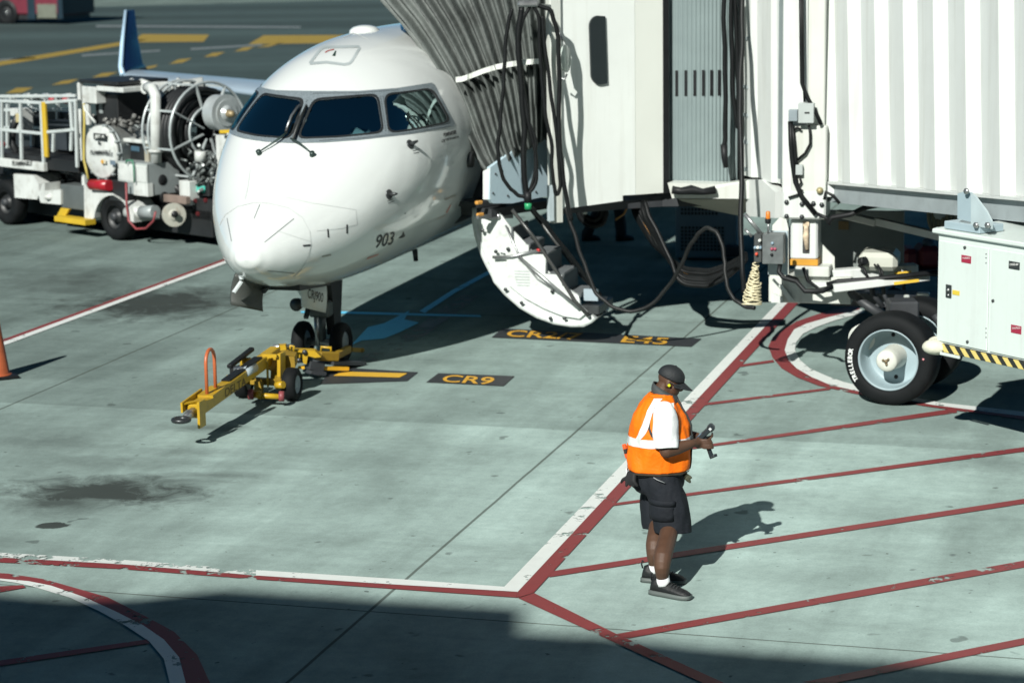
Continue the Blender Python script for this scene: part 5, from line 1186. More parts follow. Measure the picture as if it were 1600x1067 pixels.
m = MB(); m.tube([tb(.62, .02, .36)] + [tb(.62, .02, .40 + .32)] + [tb(.74 - .12 * cos(a), .02, .72 + .12 * sin(a)) for a in [pi * k / 8 for k in range(1, 8)]] + [tb(.86, .02, .72), tb(.86, .02, .36)], .018); obj('carry_hoop', m, mat('hoop_orange', (0.46, 0.115, 0.04), .4), tow)
m = MB(); m.bar(tb(.57, .02, .40), tb(.93, .02, .42), .16, .03); obj('hoop_base', m, yel, bm_)
o = text3d('DELTA', tb(1.02, .058, zt(1.02) - .045), TD_, V((0, 0, 1)), .62, .085, .01, 0, 0.002); obj('lettering', o, mat('stencil_brown', (0.10, 0.06, 0.01), .6), bm_)
m = MB(); m.bar(tb(1.2, 0, zt(1.2) + .08), tb(2.2, 0, zt(2.2) + .08), .09, .015); obj('hose_cover', m, blk, bm_)
# jack pump: black lever, silver cylinder, lugs
m = MB(); m.bar(atY(358, 573, 23.6), atY(394, 545, 24.1), .06, .045, .01); m.bar(atY(364, 572, 23.65), atY(366, 600, 23.6), .07, .07); lv = obj('pump_lever', m, blk, tow)
m = MB(); m.tube([atY(380, 583, 23.5), atY(396, 574, 23.8)], .055, 16); obj('pump_cylinder', m, mat('cylinder_silver', (.45, .52, .55), .35, .3), tow)
m = MB(); m.bar(atY(368, 582, 23.5), atY(380, 579, 23.55), .1, .09, .01); obj('pump_block', m, metal, tow)
m = MB(); m.bar(atY(366, 588, 23.4), atY(366, 597, 23.4), .03, .03); m.bar(atY(375, 587, 23.4), atY(375, 597, 23.4), .03, .03); m.tube([atY(354, 588, 23.4), atY(383, 589, 23.45)], .014); obj('pump_lug', m, yel, tow)
m = MB(); m.tube([atY(402, 565, 24.1), atY(418, 566, 24.1)], .035, 12); obj('spring_rod', m, yel, tow)
m = MB(); m.tube([atY(379, 564, 24.0), atY(392, 564.5, 24.0)], .04, 12); m.lathe(atY(379, 564, 24.0), V((-1, 0, 0)), [(-.02, .07), (.0, .075), (.02, .06), (.02, 0)], 14); m.bar(atY(379, 560, 24.0), atY(379, 578, 24.0), .025, .05); obj('spring_rod', m, yel, tow)
m = MB(); m.tube([atY(391, 564, 24.0), atY(404, 565, 24.1)], .03, 10); obj('rod_joint', m, blk, tow)
# head frame
def plate(pts, Y, th, dirv=(0, 1, 0)): q = MB(); q.poly([atY(x, y, Y) for x, y in pts], V(dirv) * th); return q
hd = obj('head_plate', plate([(409, 553), (432, 554), (432, 558), (419, 560), (420, 605), (417, 604), (416, 577), (410, 575)], 24.1, .03), yel, tow)
obj('head_plate', plate([(411, 555), (431, 556), (431, 572), (424, 580), (412, 573)], 24.25, .02), yel, hd)
obj('head_plate', plate([(433, 553), (438, 553), (438, 592), (433, 592)], 24.15, .16, (.25, .97, 0)), yel, hd)
obj('head_box', plate([(424, 558), (441, 555), (460, 558), (461, 575), (448, 585), (430, 600), (422, 600)], 24.35, .3), mat('towbar_yellow_worn', (0.26, 0.16, 0.012), .5, var=.15, scale=8), tow)
obj('head_plate', plate([(434, 540), (446, 539), (449, 557), (435, 556)], 24.9, .1), yel, hd)
m = MB(); m.tube([atY(437, 544, 24.95), atY(458, 541, 25.1)], .03); m.lathe(atY(433, 542, 24.9), (-1, 0, 0), [(-.02, .03), (.04, .03), (.05, 0)], 10); obj('head_pin', m, metal, hd)
m = MB(); m.tube([atY(453, 548, 25.0), atY(454, 540, 25.0), atY(459, 541, 25.0), atY(459, 549, 25.0)], .014); obj('grab_handle', m, yel, tow)
m = MB(); m.tube([atY(502, 549, 25.6), atY(502, 542, 25.6), atY(517, 543, 25.6), atY(517, 550, 25.6)], .016); obj('grab_handle', m, yel, tow)
a1 = obj('head_arm', plate([(448, 546), (492, 548), (502, 558), (492, 559), (481, 556), (479, 569), (474, 568), (472, 558), (456, 562), (448, 557)], 25.15, .12), yel, tow)
for x, y in ((453, 550), (476, 550), (467, 563)): m = MB(); m.lathe(atY(x, y, 25.14), (0, -1, 0), [(0, .03), (.02, .028), (.022, 0)], 8); obj('bolt', m, dkmetal, a1)
m = MB(); m.bar(atY(496, 556, 25.35), atY(525, 557, 25.55), .12, .10, .01); m.bar(atY(523, 557, 25.55), atY(545, 545, 25.95), .07, .085, .01); m.bar(atY(548, 546, 26.1), atY(563, 547, 26.3), .05, .05); m.lathe(atY(566, 547, 26.3), (.3, -.95, 0), [(0, .03), (.03, .02), (.03, 0)], 8); obj('head_arm', m, mat('towbar_yellow_worn', (0.26, 0.16, 0.012), .5), tow)
m = MB(); m.bar(atY(466, 574, 25.2), atY(476, 574, 25.2), .03, .03); m.bar(atY(503, 575, 25.3), atY(544, 576, 25.5), .04, .04); obj('lower_rail', m, mat('towbar_yellow_bright', (0.60, 0.33, 0.02), .4), tow)
m = MB(); m.bar(atY(482, 570, 25.2), atY(503, 574, 25.3), .1, .09); m.bar(atY(480, 580, 25.2), atY(503, 582, 25.3), .2, .04); m.bar(atY(505, 566, 25.5), atY(556, 566, 26.0), .3, .04); obj('lower_cradle', m, bdark, tow)
# wheels and their axle
wr, wl = gp(457, 626), gp(381, 621)
ax_ = (wr - wl).normalized(); ax_ = TL_
for c in (wr, wl):
    c = V((c.x, c.y, .178)); q = MB(); q.lathe(c, ax_, [(-.07, .09), (-.075, .14), (-.055, .17), (0, .178), (.055, .17), (.075, .14), (.07, .10), (.05, .095)], 32); wh = obj('wheel', q, tyre, tow)
    q = MB(); q.lathe(c, ax_, [(.045, .102), (.062, .095), (.03, .08), (.025, .04), (.055, .03), (.056, 0)], 24); obj('rim', q, mat('rim_pale', (.34, .38, .40), .45), wh)
q = MB(); q.bar(V((wl.x, wl.y, .19)), V((wr.x, wr.y, .19)), .06, .07); q.bar(V((wr.x - .15, wr.y, .19)), atY(434, 590, 24.2), .06, .06); q.bar(atY(404, 612, 24.1), atY(405, 596, 24.1), .03, .1); obj('axle', q, mat('towbar_yellow_worn', (0.26, 0.16, 0.012), .5), tow)
q = MB(); q.tube([atY(388, 617, 23.8), atY(440, 620, 23.75)], .03); q.tube([atY(396, 616, 23.78), atY(408, 617, 23.78)], [.03, .05]); ro_ = obj('skid_roller', q, yel, tow)
for x, y in ((391, 616), (439, 619)): q = MB(); q.tube([atY(x - 3, y, 23.75), atY(x + 5, y, 23.75)], .055, 14); obj('roller_end', q, mat('roller_red', (.20, .045, .05), .5), ro_)
q = MB(); q.tube([atY(432, 602, 23.9), atY(443, 601, 23.85)], .04); obj('hub_pin', q, yel, tow)
# ------------------------------------------------------------------ traffic cone
cc = gp(-6, 590); cn = thing('traffic_cone', cc, 'tall scuffed orange traffic cone on black base at left edge', 'cone')
m = MB(); m.lathe(cc, (0, 0, 1), [(.03, .185), (.05, .165), (.06, .15), (.5, .09), (.90, .035), (.92, .025), (.92, 0)], 36); obj('cone_body', m, mat('cone_orange', (.36, .085, .03), .5, var=.25, scale=5, dirt=.5, dirtcol=(.13, .045, .02), dscale=7), cn)
m = MB(); m.box(Matrix.Translation(cc + V((0, 0, .02))) @ Matrix.Rotation(.5, 4, 'Z'), (.42, .42, .04), .015); obj('base', m, blk, cn)
# ------------------------------------------------------------------ fuel servicing truck
TK = Frame(gp(180, 377), (.72, -.69))
tw_m = mat('truck_white', (0.52, 0.54, 0.52), .4, var=.08, dirt=.6, dirtcol=(.16, .145, .115), dscale=5, streak=.4)
tg_m = mat('truck_grey', (.26, .29, .29), .45, .1, var=.1, dirt=.3, dirtcol=(.06, .06, .06))
tdk = mat('truck_black', (.012, .013, .014), .5, var=.3)
tye = mat('truck_yellow', (.50, .33, .02), .5, var=.1, dirt=.3)
tru = thing('fuel_truck', TK.pt(-1.2, 1.1, 0), 'white aviation fuel servicing truck with hose reel parked behind the nose', 'fuel truck')
def tp(name, a, b, c, e, off, th, mt, par=None, bev=.01):
    q = MB(); q.pbox(TK, a, b, c, e, off, th, bev); return obj(name, q, mt, par or tru)
def tt(name, pts, r, off, mt, par=None, n=8):
    q = MB(); q.tube([TK.at(p[0], p[1], p[2] if len(p) > 2 else off) for p in pts], r, n); return obj(name, q, mt, par or tru)
chassis = tp('chassis', -60, 306, 330, 345, .5, 1.3, tdk)
tp('engine_bay', -60, 262, 262, 322, .55, 1.2, tdk, chassis)
def twheel(px, py, off, r):
    x, z = TK.px(px, py, off); c = TK.pt(x, off, r + .005); ax = -TK.n; q = MB()
    q.lathe(c, ax, [(-.26, .2), (-.26, r - .05), (-.22, r), (-.04, r), (.0, r - .05), (.0, r * .62), (-.02, r * .58), (-.02, r * .5)], 40); wh = obj('wheel', q, tyre, tru)
    q = MB(); q.lathe(c, ax, [(-.02, r * .57), (-.10, r * .5), (-.11, r * .25), (-.05, r * .22), (-.04, 0)], 32); obj('rim', q, mat('truck_rim_black', (.02, .022, .023), .5), wh)
    q = MB(); q.lathe(c, ax, [(-.06, .07), (.01, .06), (.02, .03), (.02, 0)], 16); obj('hub', q, bdark, wh)
twheel(178, 376, .02, .37); twheel(8, 350, .02, .37); twheel(178, 376, 1.75, .37); twheel(8, 350, 1.75, .37)
ac = [(162 + 33 * cos(a), 342 - 40 * sin(a)) for a in [R(5) + R(165) * k / 12 for k in range(13)]]
ac = [(174 + 27 * cos(a), 344 - 39 * sin(a)) for a in [R(0) + R(175) * k / 12 for k in range(13)]]
m = MB(); m.poly([TK.at(x, y, -.03) for x, y in [(131, 288), (170, 300), (196, 316), (209, 335), (209, 348)] + ac + [(140, 346), (132, 340)]], TK.n * .5); fend = obj('wheel_arch', m, tw_m, tru)
# filter vessel with the lettered end, upper tank
def vessel(px, py, off, r, L, mt, name, dish=.08):
    x, z = TK.px(px, py, off); c = TK.pt(x, off, z); q = MB(); q.lathe(c, TK.n, [(-dish, 0), (-dish * .9, r * .4), (-dish * .6, r * .75), (0, r * .97), (0, r * 1.04), (.05, r * 1.04), (.06, r), (L, r), (L + .1, r * .6), (L + .1, 0)], 40)
    return obj(name, q, mt, tru), c
fv, fc = vessel(157, 238, .02, .40, 1.5, tw_m, 'filter_vessel', .05)
q = MB(); q.lathe(fc + TK.n * .09, TK.n, [(0, .41), (0, .425), (.03, .425), (.03, .41)], 40); q.lathe(fc + TK.n * .6, TK.n, [(0, .40), (0, .41), (.03, .41), (.03, .40)], 40); obj('clamp_band', q, tg_m, fv)
def tword(s, a, b, c, e, mt, par, off=-.05, bold=.03):
    o = TK.at(a, e, off); x = TK.at(c, e, off) - o; y = TK.at(a, b, off) - o; vs, fs, wd = text_tris(s, bold); q = MB(); B = [q.bm.verts.new(o + x * (v.x / wd) + y * v.y) for v in vs]
    for f in fs: q.bm.faces.new([B[i] for i in f])
    return obj('lettering', q, mt, par)
dk = mat('sign_black', (.015, .017, .016), .5); wt_ = mat('sign_white', (.62, .64, .6), .5)
pl_ = tp('sign_plate', 146, 209, 165, 219, -.055, .01, dk, fv, 0); tword('JET A', 148, 211, 163, 217, wt_, pl_, -.06)
tword('1', 153, 221, 156, 226, dk, fv, -.058); tword('FLAMMABLE', 141, 235, 173, 242, dk, fv, -.058)
tp('placard', 158, 250, 165, 256, -.055, .006, mat('placard_pale', (.5, .47, .36), .5), fv, 0); tp('placard', 172, 251, 180, 258, -.05, .006, mat('placard_blue', (.12, .16, .2), .5), fv, 0)
x, z = TK.px(160, 253, -.056); q = MB(); c_ = TK.pt(x, -.062, z); q.poly([c_ + TK.d * dx + V((0, 0, dz)) for dx, dz in ((0, .04), (.04, 0), (0, -.04), (-.04, 0))], TK.n * .004); obj('hazard_diamond', q, mat('diamond_orange', (.55, .28, .03), .5), fv)
q = MB(); ex_ = TK.d
for k in range(14):
    a = 2 * pi * k / 14; q.lathe(fc + (ex_ * cos(a) + V((0, 0, 1)) * sin(a)) * .425 + TK.n * .03, -TK.n, [(-.04, .022), (.03, .022), (.03, 0)], 6)
tag(obj('flange_bolt', q, tg_m, fv), kind='stuff')
ut, uc = vessel(184, 171, .5, .17, 1.3, tw_m, 'upper_tank', .06)
q = MB(); q.lathe(uc + TK.n * .4, TK.n, [(0, .172), (0, .18), (.03, .18), (.03, .172)], 28); q.lathe(uc + TK.n * .9, TK.n, [(0, .172), (0, .18), (.03, .18), (.03, .172)], 28); obj('clamp_band', q, tg_m, ut)
q = MB(); q.tube([TK.at(244, 254, .25), TK.at(243.5, 200, .25), TK.at(243, 150, .25), TK.at(239, 139, .28), TK.at(230, 137, .4)], [.085, .085, .085, .085, .08], 16); q.tube([TK.at(226, 139, .4), TK.at(244, 137, .7), TK.at(278, 137, 1.0), TK.at(318, 131, 1.3)], [.08, .09, .10, .11], 14); vp = obj('delivery_pipe', q, tw_m, tru)
q = MB(); q.lathe(TK.at(244, 236, .25), (0, 0, 1), [(-.02, .085), (-.02, .12), (.02, .12), (.02, .085)], 18); q.lathe(TK.at(278, 137, 1.0), TK.at(318, 131, 1.3) - TK.at(278, 137, 1.0), [(0, .1), (0, .15), (.05, .15), (.05, .1)], 18); obj('pipe_flange', q, tw_m, vp)
tt('vent_pipe', [(205, 127), (214, 131), (222, 128), (232, 132)], .05, .6, tw_m)
# meter box with mesh front, round holes in its end
mb_ = tp('meter_box', 184, 254, 231, 304, .05, .62, tg_m)
tp('mesh_panel', 184.5, 255, 230, 286, .035, .012, mat('mesh_pale', (.36, .39, .37), .5), mb_, 0); tp('mesh_skirt', 209, 286, 231, 306, .03, .1, tw_m, mb_, 0)
q = MB(); x0, z1 = TK.px(184.5, 255, .03); x1, z0 = TK.px(230, 286, .03)
n_ = 26
for i in range(1, 26): xx = x0 + (x1 - x0) * i / 26; q.fbox(TK, xx - .005, xx + .005, .028, .035, z0, z1)
for i in range(1, 14): zz = z0 + (z1 - z0) * i / 14; q.fbox(TK, x0, x1, .024, .031, zz - .005, zz + .005)
tag(obj('mesh_wire', q, mat('wire_white', (.6, .62, .6), .5), mb_), kind='stuff')
xe = TK.px(231, 280, .05)[0]
for o_, z_ in ((.28, .99), (.30, .72)): q = MB(); q.lathe(TK.pt(xe + .003, o_ + .05, z_), TK.d, [(0, .085), (.006, .08), (.006, 0)], 20); obj('end_hole', q, tdk, mb_)
tt('green_pipe', [(197, 256), (198, 251), (207, 251), (209, 262), (210, 286)], .014, -.02, mat('pipe_green', (.03, .16, .09), .5), mb_)
tp('gauge_panel', 190, 222, 226, 250, .3, .3, tdk); tp('gauge_display', 204, 229, 217, 237, .28, .02, mat('display_blue', (.05, .10, .14), .3)); tp('panel_hood', 190, 218, 232, 224, .22, .4, tw_m); tp('panel_post', 194, 222, 199, 254, .25, .1, tg_m); tp('panel_post', 225, 222, 231, 254, .25, .1, mat('post_tan', (.3, .28, .22), .5))
q = MB(); q.tube([TK.at(143, 289, -.06), TK.at(171, 290, -.06)], .085, 18); ex = obj('fire_extinguisher', q, mat('extinguisher_red', (.32, .012, .02), .35, var=.2), tru)
q = MB(); q.tube([TK.at(139, 288, -.06), TK.at(143, 289, -.06)], .05, 12); obj('extinguisher_valve', q, tdk, ex)
# hose reel at the tail
rc = TK.at(306, 204, .95); AX = TK.d; upv = V((0, 0, 1)); RR = .76
reel = MB()
for k in range(7):
    for j in range(6):
        rr = .30 + j * .07; reel.tube([rc + AX * (-.30 + k * .08 + (.04 if j % 2 else 0)) + (TK.n * cos(a) + upv * sin(a)) * rr for a in [2 * pi * i / 26 for i in range(26)]], .036, 6, closed=True)
rl_ = obj('hose_reel', reel, tdk, tru)
q = MB()
for ax_o in (-.36, -.22, .32):
    for rr in (RR, RR * .5): q.tube([rc + AX * ax_o + (TK.n * cos(a) + upv * sin(a)) * rr for a in [2 * pi * i / 40 for i in range(40)]], .022, 6, closed=True)
    for s_ in range(8):
        a = 2 * pi * s_ / 8 + .3; v_ = TK.n * cos(a) + upv * sin(a); q.bar(rc + AX * ax_o + v_ * .12, rc + AX * ax_o + v_ * RR, .05, .02)
for s_ in range(8):
    a = 2 * pi * s_ / 8 + .3; v_ = TK.n * cos(a) + upv * sin(a); q.bar(rc + AX * -.36 + v_ * RR, rc + AX * .32 + v_ * RR, .02, .03)
obj('reel_frame', q, mat('reel_alloy', (.42, .46, .46), .35, .3), rl_)
q = MB(); q.lathe(TK.at(352, 177, .75), AX, [(-.22, .27), (.0, .27), (.0, .285), (.03, .285), (.03, .2), (.045, .2), (.04, .12), (.1, .08), (.1, 0)], 48, False); dr_ = obj('reel_drum', q, mat('drum_alloy', (.42, .45, .45), .35, .35, var=.15, scale=5), tru)
q = MB(); q.lathe(TK.at(357, 178, .72), AX, [(0, .06), (.1, .05), (.12, .02), (.12, 0)], 10); obj('drum_hub', q, mat('brass_worn', (.26, .2, .11), .5, .4, var=.4, scale=20), dr_)
q = MB(); q.bar(TK.at(345, 206, .5), TK.at(372, 205, .5), .05, .05); obj('yellow_bracket', q, tye, tru)
tp('reel_post', 338, 212, 358, 300, .6, .12, tw_m); q = MB(); q.tube([TK.at(313, 252, .5), TK.at(313, 236, .5)], .09, 16); obj('white_canister', q, tw_m, tru)
tt('hose_tail', [(262, 180), (256, 215), (257, 245), (264, 270), (272, 290), (284, 300)], .06, .62, tdk, rl_, 10)
tp('tail_box', 300, 283, 326, 306, .55, .3, tdk); tp('green_display', 305, 290, 320, 301, .54, .01, mat('display_green', (.06, .42, .34), .3), None, 0)
tp('tail_bumper', 300, 312, 345, 345, .5, 1.0, tdk)
for x_, y_ in ((305, 314), (321, 313), (309, 334), (296, 316)): q = MB(); q.lathe(TK.at(x_, y_, .49), V((.3, -.95, 0)), [(0, .036), (.02, .034), (.025, 0)], 14, False); obj('tail_light', q, mat('lamp_dark_red', (.07, .008, .010), .3), tru)
q = MB(); q.lathe(TK.at(272, 336, .2), V((.35, -.93, 0)), [(-.1, .17), (.0, .185), (.03, .18), (.035, .1), (.06, .06), (.06, 0)], 36, False); rw_ = obj('hose_coupling', q, mat('coupling_rusty', (.36, .36, .31), .6, var=.15, scale=12, dirt=.7, dirtcol=(.16, .09, .05), dscale=12), tru)
q = MB(); q.lathe(TK.at(273, 335, .13), V((.35, -.93, 0)), [(0, .055), (.005, .055), (.006, 0)], 16); obj('coupling_bore', q, tdk, rw_)
tp('coupling_bracket', 255, 306, 290, 318, .25, .1, mat('rust_brown', (.16, .12, .10), .7, var=.3)); tp('tail_panel', 280, 283, 296, 320, .4, .2, tw_m)
q = MB(); q.tube([TK.at(200, 332, .1), TK.at(222, 332, .1)], .10, 18); obj('exhaust_can', q, tw_m, tru); q = MB(); q.tube([TK.at(222, 332, .1), TK.at(243, 331, .1)], .10, 18); obj('exhaust_pipe', q, tg_m, tru)
tt('red_hose', [(197, 286), (198, 320), (201, 345), (213, 358), (228, 357), (240, 345), (243, 331)], .018, -.06, mat('red_hose_rubber', (.22, .04, .045), .5))
tp('fender_box', 170, 283, 196, 315, .0, .2, tdk)
# mast, canopy, cabin pieces
tp('mast', 123.5, 130, 127.5, 290, .1, .08, tw_m); tp('canopy', 123, 126.5, 183, 132, .1, 1.0, tdk); tp('cabin_panel', 128, 136, 150, 162, .12, .2, tw_m); tp('cabin_panel', 150, 136, 192, 144, .12, .5, tw_m)
tp('cabin_opening', 149, 146, 184, 196, .3, .6, tdk); tp('cabin_post', 133, 162, 138, 196, .15, .06, tw_m); tp('cabin_post', 154, 150, 159, 178, .28, .04, tg_m)
q = MB(); x, z = TK.px(167, 137, .3); q.lathe(TK.pt(x, .3, z), (0, 0, 1), [(0, .05), (.05, .05), (.07, .03), (.07, 0)], 14); obj('beacon_lamp', q, mat('amber_beacon', (.45, .14, .02), .3), tru)
tt('yellow_hose', [(131, 162), (132, 190), (131, 220), (131, 250), (134, 262), (138, 280)], .02, -.02, mat('hose_straw', (.45, .36, .09), .5)); tt('white_hose', [(130, 160), (133, 172), (141, 182), (149, 192)], .02, -.02, tw_m)
q = MB(); rn2 = random.Random(9)
for k in range(46):
    a, b = 150 + rn2.random() * 60, 186 + rn2.random() * 20; q.tube([TK.at(a, b, .2 + rn2.random() * .3), TK.at(a + rn2.uniform(-9, 9), b + rn2.uniform(-9, 9), .2 + rn2.random() * .3)], .012 + rn2.random() * .022, 6)
tag(obj('pipe_fitting', q, mat('fitting_grey', (.17, .17, .16), .5, .3, var=.5, scale=14), tru), kind='stuff')
q = MB()
for k in range(60):
    a, b = 292 + rn2.random() * 44, 236 + rn2.random() * 66; q.tube([TK.at(a, b, .4 + rn2.random() * .3), TK.at(a + rn2.uniform(-10, 10), b + rn2.uniform(-12, 12), .4 + rn2.random() * .3)], .01 + rn2.random() * .02, 6)
tag(obj('valve_linkage', q, mat('linkage_grey', (.15, .165, .16), .4, .4, var=.6, scale=9), tru), kind='stuff')
q = MB()
for k in range(80):
    a, b = -20 + rn2.random() * 150, 262 + rn2.random() * 30; q.tube([TK.at(a, b, .35 + rn2.random() * .2), TK.at(a + rn2.uniform(-14, 14), b + rn2.uniform(-5, 5), .35 + rn2.random() * .2)], .008 + rn2.random() * .016, 6)
tag(obj('lift_linkage', q, mat('linkage_dark', (.12, .13, .13), .5, .3, var=.6, scale=9), tru), kind='stuff')
# lift platform cage on the left
cage = MB()
for pts in ([(3, 158), (3, 252)], [(32, 160), (34, 250)], [(64, 160), (69, 263)], [(3, 158), (64, 161)], [(2, 203), (66, 209)], [(118, 158), (121, 262)], [(64, 161), (120, 157)], [(110, 160), (113, 205)], [(70, 207), (116, 203)], [(84, 209), (83, 238)], [(112, 207), (111, 236)], [(0, 151), (118, 150)], [(46, 166), (46, 160)], [(-30, 156), (3, 158)], [(-30, 200), (3, 203)]):
    cage.bar(TK.at(*pts[0], -.05), TK.at(*pts[1], -.05), .05, .05, .008)
cg = obj('platform_cage', cage, mat('cage_pale', (.48, .52, .51), .4, .1, var=.1, dirt=.3), tru)
q = MB()
for off in (.9,):
    for pts in ([(12, 163), (12, 240)], [(50, 160), (50, 240)], [(90, 160), (90, 240)], [(3, 172), (118, 172)], [(3, 200), (118, 200)]): q.bar(TK.at(*pts[0], off), TK.at(*pts[1], off), .05, .05)
obj('platform_cage', q, mat('cage_pale', (.48, .52, .51), .4), tru)
tp('yellow_rail', 66, 160, 71.5, 246, -.09, .05, tye, cg); sil = tp('platform_sill', -20, 250, 68, 263.5, -.08, .08, tw_m); tword('FLAMMABLE', 19, 252, 50, 259.5, dk, sil, -.085)
tp('platform_floor', -30, 244, 122, 262, .0, 1.3, tdk); tp('platform_back', 8, 172, 118, 238, .95, .1, mat('panel_black_blue', (.02, .024, .027), .4)); tp('seat', 16, 170, 28, 205, .4, .3, tw_m); tp('seat', 75, 190, 112, 235, .6, .25, mat('seat_blue_black', (.03, .036, .042), .4))
tt('operator_hose', [(28, 182), (20, 200), (19, 225), (27, 240)], .06, .2, tdk); tp('gauge', 24, 178, 29, 192, .15, .06, mat('gauge_brass', (.4, .34, .18), .4)); 
for x_, y_ in ((82, 156), (103, 157), (3, 226)): q = MB(); q.ell(TK.at(x_, y_, .2), (.07, .07, .06), n=10); obj('red_cap', q, mat('cap_red', (.28, .02, .03), .4), tru)
q = MB()
for k in range(60):
    a, b = rn2.random() * 118, 149 + rn2.random() * 8; q.tube([TK.at(a, b, .1 + rn2.random() * .7), TK.at(a + rn2.uniform(-16, 16), b + rn2.uniform(-2.5, 2.5), .1 + rn2.random() * .7)], .01 + rn2.random() * .02, 6)
tag(obj('hose_rack', q, mat('rack_pale', (.42, .44, .43), .4, .2, var=.7, scale=9), tru), kind='stuff')
m = MB(); m.poly([TK.at(x, y, .0) for x, y in ((21, 272), (52, 274), (60, 288), (62, 300), (58, 312), (23, 309))], TK.n * .5); obj('side_tank', m, tw_m, tru)
m = MB(); m.poly([TK.at(x, y, -.02) for x, y in ((62, 313), (60, 304), (66, 288), (70, 286), (70, 298), (95, 297), (95, 320), (64, 317))], TK.n * .3); st_ = obj('side_tank', m, tw_m, tru)
q = MB(); q.ell(TK.at(77, 308, -.03), (.09, .05, .05), n=14); obj('tank_cap', q, tw_m, st_)
tp('tool_box', 95, 290, 132, 327, .02, .5, mat('box_dark_grey', (.10, .115, .115), .5, .2, var=.1))
m = MB(); m.poly([TK.at(x, y, -.05) for x, y in ((95, 325), (108, 327), (98, 345), (85, 344))], TK.n * .04); m.pbox(TK, 85, 341, 133, 349, -.2, .2); obj('yellow_step', m, tye, tru)
# ------------------------------------------------------------------ red bus far behind
BF = Frame(gp(12, 38), (.90, -.436)); rl0 = BF.px(-150, 20)[0]; rl1 = BF.px(97, 20)[0]
bus = thing('bus', BF.pt((rl0 + rl1) / 2, 1.25, 0), 'dark red airport bus crossing the far taxiway at upper left', 'bus')
q = MB(); q.fbox(BF, rl0 - 3, rl1, 0, 2.5, .42, 3.1, .08); body = obj('body', q, mat('bus_red', (.13, .02, .032), .4, var=.08), bus)
def bp_(name, a, b, c, e, mt, par=None, off=-.02, th=.02): q = MB(); q.pbox(BF, a, b, c, e, off, th, .004); return obj(name, q, mt, par or bus)
bp_('dark_band', 42, -30, 54, 31, mat('bus_navy', (.012, .025, .035), .35), body); bp_('engine_grille', 58, 7, 88, 29, mat('grille_olive', (.12, .13, .10), .6), body); bp_('dark_band', 89, -30, 97, 30, mat('bus_navy', (.012, .025, .035), .35), body)
q = MB(); q.pbox(BF, -100, -60, 95, -6, -.02, .02); obj('window', q, mat('bus_glass', (.01, .012, .015), .1), body)
q = MB(); q.fbox(BF, rl1 + .002, rl1 + .03, .05, 2.45, .45, 3.0, .01); obj('rear_panel', q, mat('bus_rear_dark', (.010, .012, .014), .4), body)
for px_ in (11, -110):
    x, z = BF.px(px_, 38); c = BF.pt(x, -.03, .5); q = MB(); q.lathe(c, -BF.n, [(-.3, .3), (-.3, .48), (.0, .5), (.02, .46), (.02, .28), (-.02, .26)], 32); wh = obj('wheel', q, tyre, bus)
    q = MB(); q.lathe(c, -BF.n, [(-.02, .27), (-.1, .2), (-.03, .1), (.0, .08), (.0, 0)], 24); obj('hub', q, mat('hub_chrome', (.6, .63, .62), .25, .6), wh)
    q = MB(); q.lathe(c + BF.n * .02, -BF.n, [(0, .62), (.02, .62), (.02, 0)], 32); obj('wheel_arch', q, tdk, body)
q = MB(); q.fbox(BF, rl0 - 2.8, rl1 - .2, .1, 2.4, .2, .43); obj('underframe', q, tdk, bus)
# ------------------------------------------------------------------ ground power unit under the bridge
GF = Frame(gp(1100, 408), (.985, -.17)); gpu_m = mat('gpu_blue_grey', (.16, .21, .235), .5, var=.06, dirt=.25)
gpu = thing('ground_power_unit', GF.pt(0, .6, 0), 'blue grey ground unit with lattice grilles in shade under bridge', 'ground unit')
q = MB(); q.pbox(GF, 1055, 296, 1152, 404, 0, 1.3, .02); gb = obj('cabinet', q, gpu_m, gpu)
for (a, b, c, e, nx, ny) in ((1063, 312, 1122, 337, 11, 4), (1063, 353, 1132, 393, 12, 7)):
    q = MB(); x0, z1 = GF.px(a, b); x1, z0 = GF.px(c, e)
    for i in range(nx):
        for j in range(ny): xa, za = x0 + (x1 - x0) * (i + .18) / nx, z0 + (z1 - z0) * (j + .18) / ny; q.fbox(GF, xa, xa + (x1 - x0) / nx * .66, -.006, .02, za, za + (z1 - z0) / ny * .66)
    obj('lattice_grille', q, tdk, gb)
q = MB(); q.pbox(GF, 1060, 404, 1150, 409, .1, 1.1); q.pbox(GF, 1132, 385, 1160, 402, -.15, .2, .02); obj('skid_base', q, bdark, gpu)
# red bags on the ground under the tunnel
for k, (a, b, c, e, l_) in enumerate(((1412, 390, 1438, 420, 'dark red bag in shade behind the carriage beams, nearer the column'), (1436, 386, 1472, 421, 'dark red bag with blue cloth on top next to cabinet in shade'))):
    fr = Frame(atY(1440, 420, 28.0), (1, 0)); q = MB(); q.pbox(fr, a, b, c, 560, .1 * k, .5, .06); 
    q = MB(); x0, zt_ = fr.px(a, b); x1, z0_ = fr.px(c, e); q.fbox(fr, x0, x1, 0, .45, z0_, zt_, .06)
    for f_ in q.bm.faces: f_.smooth = False
    bag = single('bag', q, mat('bag_red', (.12, .012, .02), .6, var=.25, scale=9, bump=.5, bscale=12), l_, 'bag', 'red bags under the tunnel')
    if k == 1:
        q = MB(); x0, zt2_ = fr.px(1446, 376); x1, _ = fr.px(1466, 376); q.ell(fr.pt((x0 + x1) / 2, .2, zt_ + .02), ((x1 - x0) / 2, .15, .07), n=16); obj('blue_cloth', q, mat('cloth_blue', (.05, .09, .13), .7), bag)
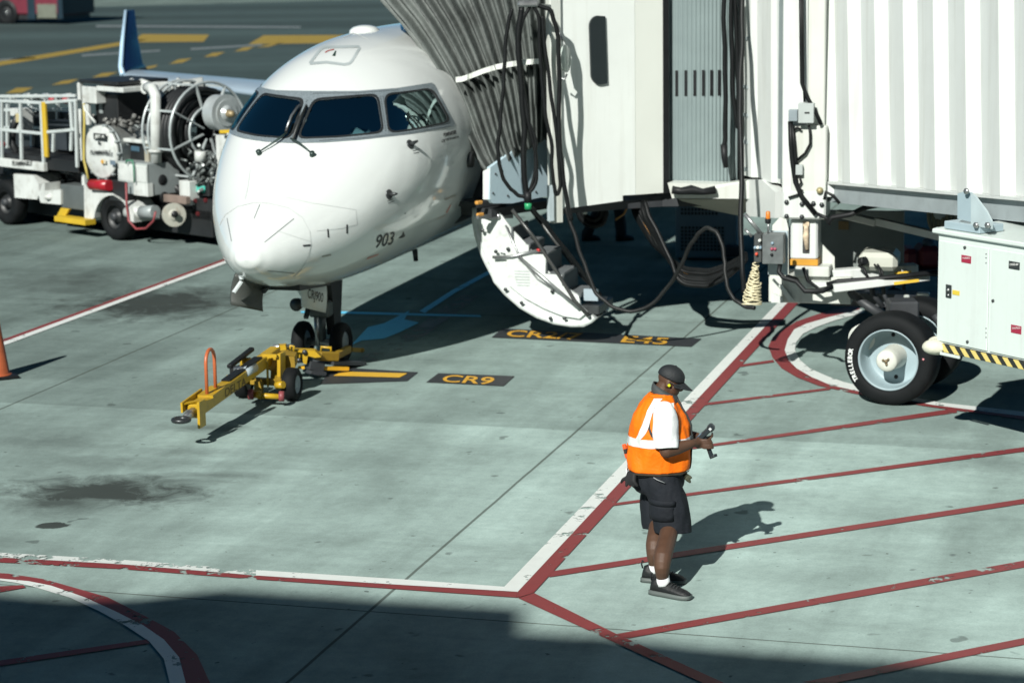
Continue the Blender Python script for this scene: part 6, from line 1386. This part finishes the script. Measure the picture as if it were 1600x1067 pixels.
# trolley that carries the bags
fr = Frame(atY(1440, 420, 28.0), (1, 0)); x0, z0_ = fr.px(1395, 421); x1, _ = fr.px(1500, 421)
cart = thing('baggage_cart', fr.pt((x0 + x1) / 2, .3, 0), 'low dark baggage cart holding two red bags under the tunnel', 'cart')
q = MB(); q.fbox(fr, x0, x1 + .6, -.1, .9, z0_ - .08, z0_ - .004, .01); obj('deck', q, bdark, cart)
for xx in (x0 + .15, x1 + .4):
    for oo in (.02, .78):
        q = MB(); q.lathe(fr.pt(xx, oo, .16), -fr.n, [(-.05, 0), (-.05, .14), (-.04, .16), (.04, .16), (.05, .14), (.05, 0)], 20); obj('wheel', q, tyre, cart)
        q = MB(); q.bar(fr.pt(xx, oo + .06, .16), fr.pt(xx, oo + .06, z0_ - .05), .04, .04); obj('caster_leg', q, bdark, cart)
# ------------------------------------------------------------------ the ramp worker in the orange vest
skin_m = mat('dark_skin', (.075, .036, .020), .6, var=.10, scale=14, bump=.15, bscale=120)
PA = R(-10); P0 = V((1.125, 17.38, 0)); PF = V((cos(PA), sin(PA), 0)); PL = V((-sin(PA), cos(PA), 0))
def bp3(x, y, z): return P0 + PF * x + PL * y + V((0, 0, z))
def local(p): q = (p - P0) / .955; return q.dot(PF), q.dot(PL), q.z
KS = .955
MP = Matrix(((PF.x * KS, PL.x * KS, 0, P0.x), (PF.y * KS, PL.y * KS, 0, P0.y), (0, 0, KS, 0), (0, 0, 0, 1)))
def pobj(name, mb, mt, par): mb.xf(MP); return obj(name, mb, mt, par)
def chain(pts, rads, n=14, sub=6):
    """smooth tapered limb through the joints"""
    P = [V(p) for p in pts]; out, rr = [], []
    for i in range(len(P) - 1):
        p0, p1, p2, p3 = P[max(i - 1, 0)], P[i], P[i + 1], P[min(i + 2, len(P) - 1)]
        for k in range(sub):
            t = k / sub; out.append(.5 * (2 * p1 + (p2 - p0) * t + (2 * p0 - 5 * p1 + 4 * p2 - p3) * t * t + (3 * p1 - p0 - 3 * p2 + p3) * t**3)); rr.append(rads[i] + (rads[i + 1] - rads[i]) * t)
    out.append(P[-1]); rr.append(rads[-1]); return out, rr, n
def limb(mb, pts, rads, n=14, sub=6):
    o, r, n = chain(pts, rads, n, sub); mb.tube(o, r, n); mb.ell(o[0], (r[0],) * 3, n=12); mb.ell(o[-1], (r[-1],) * 3, n=12)
person = thing('person', bp3(0, 0, 0), 'person in orange safety vest, dark shorts and black cap looking down at a scanner', 'person')
# torso section: (z, back x, front x, half width)
TS = [(0.86, -0.2473, 0.1988, 0.2115), (0.9, -0.2541, 0.2153, 0.225), (1.0, -0.26, 0.227, 0.2358), (1.08, -0.2522, 0.2357, 0.2394), (1.15, -0.2425, 0.2386, 0.2394), (1.24, -0.2289, 0.2212, 0.2358), (1.32, -0.2085, 0.1843, 0.2295), (1.39, -0.1697, 0.1455, 0.2142), (1.45, -0.1212, 0.1145, 0.1757), (1.495, -0.0825, 0.0921, 0.1121), (1.52, -0.0582, 0.0776, 0.0808)]
def tsec(z):
    i = 0
    while i < len(TS) - 2 and z > TS[i + 1][0]: i += 1
    a, b = TS[i], TS[i + 1]; t = max(0, min(1, (z - a[0]) / (b[0] - a[0]))); t = t * t * (3 - 2 * t) * .35 + t * .65
    return [a[k] + (b[k] - a[k]) * t for k in (1, 2, 3)]
def tpt(z, th, off=0.0, k=1.0):
    xb, xf, hw = tsec(z); c = (xb + xf) / 2 - .02; e = 2.35
    cs, sn = cos(th), sin(th); rx = (xf - c) if cs > 0 else (c - xb)
    x = c + (rx * k + off) * (abs(cs) ** (2 / e)) * (1 if cs > 0 else -1); y = (hw * k + off) * (abs(sn) ** (2 / e)) * (1 if sn > 0 else -1)
    return V((x, y, z))
nearf = local(gp(1044, 931)); farf = local(gp(1037, 909))
NA = V((nearf[0] - .045, nearf[1] + .02, .10)); FA = V((farf[0] - .07, farf[1], .10))
NK, FK = V((.085, -.125, .49)), V((-.02, .10, .49))
body = MB()
body.loft([[tpt(z, 2 * pi * k / 28, -.012, .97) for k in range(28)] for z in (.84, .95, 1.05, 1.15, 1.25, 1.35, 1.42, 1.48, 1.515)])
body.ell((-.01, 0, .86), (.2, .2, .1))
limb(body, [(.0, -.11, .84), NK, (NA.x + .0, NA.y, .30), (NA.x, NA.y, .13), (NA.x + .01, NA.y, .05)], [.100, .074, .074, .046, .046])
limb(body, [(-.01, .11, .84), FK, (FA.x - .0, FA.y, .30), (FA.x, FA.y, .13), (FA.x + .01, FA.y, .05)], [.100, .074, .074, .046, .046])
# neck and head, bowed forward
limb(body, [(-.02, 0, 1.45), (.035, 0, 1.545), (.06, 0, 1.585)], [.085, .074, .07])
HC = V((.080, 0, 1.605)); HR = Matrix.Rotation(R(24), 3, 'Y')
def hp(x, y, z): return HC + HR @ V((x, y, z))
body.ell(hp(-.008, 0, .02), (.102, .079, .095), HR); body.ell(hp(.03, 0, -.055), (.068, .062, .072), HR); body.ell(hp(.052, 0, -.098), (.040, .042, .032), HR)
body.ell(hp(.082, 0, -.02), (.022, .05, .045), HR); body.ell(hp(.088, 0, .012), (.018, .055, .014), HR)
body.tube([hp(.09, 0, .005), hp(.112, 0, -.03), hp(.108, 0, -.042)], [.010, .015, .012], 10); body.ell(hp(.105, .012, -.042), (.011, .010, .008), HR); body.ell(hp(.105, -.012, -.042), (.011, .010, .008), HR)
body.ell(hp(.088, 0, -.068), (.016, .027, .008), HR); body.ell(hp(.084, 0, -.083), (.016, .025, .009), HR); body.ell(hp(-.02, 0, -.085), (.06, .062, .05), HR)
for s_ in (-1, 1):
    body.ell(hp(-.006, s_ * .079, -.018), (.020, .010, .032), HR); body.ell(hp(-.008, s_ * .083, -.036), (.011, .009, .012), HR); body.ell(hp(.05, s_ * .043, -.035), (.03, .022, .022), HR)
# arms
SH, EL_, WR = V((.055, -.212, 1.375)), V((.075, -.282, 1.095)), V((.265, -.155, 1.13))
limb(body, [SH, EL_], [.075, .058]); limb(body, [EL_, EL_.lerp(WR, .4), WR], [.057, .056, .033])
SL, EL2, WL = V((.03, .232, 1.375)), V((.07, .285, 1.10)), V((.285, .075, 1.135))
limb(body, [SL, EL2], [.075, .058]); limb(body, [EL2, EL2.lerp(WL, .4), WL], [.057, .054, .033])
# scanner handle line; right hand closes on it
HT, HB = V((.352, -.062, 1.165)), V((.408, -.062, 1.015))
hx = lambda z: HT.x + (HB.x - HT.x) * (HT.z - z) / (HT.z - HB.z)
pc = V((.305, -.100, 1.125)); limb(body, [WR, pc], [.031, .034]); body.ell((.315, -.098, 1.12), (.042, .018, .044)); body.ell((.29, -.105, 1.125), (.04, .024, .036))
for k, (z, L_) in enumerate(((1.148, 1.0), (1.126, 1.08), (1.104, 1.0), (1.084, .84))):
    x = hx(z); limb(body, [(x - .03, -.100, z), (x + .018, -.098, z), (x + .018 + .026 * L_, -.072, z - .003), (x + .012 + .016 * L_, -.040, z - .006), (x - .004, -.032, z - .008)], [.0115, .011, .0102, .0095, .0085], 10, 4)
limb(body, [(.30, -.092, 1.15), (.318, -.068, 1.168), (.340, -.040, 1.168), (.362, -.034, 1.160)], [.014, .013, .0115, .0095], 10, 4)
pc2 = V((.325, .015, 1.135)); limb(body, [WL, pc2], [.031, .033]); body.ell((.33, .01, 1.137), (.042, .034, .018), Matrix.Rotation(.5, 3, 'Z'))
for k, (y, L_) in enumerate(((-.012, .92), (.006, 1.0), (.024, .96), (.042, .8))): limb(body, [(.345, y + .006, 1.138), (.378, y - .012, 1.143), (.398 + .012 * L_, y - .026, 1.160), (.402 + .010 * L_, y - .034, 1.182)], [.0112, .0105, .0098, .0085], 10, 4)
limb(body, [(.315, -.008, 1.145), (.33, -.020, 1.172), (.352, -.024, 1.190)], [.0135, .0125, .0095], 10, 4)
pobj('body', remeshed(body, .0062, 5), skin_m, person)
# vest
vest_m = mat('safety_orange', (.86, .165, .004), .6, var=.07, scale=9, bump=.3, bscale=42, spec=.25)
trim_m = mat('vest_trim', (.025, .03, .03), .7); refl_m = mat('reflective_silver', (.62, .65, .64), .4, var=.10, scale=22)
def wr(p):
    th = math.atan2(p.y, p.x)
    return .015 * noise.noise(V((th * 2.4, p.z * 7, 1.7))) + .009 * noise.noise(V((th * 7, p.z * 5, 4.2))) - .018 * max(0, 1 - abs(p.z - 1.01) / .1) * max(0, sin(th * 5 + 2.0 * noise.noise(V((th, p.z * 2, 0))))) * (1 if p.z < 1.1 else 0)
def vpt(z, th, off=0): q = tpt(z, th, .016); d = V((q.x + .01, q.y, 0)).normalized(); return q + d * (wr(q) + off)
NV = 84
zs = [.895 + (.60) * k / 52 for k in range(53)]
vm = MB(); vm.loft([[vpt(z, 2 * pi * k / NV) for k in range(NV)] for z in zs], caps=False)
vm.loft([[vpt(zs[-1], 2 * pi * k / NV) * 1.0 for k in range(NV)], [V((.0, 0, 1.51)).lerp(vpt(zs[-1], 2 * pi * k / NV), .72) + V((0, 0, .012)) for k in range(NV)]], caps=False)
vest = pobj('vest', vm, vest_m, person); sm = vest.modifiers.new('thickness', 'SOLIDIFY'); sm.thickness = .006; sm.offset = -1
vm = MB(); vm.loft([[vpt(z, 2 * pi * k / NV, .004) for k in range(NV)] for z in (1.105, 1.122, 1.14, 1.158, 1.172)], caps=False); pobj('reflective_band', vm, refl_m, vest)
for sgn in (-1, 1):
    vm = MB(); rr = []
    for k in range(24):
        z = 1.17 + .315 * k / 23; t = k / 23; thc = sgn * (R(121) - R(22) * sin(pi * t * .9) * (1 - t) - R(34) * t ** 2.2); w_ = .030 / max(.07, tsec(z)[2])
        rr.append([vpt(z, thc + w_ * (j / 4 - .5) * 2, .005) for j in range(5)])
    vm.loft(rr, caps=False, closed_ring=False); pobj('reflective_stripe', vm, refl_m, vest)
    vm = MB(); rr = []
    for k in range(20):
        z = 1.17 + .28 * k / 19; t = k / 19; thc = sgn * (R(64) - R(22) * t); w_ = .026 / max(.07, tsec(z)[2])
        rr.append([vpt(z, thc + w_ * (j / 4 - .5) * 2, .005) for j in range(5)])
    vm.loft(rr, caps=False, closed_ring=False); pobj('reflective_stripe', vm, refl_m, vest)
# dark front opening edge, hem and armholes
vm = MB(); vm.tube([vpt(.90 + .59 * k / 22, R(5) * (-1 if k < 30 else 1), .006) for k in range(23)], .009, 6); pobj('front_zip', vm, trim_m, vest)
vm = MB(); vm.loft([[vpt(z, 2 * pi * k / NV, .002) * 1 + V((0, 0, -.012)) for k in range(NV)] for z in (.893, .907)], caps=False); pobj('hem', vm, mat('vest_hem', (.05, .035, .02), .7), vest)
for sgn in (-1, 1):
    vm = MB(); ring_ = []
    for k in range(30):
        a = 2 * pi * k / 30; z = 1.310 + .145 * sin(a) ; dx = .035 + .105 * cos(a) * (1 - .15 * sin(a))
        xb, xf, hw = tsec(min(z, 1.49)); y = hw * (max(.0, 1 - (abs((dx + .0)) / ((xf - xb) / 2)) ** 2.35)) ** (1 / 2.35)
        ring_.append(V((dx + .005, sgn * (y + .010), z)))
    vm.tube(ring_, .013, 8, closed=True); pobj('armhole_trim', vm, trim_m, vest)
# white shirt sleeves, grey collar
shirt_m = mat('white_shirt', (.78, .80, .80), .75, var=.03, bump=.25, bscale=30)
for sh, el, sgn in ((SH, EL_, -1), (SL, EL2, 1)):
    vm = MB(); o = []
    ax = (el - sh).normalized(); pts = [sh + V((0, -sgn * .03, .065)), sh + V((0, 0, .03)), sh.lerp(el, .3), sh.lerp(el, .62), sh.lerp(el, .93)]; rad = [.045, .088, .100, .104, .094]
    if sgn < 0: pts = [p + V((.0, -.0, 0)) for p in pts]
    vm.tube(*chain(pts, rad, 40, 8)[:2], 40); 
    for v in vm.bm.verts: v.co += V((v.co.x - sh.x, v.co.y - sh.y, 0)).normalized() * (.010 * noise.noise(v.co * 11) + .008 * noise.noise(V((v.co.x * 20, v.co.y * 20, v.co.z * 5))))
    pobj('shirt_sleeve', vm, shirt_m, person)
    vm = MB(); vm.tube([pts[-1] + (pts[-1] - pts[-2]).normalized() * .0, pts[-1] + (pts[-1] - pts[-2]).normalized() * .006], [.103, .100], 40); pobj('sleeve_hem', vm, mat('sleeve_shadow', (.50, .52, .52), .8), person) if False else vm.bm.free()
col_m = mat('collar_charcoal', (.045, .052, .052), .75)
vm = MB(); ring_ = [[V((.022 + r_ * cos(a) * 1.06 + .012, r_ * sin(a), z - .052 * cos(a) - .028)) for a in [2 * pi * k / 30 for k in range(30)]] for r_, z in ((.104, 1.505), (.101, 1.535), (.088, 1.568), (.083, 1.563))]
vm.loft(ring_, caps=False); pobj('collar', vm, col_m, person)
vm = MB(); vm.loft([[vpt(z, 2 * pi * k / NV, -.012) for k in range(NV)] for z in (.862, .875, .90)], caps=False); pobj('shirt_tail', vm, trim_m, person)
# cargo shorts
sh_m = mat('navy_shorts', (.012, .0145, .019), .8, var=.15, scale=10, bump=.35, bscale=30, spec=.2)
vm = MB(); vm.loft([[tpt(max(z, .861), 2 * pi * k / 32, -.006, s_) + V((0, 0, min(0, z - .861))) for k in range(32)] for z, s_ in ((.90, .98), (.86, .985), (.80, .97), (.74, .93), (.70, .80))])
limb(vm, [(.01, -.118, .80), (NK.x - .0, -.132, .60), (NK.x + .025, -.130, .385)], [.142, .152, .150], 20, 8); limb(vm, [(-.02, .115, .80), (FK.x - .02, .112, .62), (FK.x - .02, .105, .395)], [.140, .142, .134], 20, 8)
b = vm.bm
def folds(p): return .010 * noise.noise(V((p.x * 9, p.y * 9, p.z * 5))) + .006 * noise.noise(V((p.x * 22, p.y * 22, p.z * 9)))
sm_ = remeshed(vm, .012, 4, folds)
geom = sm_.bm.verts[:] + sm_.bm.edges[:] + sm_.bm.faces[:]
bmesh.ops.bisect_plane(sm_.bm, geom=geom, plane_co=V((0.06, 0, .380)), plane_no=V((-.03, .13, 1)).normalized(), clear_inner=True)
shorts = pobj('shorts', sm_, sh_m, person); s2 = shorts.modifiers.new('thickness', 'SOLIDIFY'); s2.thickness = .006
vm = MB()
def legsurf(a, z): return V((NK.x - .012, -.132, z)) + V((cos(a), sin(a), 0)) * .148
vm.loft([[legsurf(a, z) + V((0, -.0 - .004 * sin(pi * t), 0)) for t, a in [(k / 10, -pi * .92 + pi * .55 * k / 10) for k in range(11)]] for z in (.52, .56, .62, .665)], caps=False, closed_ring=False); pk = pobj('cargo_pocket', vm, sh_m, shorts); s2 = pk.modifiers.new('thickness', 'SOLIDIFY'); s2.thickness = .004; s2.offset = 1
vm = MB(); vm.loft([[legsurf(a, z) + V((0, -.004 - .005 * sin(pi * t), 0)) for t, a in [(k / 10, -pi * .94 + pi * .59 * k / 10) for k in range(11)]] for z in (.645, .69)], caps=False, closed_ring=False); pk = pobj('pocket_flap', vm, sh_m, shorts); s2 = pk.modifiers.new('thickness', 'SOLIDIFY'); s2.thickness = .008; s2.offset = 1
vm = MB(); vm.tube([(-.03, -.272, .875), (.0, -.282, .86), (.06, -.275, .835)], .0035, 6); pobj('pocket_seam', vm, mat('pale_thread', (.30, .32, .33), .6), shorts)
# socks and trainers
sock_m = mat('white_sock', (.78, .79, .80), .85); shoe_m = mat('black_trainer', (.006, .007, .008), .6, var=.3, scale=20, bump=.3, bscale=50); sole_m = mat('grey_midsole', (.085, .10, .095), .6)
for A_, ft, dirn in ((NA, nearf, R(-34)), (FA, farf, R(-16))):
    d = V((cos(dirn - PA), sin(dirn - PA), 0)); l = V((-d.y, d.x, 0)); o = V((A_.x, A_.y, 0)) - d * .0
    def fpt(x, y, z): return o + d * x * 1.16 + l * y * 1.12 + V((0, 0, z * 1.18))
    vm = MB(); vm.tube([fpt(0, 0, .19), fpt(.0, 0, .15), fpt(.004, 0, .10), fpt(.01, 0, .07)], [.048, .050, .053, .054], 24); pobj('sock', vm, sock_m, person)
    secs = [(-.088, .022, .062, .030), (-.075, .036, .108, .0), (-.045, .042, .122, 0), (-.01, .044, .112, 0), (.03, .045, .098, 0), (.08, .048, .083, 0), (.13, .050, .070, 0), (.17, .046, .060, 0), (.20, .034, .048, 0), (.214, .014, .034, 0)]
    vm = MB(); vm.loft([[fpt(x, hw * cos(a) * (1 if sin(a) < .3 else .92), .014 + max(0, (h - .014)) * (.5 + .5 * sin(a)) ) for a in [2 * pi * k / 24 for k in range(24)]] for x, hw, h, _ in secs]); shoe = pobj('shoe', vm, shoe_m, person)
    vm = MB(); vm.loft([[fpt(x + (.006 if x > 0 else -.008), (hw + .006) * s1, z) for s1, z in ((-1, .002), (1, .002), (1.03, .016), (1, .030), (-1, .030), (-1.03, .016))] for x, hw, h, _ in secs]); pobj('sole', vm, sole_m, shoe)
    vm = MB(); vm.loft([[fpt(x + (.008 if x > 0 else -.010), (hw + .004) * s1, z) for s1, z in ((-1, .0005), (1, .0005), (1.03, .008), (-1.03, .008))] for x, hw, h, _ in secs]); pobj('outsole', vm, shoe_m, shoe)
    vm = MB()
    for k in range(5): x = .03 + k * .022; h = .098 - (x - .03) * .29; vm.tube([fpt(x, -.03, h - .008), fpt(x + .006, -.012, h + .005), fpt(x + .006, .012, h + .005), fpt(x, .03, h - .008)], .0042, 6)
    pobj('lace', vm, mat('lace_black', (.02, .022, .023), .7), shoe)
    vm = MB(); vm.tube([fpt(-.086, 0, .09), fpt(-.094, 0, .118), fpt(-.088, 0, .145), fpt(-.078, 0, .135)], .007, 6); pobj('heel_tab', vm, shoe_m, shoe)
# cap, glasses, ear plug
cap_m = mat('black_cap', (.010, .0125, .0145), .7, bump=.2, bscale=70)
vm = MB(); rings_ = []
for k in range(13):
    t = k / 12; el = R(-8) + R(98) * t
    rings_.append([hp(-.008 + .112 * cos(el) * cos(a), .089 * cos(el) * sin(a), .030 + .092 * sin(el)) for a in [2 * pi * j / 36 for j in range(36)]])
vm.loft(rings_, caps=False); cap = pobj('cap', vm, cap_m, person); s2 = cap.modifiers.new('thickness', 'SOLIDIFY'); s2.thickness = .003
vm = MB(); br_ = []
for k in range(9):
    t = k / 8; L_ = .006 + .085 * t
    br_.append([hp(-.008 + (.108 + L_ * (cos(a * 1.25) ** .6 if abs(a * 1.25) < pi / 2 else 0)) * cos(a), .089 * sin(a) * (1 - .06 * t), .022 - .028 * t - .022 * (abs(a) / 1.15) ** 2) for a in [-1.15 + 2.3 * j / 20 for j in range(21)]])
vm.loft(br_, caps=False, closed_ring=False); brim = pobj('cap_brim', vm, cap_m, cap); s2 = brim.modifiers.new('thickness', 'SOLIDIFY'); s2.thickness = .004
vm = MB(); vm.ell(hp(-.008, 0, .124), (.007, .007, .004), HR, 10); pobj('cap_button', vm, cap_m, cap)
vm = MB(); vm.poly([hp(.103 + dx, -.020 + dy, .052 + dz) for dx, dy, dz in ((.0, 0, 0), (.001, -.012, .001), (-.004, -.012, .010), (-.005, -.003, .012))], HR @ V((.004, -.002, .001))); pobj('cap_emblem', vm, mat('emblem_pale', (.45, .47, .47), .6), cap)
gl_m = mat('glasses_dark', (.02, .022, .024), .3)
vm = MB(); vm.tube([hp(-.005, -.083, .0), hp(.05, -.080, .0), hp(.095, -.066, -.005)], .003, 6); vm.tube([hp(-.005, .083, .0), hp(.05, .080, .0), hp(.095, .066, -.005)], .003, 6); vm.tube([hp(.105, -.01, .0), hp(.105, .01, .0)], .003, 6)
gls = pobj('glasses', vm, gl_m, person)
for s_ in (-1, 1): vm = MB(); vm.ell(hp(.100, s_ * .036, -.012), (.004, .027, .019), HR, 14); pobj('lens', vm, mat('lens_pale', (.35, .40, .42), .08), gls)
for s_ in (-1, 1): vm = MB(); vm.tube([hp(.006, s_ * .080, -.020), hp(.006, s_ * .096, -.022)], [.009, .012], 10); pobj('ear_plug', vm, mat('neon_yellow', (.62, .72, .02), .5), person)
# things on the belt
vm = MB()
for k in range(4): limb(vm, [(-.235 + .015 * k, -.17 - .012 * k, .875), (-.245 + .018 * k, -.185 - .014 * k, .83), (-.255 + .03 * k, -.195 - .012 * k, .785 + .01 * (k % 2))], [.022, .020, .012], 10, 4)
limb(vm, [(-.24, -.18, .85), (-.285, -.17, .825), (-.30, -.16, .80)], [.018, .014, .010], 10, 4); pobj('work_glove', remeshed(vm, .006, 3), mat('glove_black', (.010, .011, .012), .8), shorts)
vm = MB(); vm.bar((-.285, -.10, 1.10), (-.255, -.12, .99), .03, .03, .006); wnd = pobj('marshalling_wand', vm, mat('wand_orange', (.70, .10, .02), .4), vest)
vm = MB(); vm.bar((-.270, -.116, 1.065), (-.262, -.121, 1.03), .034, .02); pobj('wand_clip', vm, trim_m, wnd)
vm = MB(); vm.bar((-.262, -.12, .905), (-.258, -.12, .865), .03, .008); pobj('white_tag', vm, shirt_m, vest)
vm = MB(); limb(vm, [(.195, -.07, .87), (.215, -.08, .83), (.24, -.08, .80)], [.02, .022, .012], 10, 4); limb(vm, [(.20, -.07, .86), (.235, -.075, .84), (.25, -.08, .835)], [.014, .014, .010], 10, 4); pobj('work_glove', remeshed(vm, .006, 3), mat('glove_olive', (.05, .055, .03), .8), shorts)
# the scanner in his hand is its own thing
sc_m = mat('scanner_grey', (.018, .025, .029), .4); scb = thing('handheld_scanner', bp3(.36, -.06, 1.05), 'dark pistol grip barcode scanner held up in both hands by the vested worker', 'scanner')
S0, S1 = V((.292, -.055, 1.128)), V((.415, -.055, 1.250)); sd_ = (S1 - S0).normalized(); sn_ = V((-sd_.z, 0, sd_.x))
vm = MB(); vm.bar(S0, S1, .078, .040, .008, up=V((sn_.x, sn_.y, sn_.z))); vm.bar(S1 - sd_ * .04, S1 + sd_ * .012, .084, .056, .012, up=V((sn_.x, sn_.y, sn_.z)))
sb = pobj('scanner_body', vm, sc_m, scb)
vm = MB(); vm.bar(S0 + sd_ * .012 + sn_ * .021, S0 + sd_ * .075 + sn_ * .021, .056, .004, up=V((sn_.x, sn_.y, sn_.z))); pobj('screen', vm, mat('screen_blue', (.10, .18, .26), .15), sb)
vm = MB(); vm.bar(S1 - sd_ * .028 - V((0, .041, 0)), S1 - sd_ * .008 - V((0, .041, 0)), .006, .02); pobj('side_label', vm, mat('scanner_label', (.5, .53, .53), .5), sb)
vm = MB(); o, r_, n = chain([HT + V((-.006, 0, .01)), HT.lerp(HB, .5), HB, HB + V((.004, 0, -.012))], [.019, .0175, .019, .021], 16); vm.tube(o, r_, 16); vm.tube([HB + V((-.012, 0, -.014)), HB + V((.045, 0, .006))], [.016, .012], 12); pobj('pistol_grip', vm, sc_m, scb)
# ------------------------------------------------------------------ second worker in dark clothes behind the cab
def place2(px, py): return gp(px, py)
q0 = gp(946, 377); fwd = V((.96, .28, 0)).normalized(); lft = V((-fwd.y, fwd.x, 0))
M2 = Matrix(((fwd.x, lft.x, 0, q0.x), (fwd.y, lft.y, 0, q0.y), (0, 0, 1, 0), (0, 0, 0, 1)))
p2 = thing('person', q0, 'person in dark trousers mid stride beneath the cab, only lower legs in view', 'person')
def p2obj(name, mb, mt, par): mb.xf(M2); return obj(name, mb, mt, par)
b = MB(); b.ell((0, 0, 1.66), (.098, .078, .115)); b.ell((.05, 0, 1.60), (.05, .05, .06)); b.tube([(.09, 0, 1.66), (.115, 0, 1.635)], [.01, .015]); limb(b, [(0, 0, 1.40), (.0, 0, 1.56)], [.07, .058])
b.loft([[V((.13 * cos(a) * k, .19 * sin(a) * k, z)) for a in [2 * pi * j / 20 for j in range(20)]] for z, k in ((.88, .9), (1.05, .92), (1.25, 1.05), (1.38, 1.02), (1.45, .5))])
for s_ in (-1, 1):
    limb(b, [(0, s_ * .21, 1.38), (-.03 + .05 * s_, s_ * .25, 1.10), (.15 + .05 * s_, s_ * .2, .95)], [.055, .045, .032]); hb_ = V((.17 + .05 * s_, s_ * .2, .92)); b.ell(hb_, (.04, .02, .045))
    for k in range(4): limb(b, [hb_ + V((.02, (k - 1.5) * .014, -.02)), hb_ + V((.045, (k - 1.5) * .014, -.055)), hb_ + V((.035, (k - 1.5) * .014, -.085))], [.010, .009, .008], 8, 3)
    limb(b, [hb_ + V((.0, -s_ * .02, .0)), hb_ + V((.03, -s_ * .045, -.03))], [.011, .009], 8, 3)
st2 = ((.13, -.10, .22, -.02), (-.12, .10, -.26, -.02))
for (kx, y, ax2, _) in st2: limb(b, [(0, y, .88), (kx + .05, y, .50), (ax2, y, .10)], [.09, .06, .045])
p2obj('body', remeshed(b, .010, 4), skin_m, p2)
trs = mat('work_trousers', (.010, .012, .014), .8, bump=.3, bscale=30); b = MB(); b.loft([[V((.15 * cos(a), .19 * sin(a), z)) for a in [2 * pi * j / 20 for j in range(20)]] for z in (.80, .90, .98)])
for (kx, y, ax2, _) in st2: limb(b, [(0, y, .86), (kx + .05, y, .50), (ax2 - .005, y, .11)], [.115, .085, .085])
p2obj('trousers', remeshed(b, .012, 4, folds), trs, p2)
b = MB(); b.loft([[V((.155 * cos(a) * k, .22 * sin(a) * k, z)) for a in [2 * pi * j / 20 for j in range(20)]] for z, k in ((.90, .95), (1.05, .95), (1.25, 1.08), (1.38, 1.05), (1.47, .5))])
for s_ in (-1, 1): limb(b, [(0, s_ * .21, 1.38), (-.03 + .05 * s_, s_ * .25, 1.10), (.12 + .05 * s_, s_ * .2, .97)], [.075, .06, .05])
p2obj('jacket', remeshed(b, .012, 4, folds), trs, p2)
for (kx, y, ax2, _) in st2:
    b = MB(); b.loft([[V((ax2 + x, y + hw * cos(a), .004 + h * (.5 + .5 * sin(a)))) for a in [2 * pi * j / 16 for j in range(16)]] for x, hw, h in ((-.09, .02, .10), (-.08, .042, .17), (.0, .046, .17), (.05, .046, .11), (.13, .05, .085), (.19, .04, .065), (.21, .015, .04))]); p2obj('boot', b, shoe_m, p2)
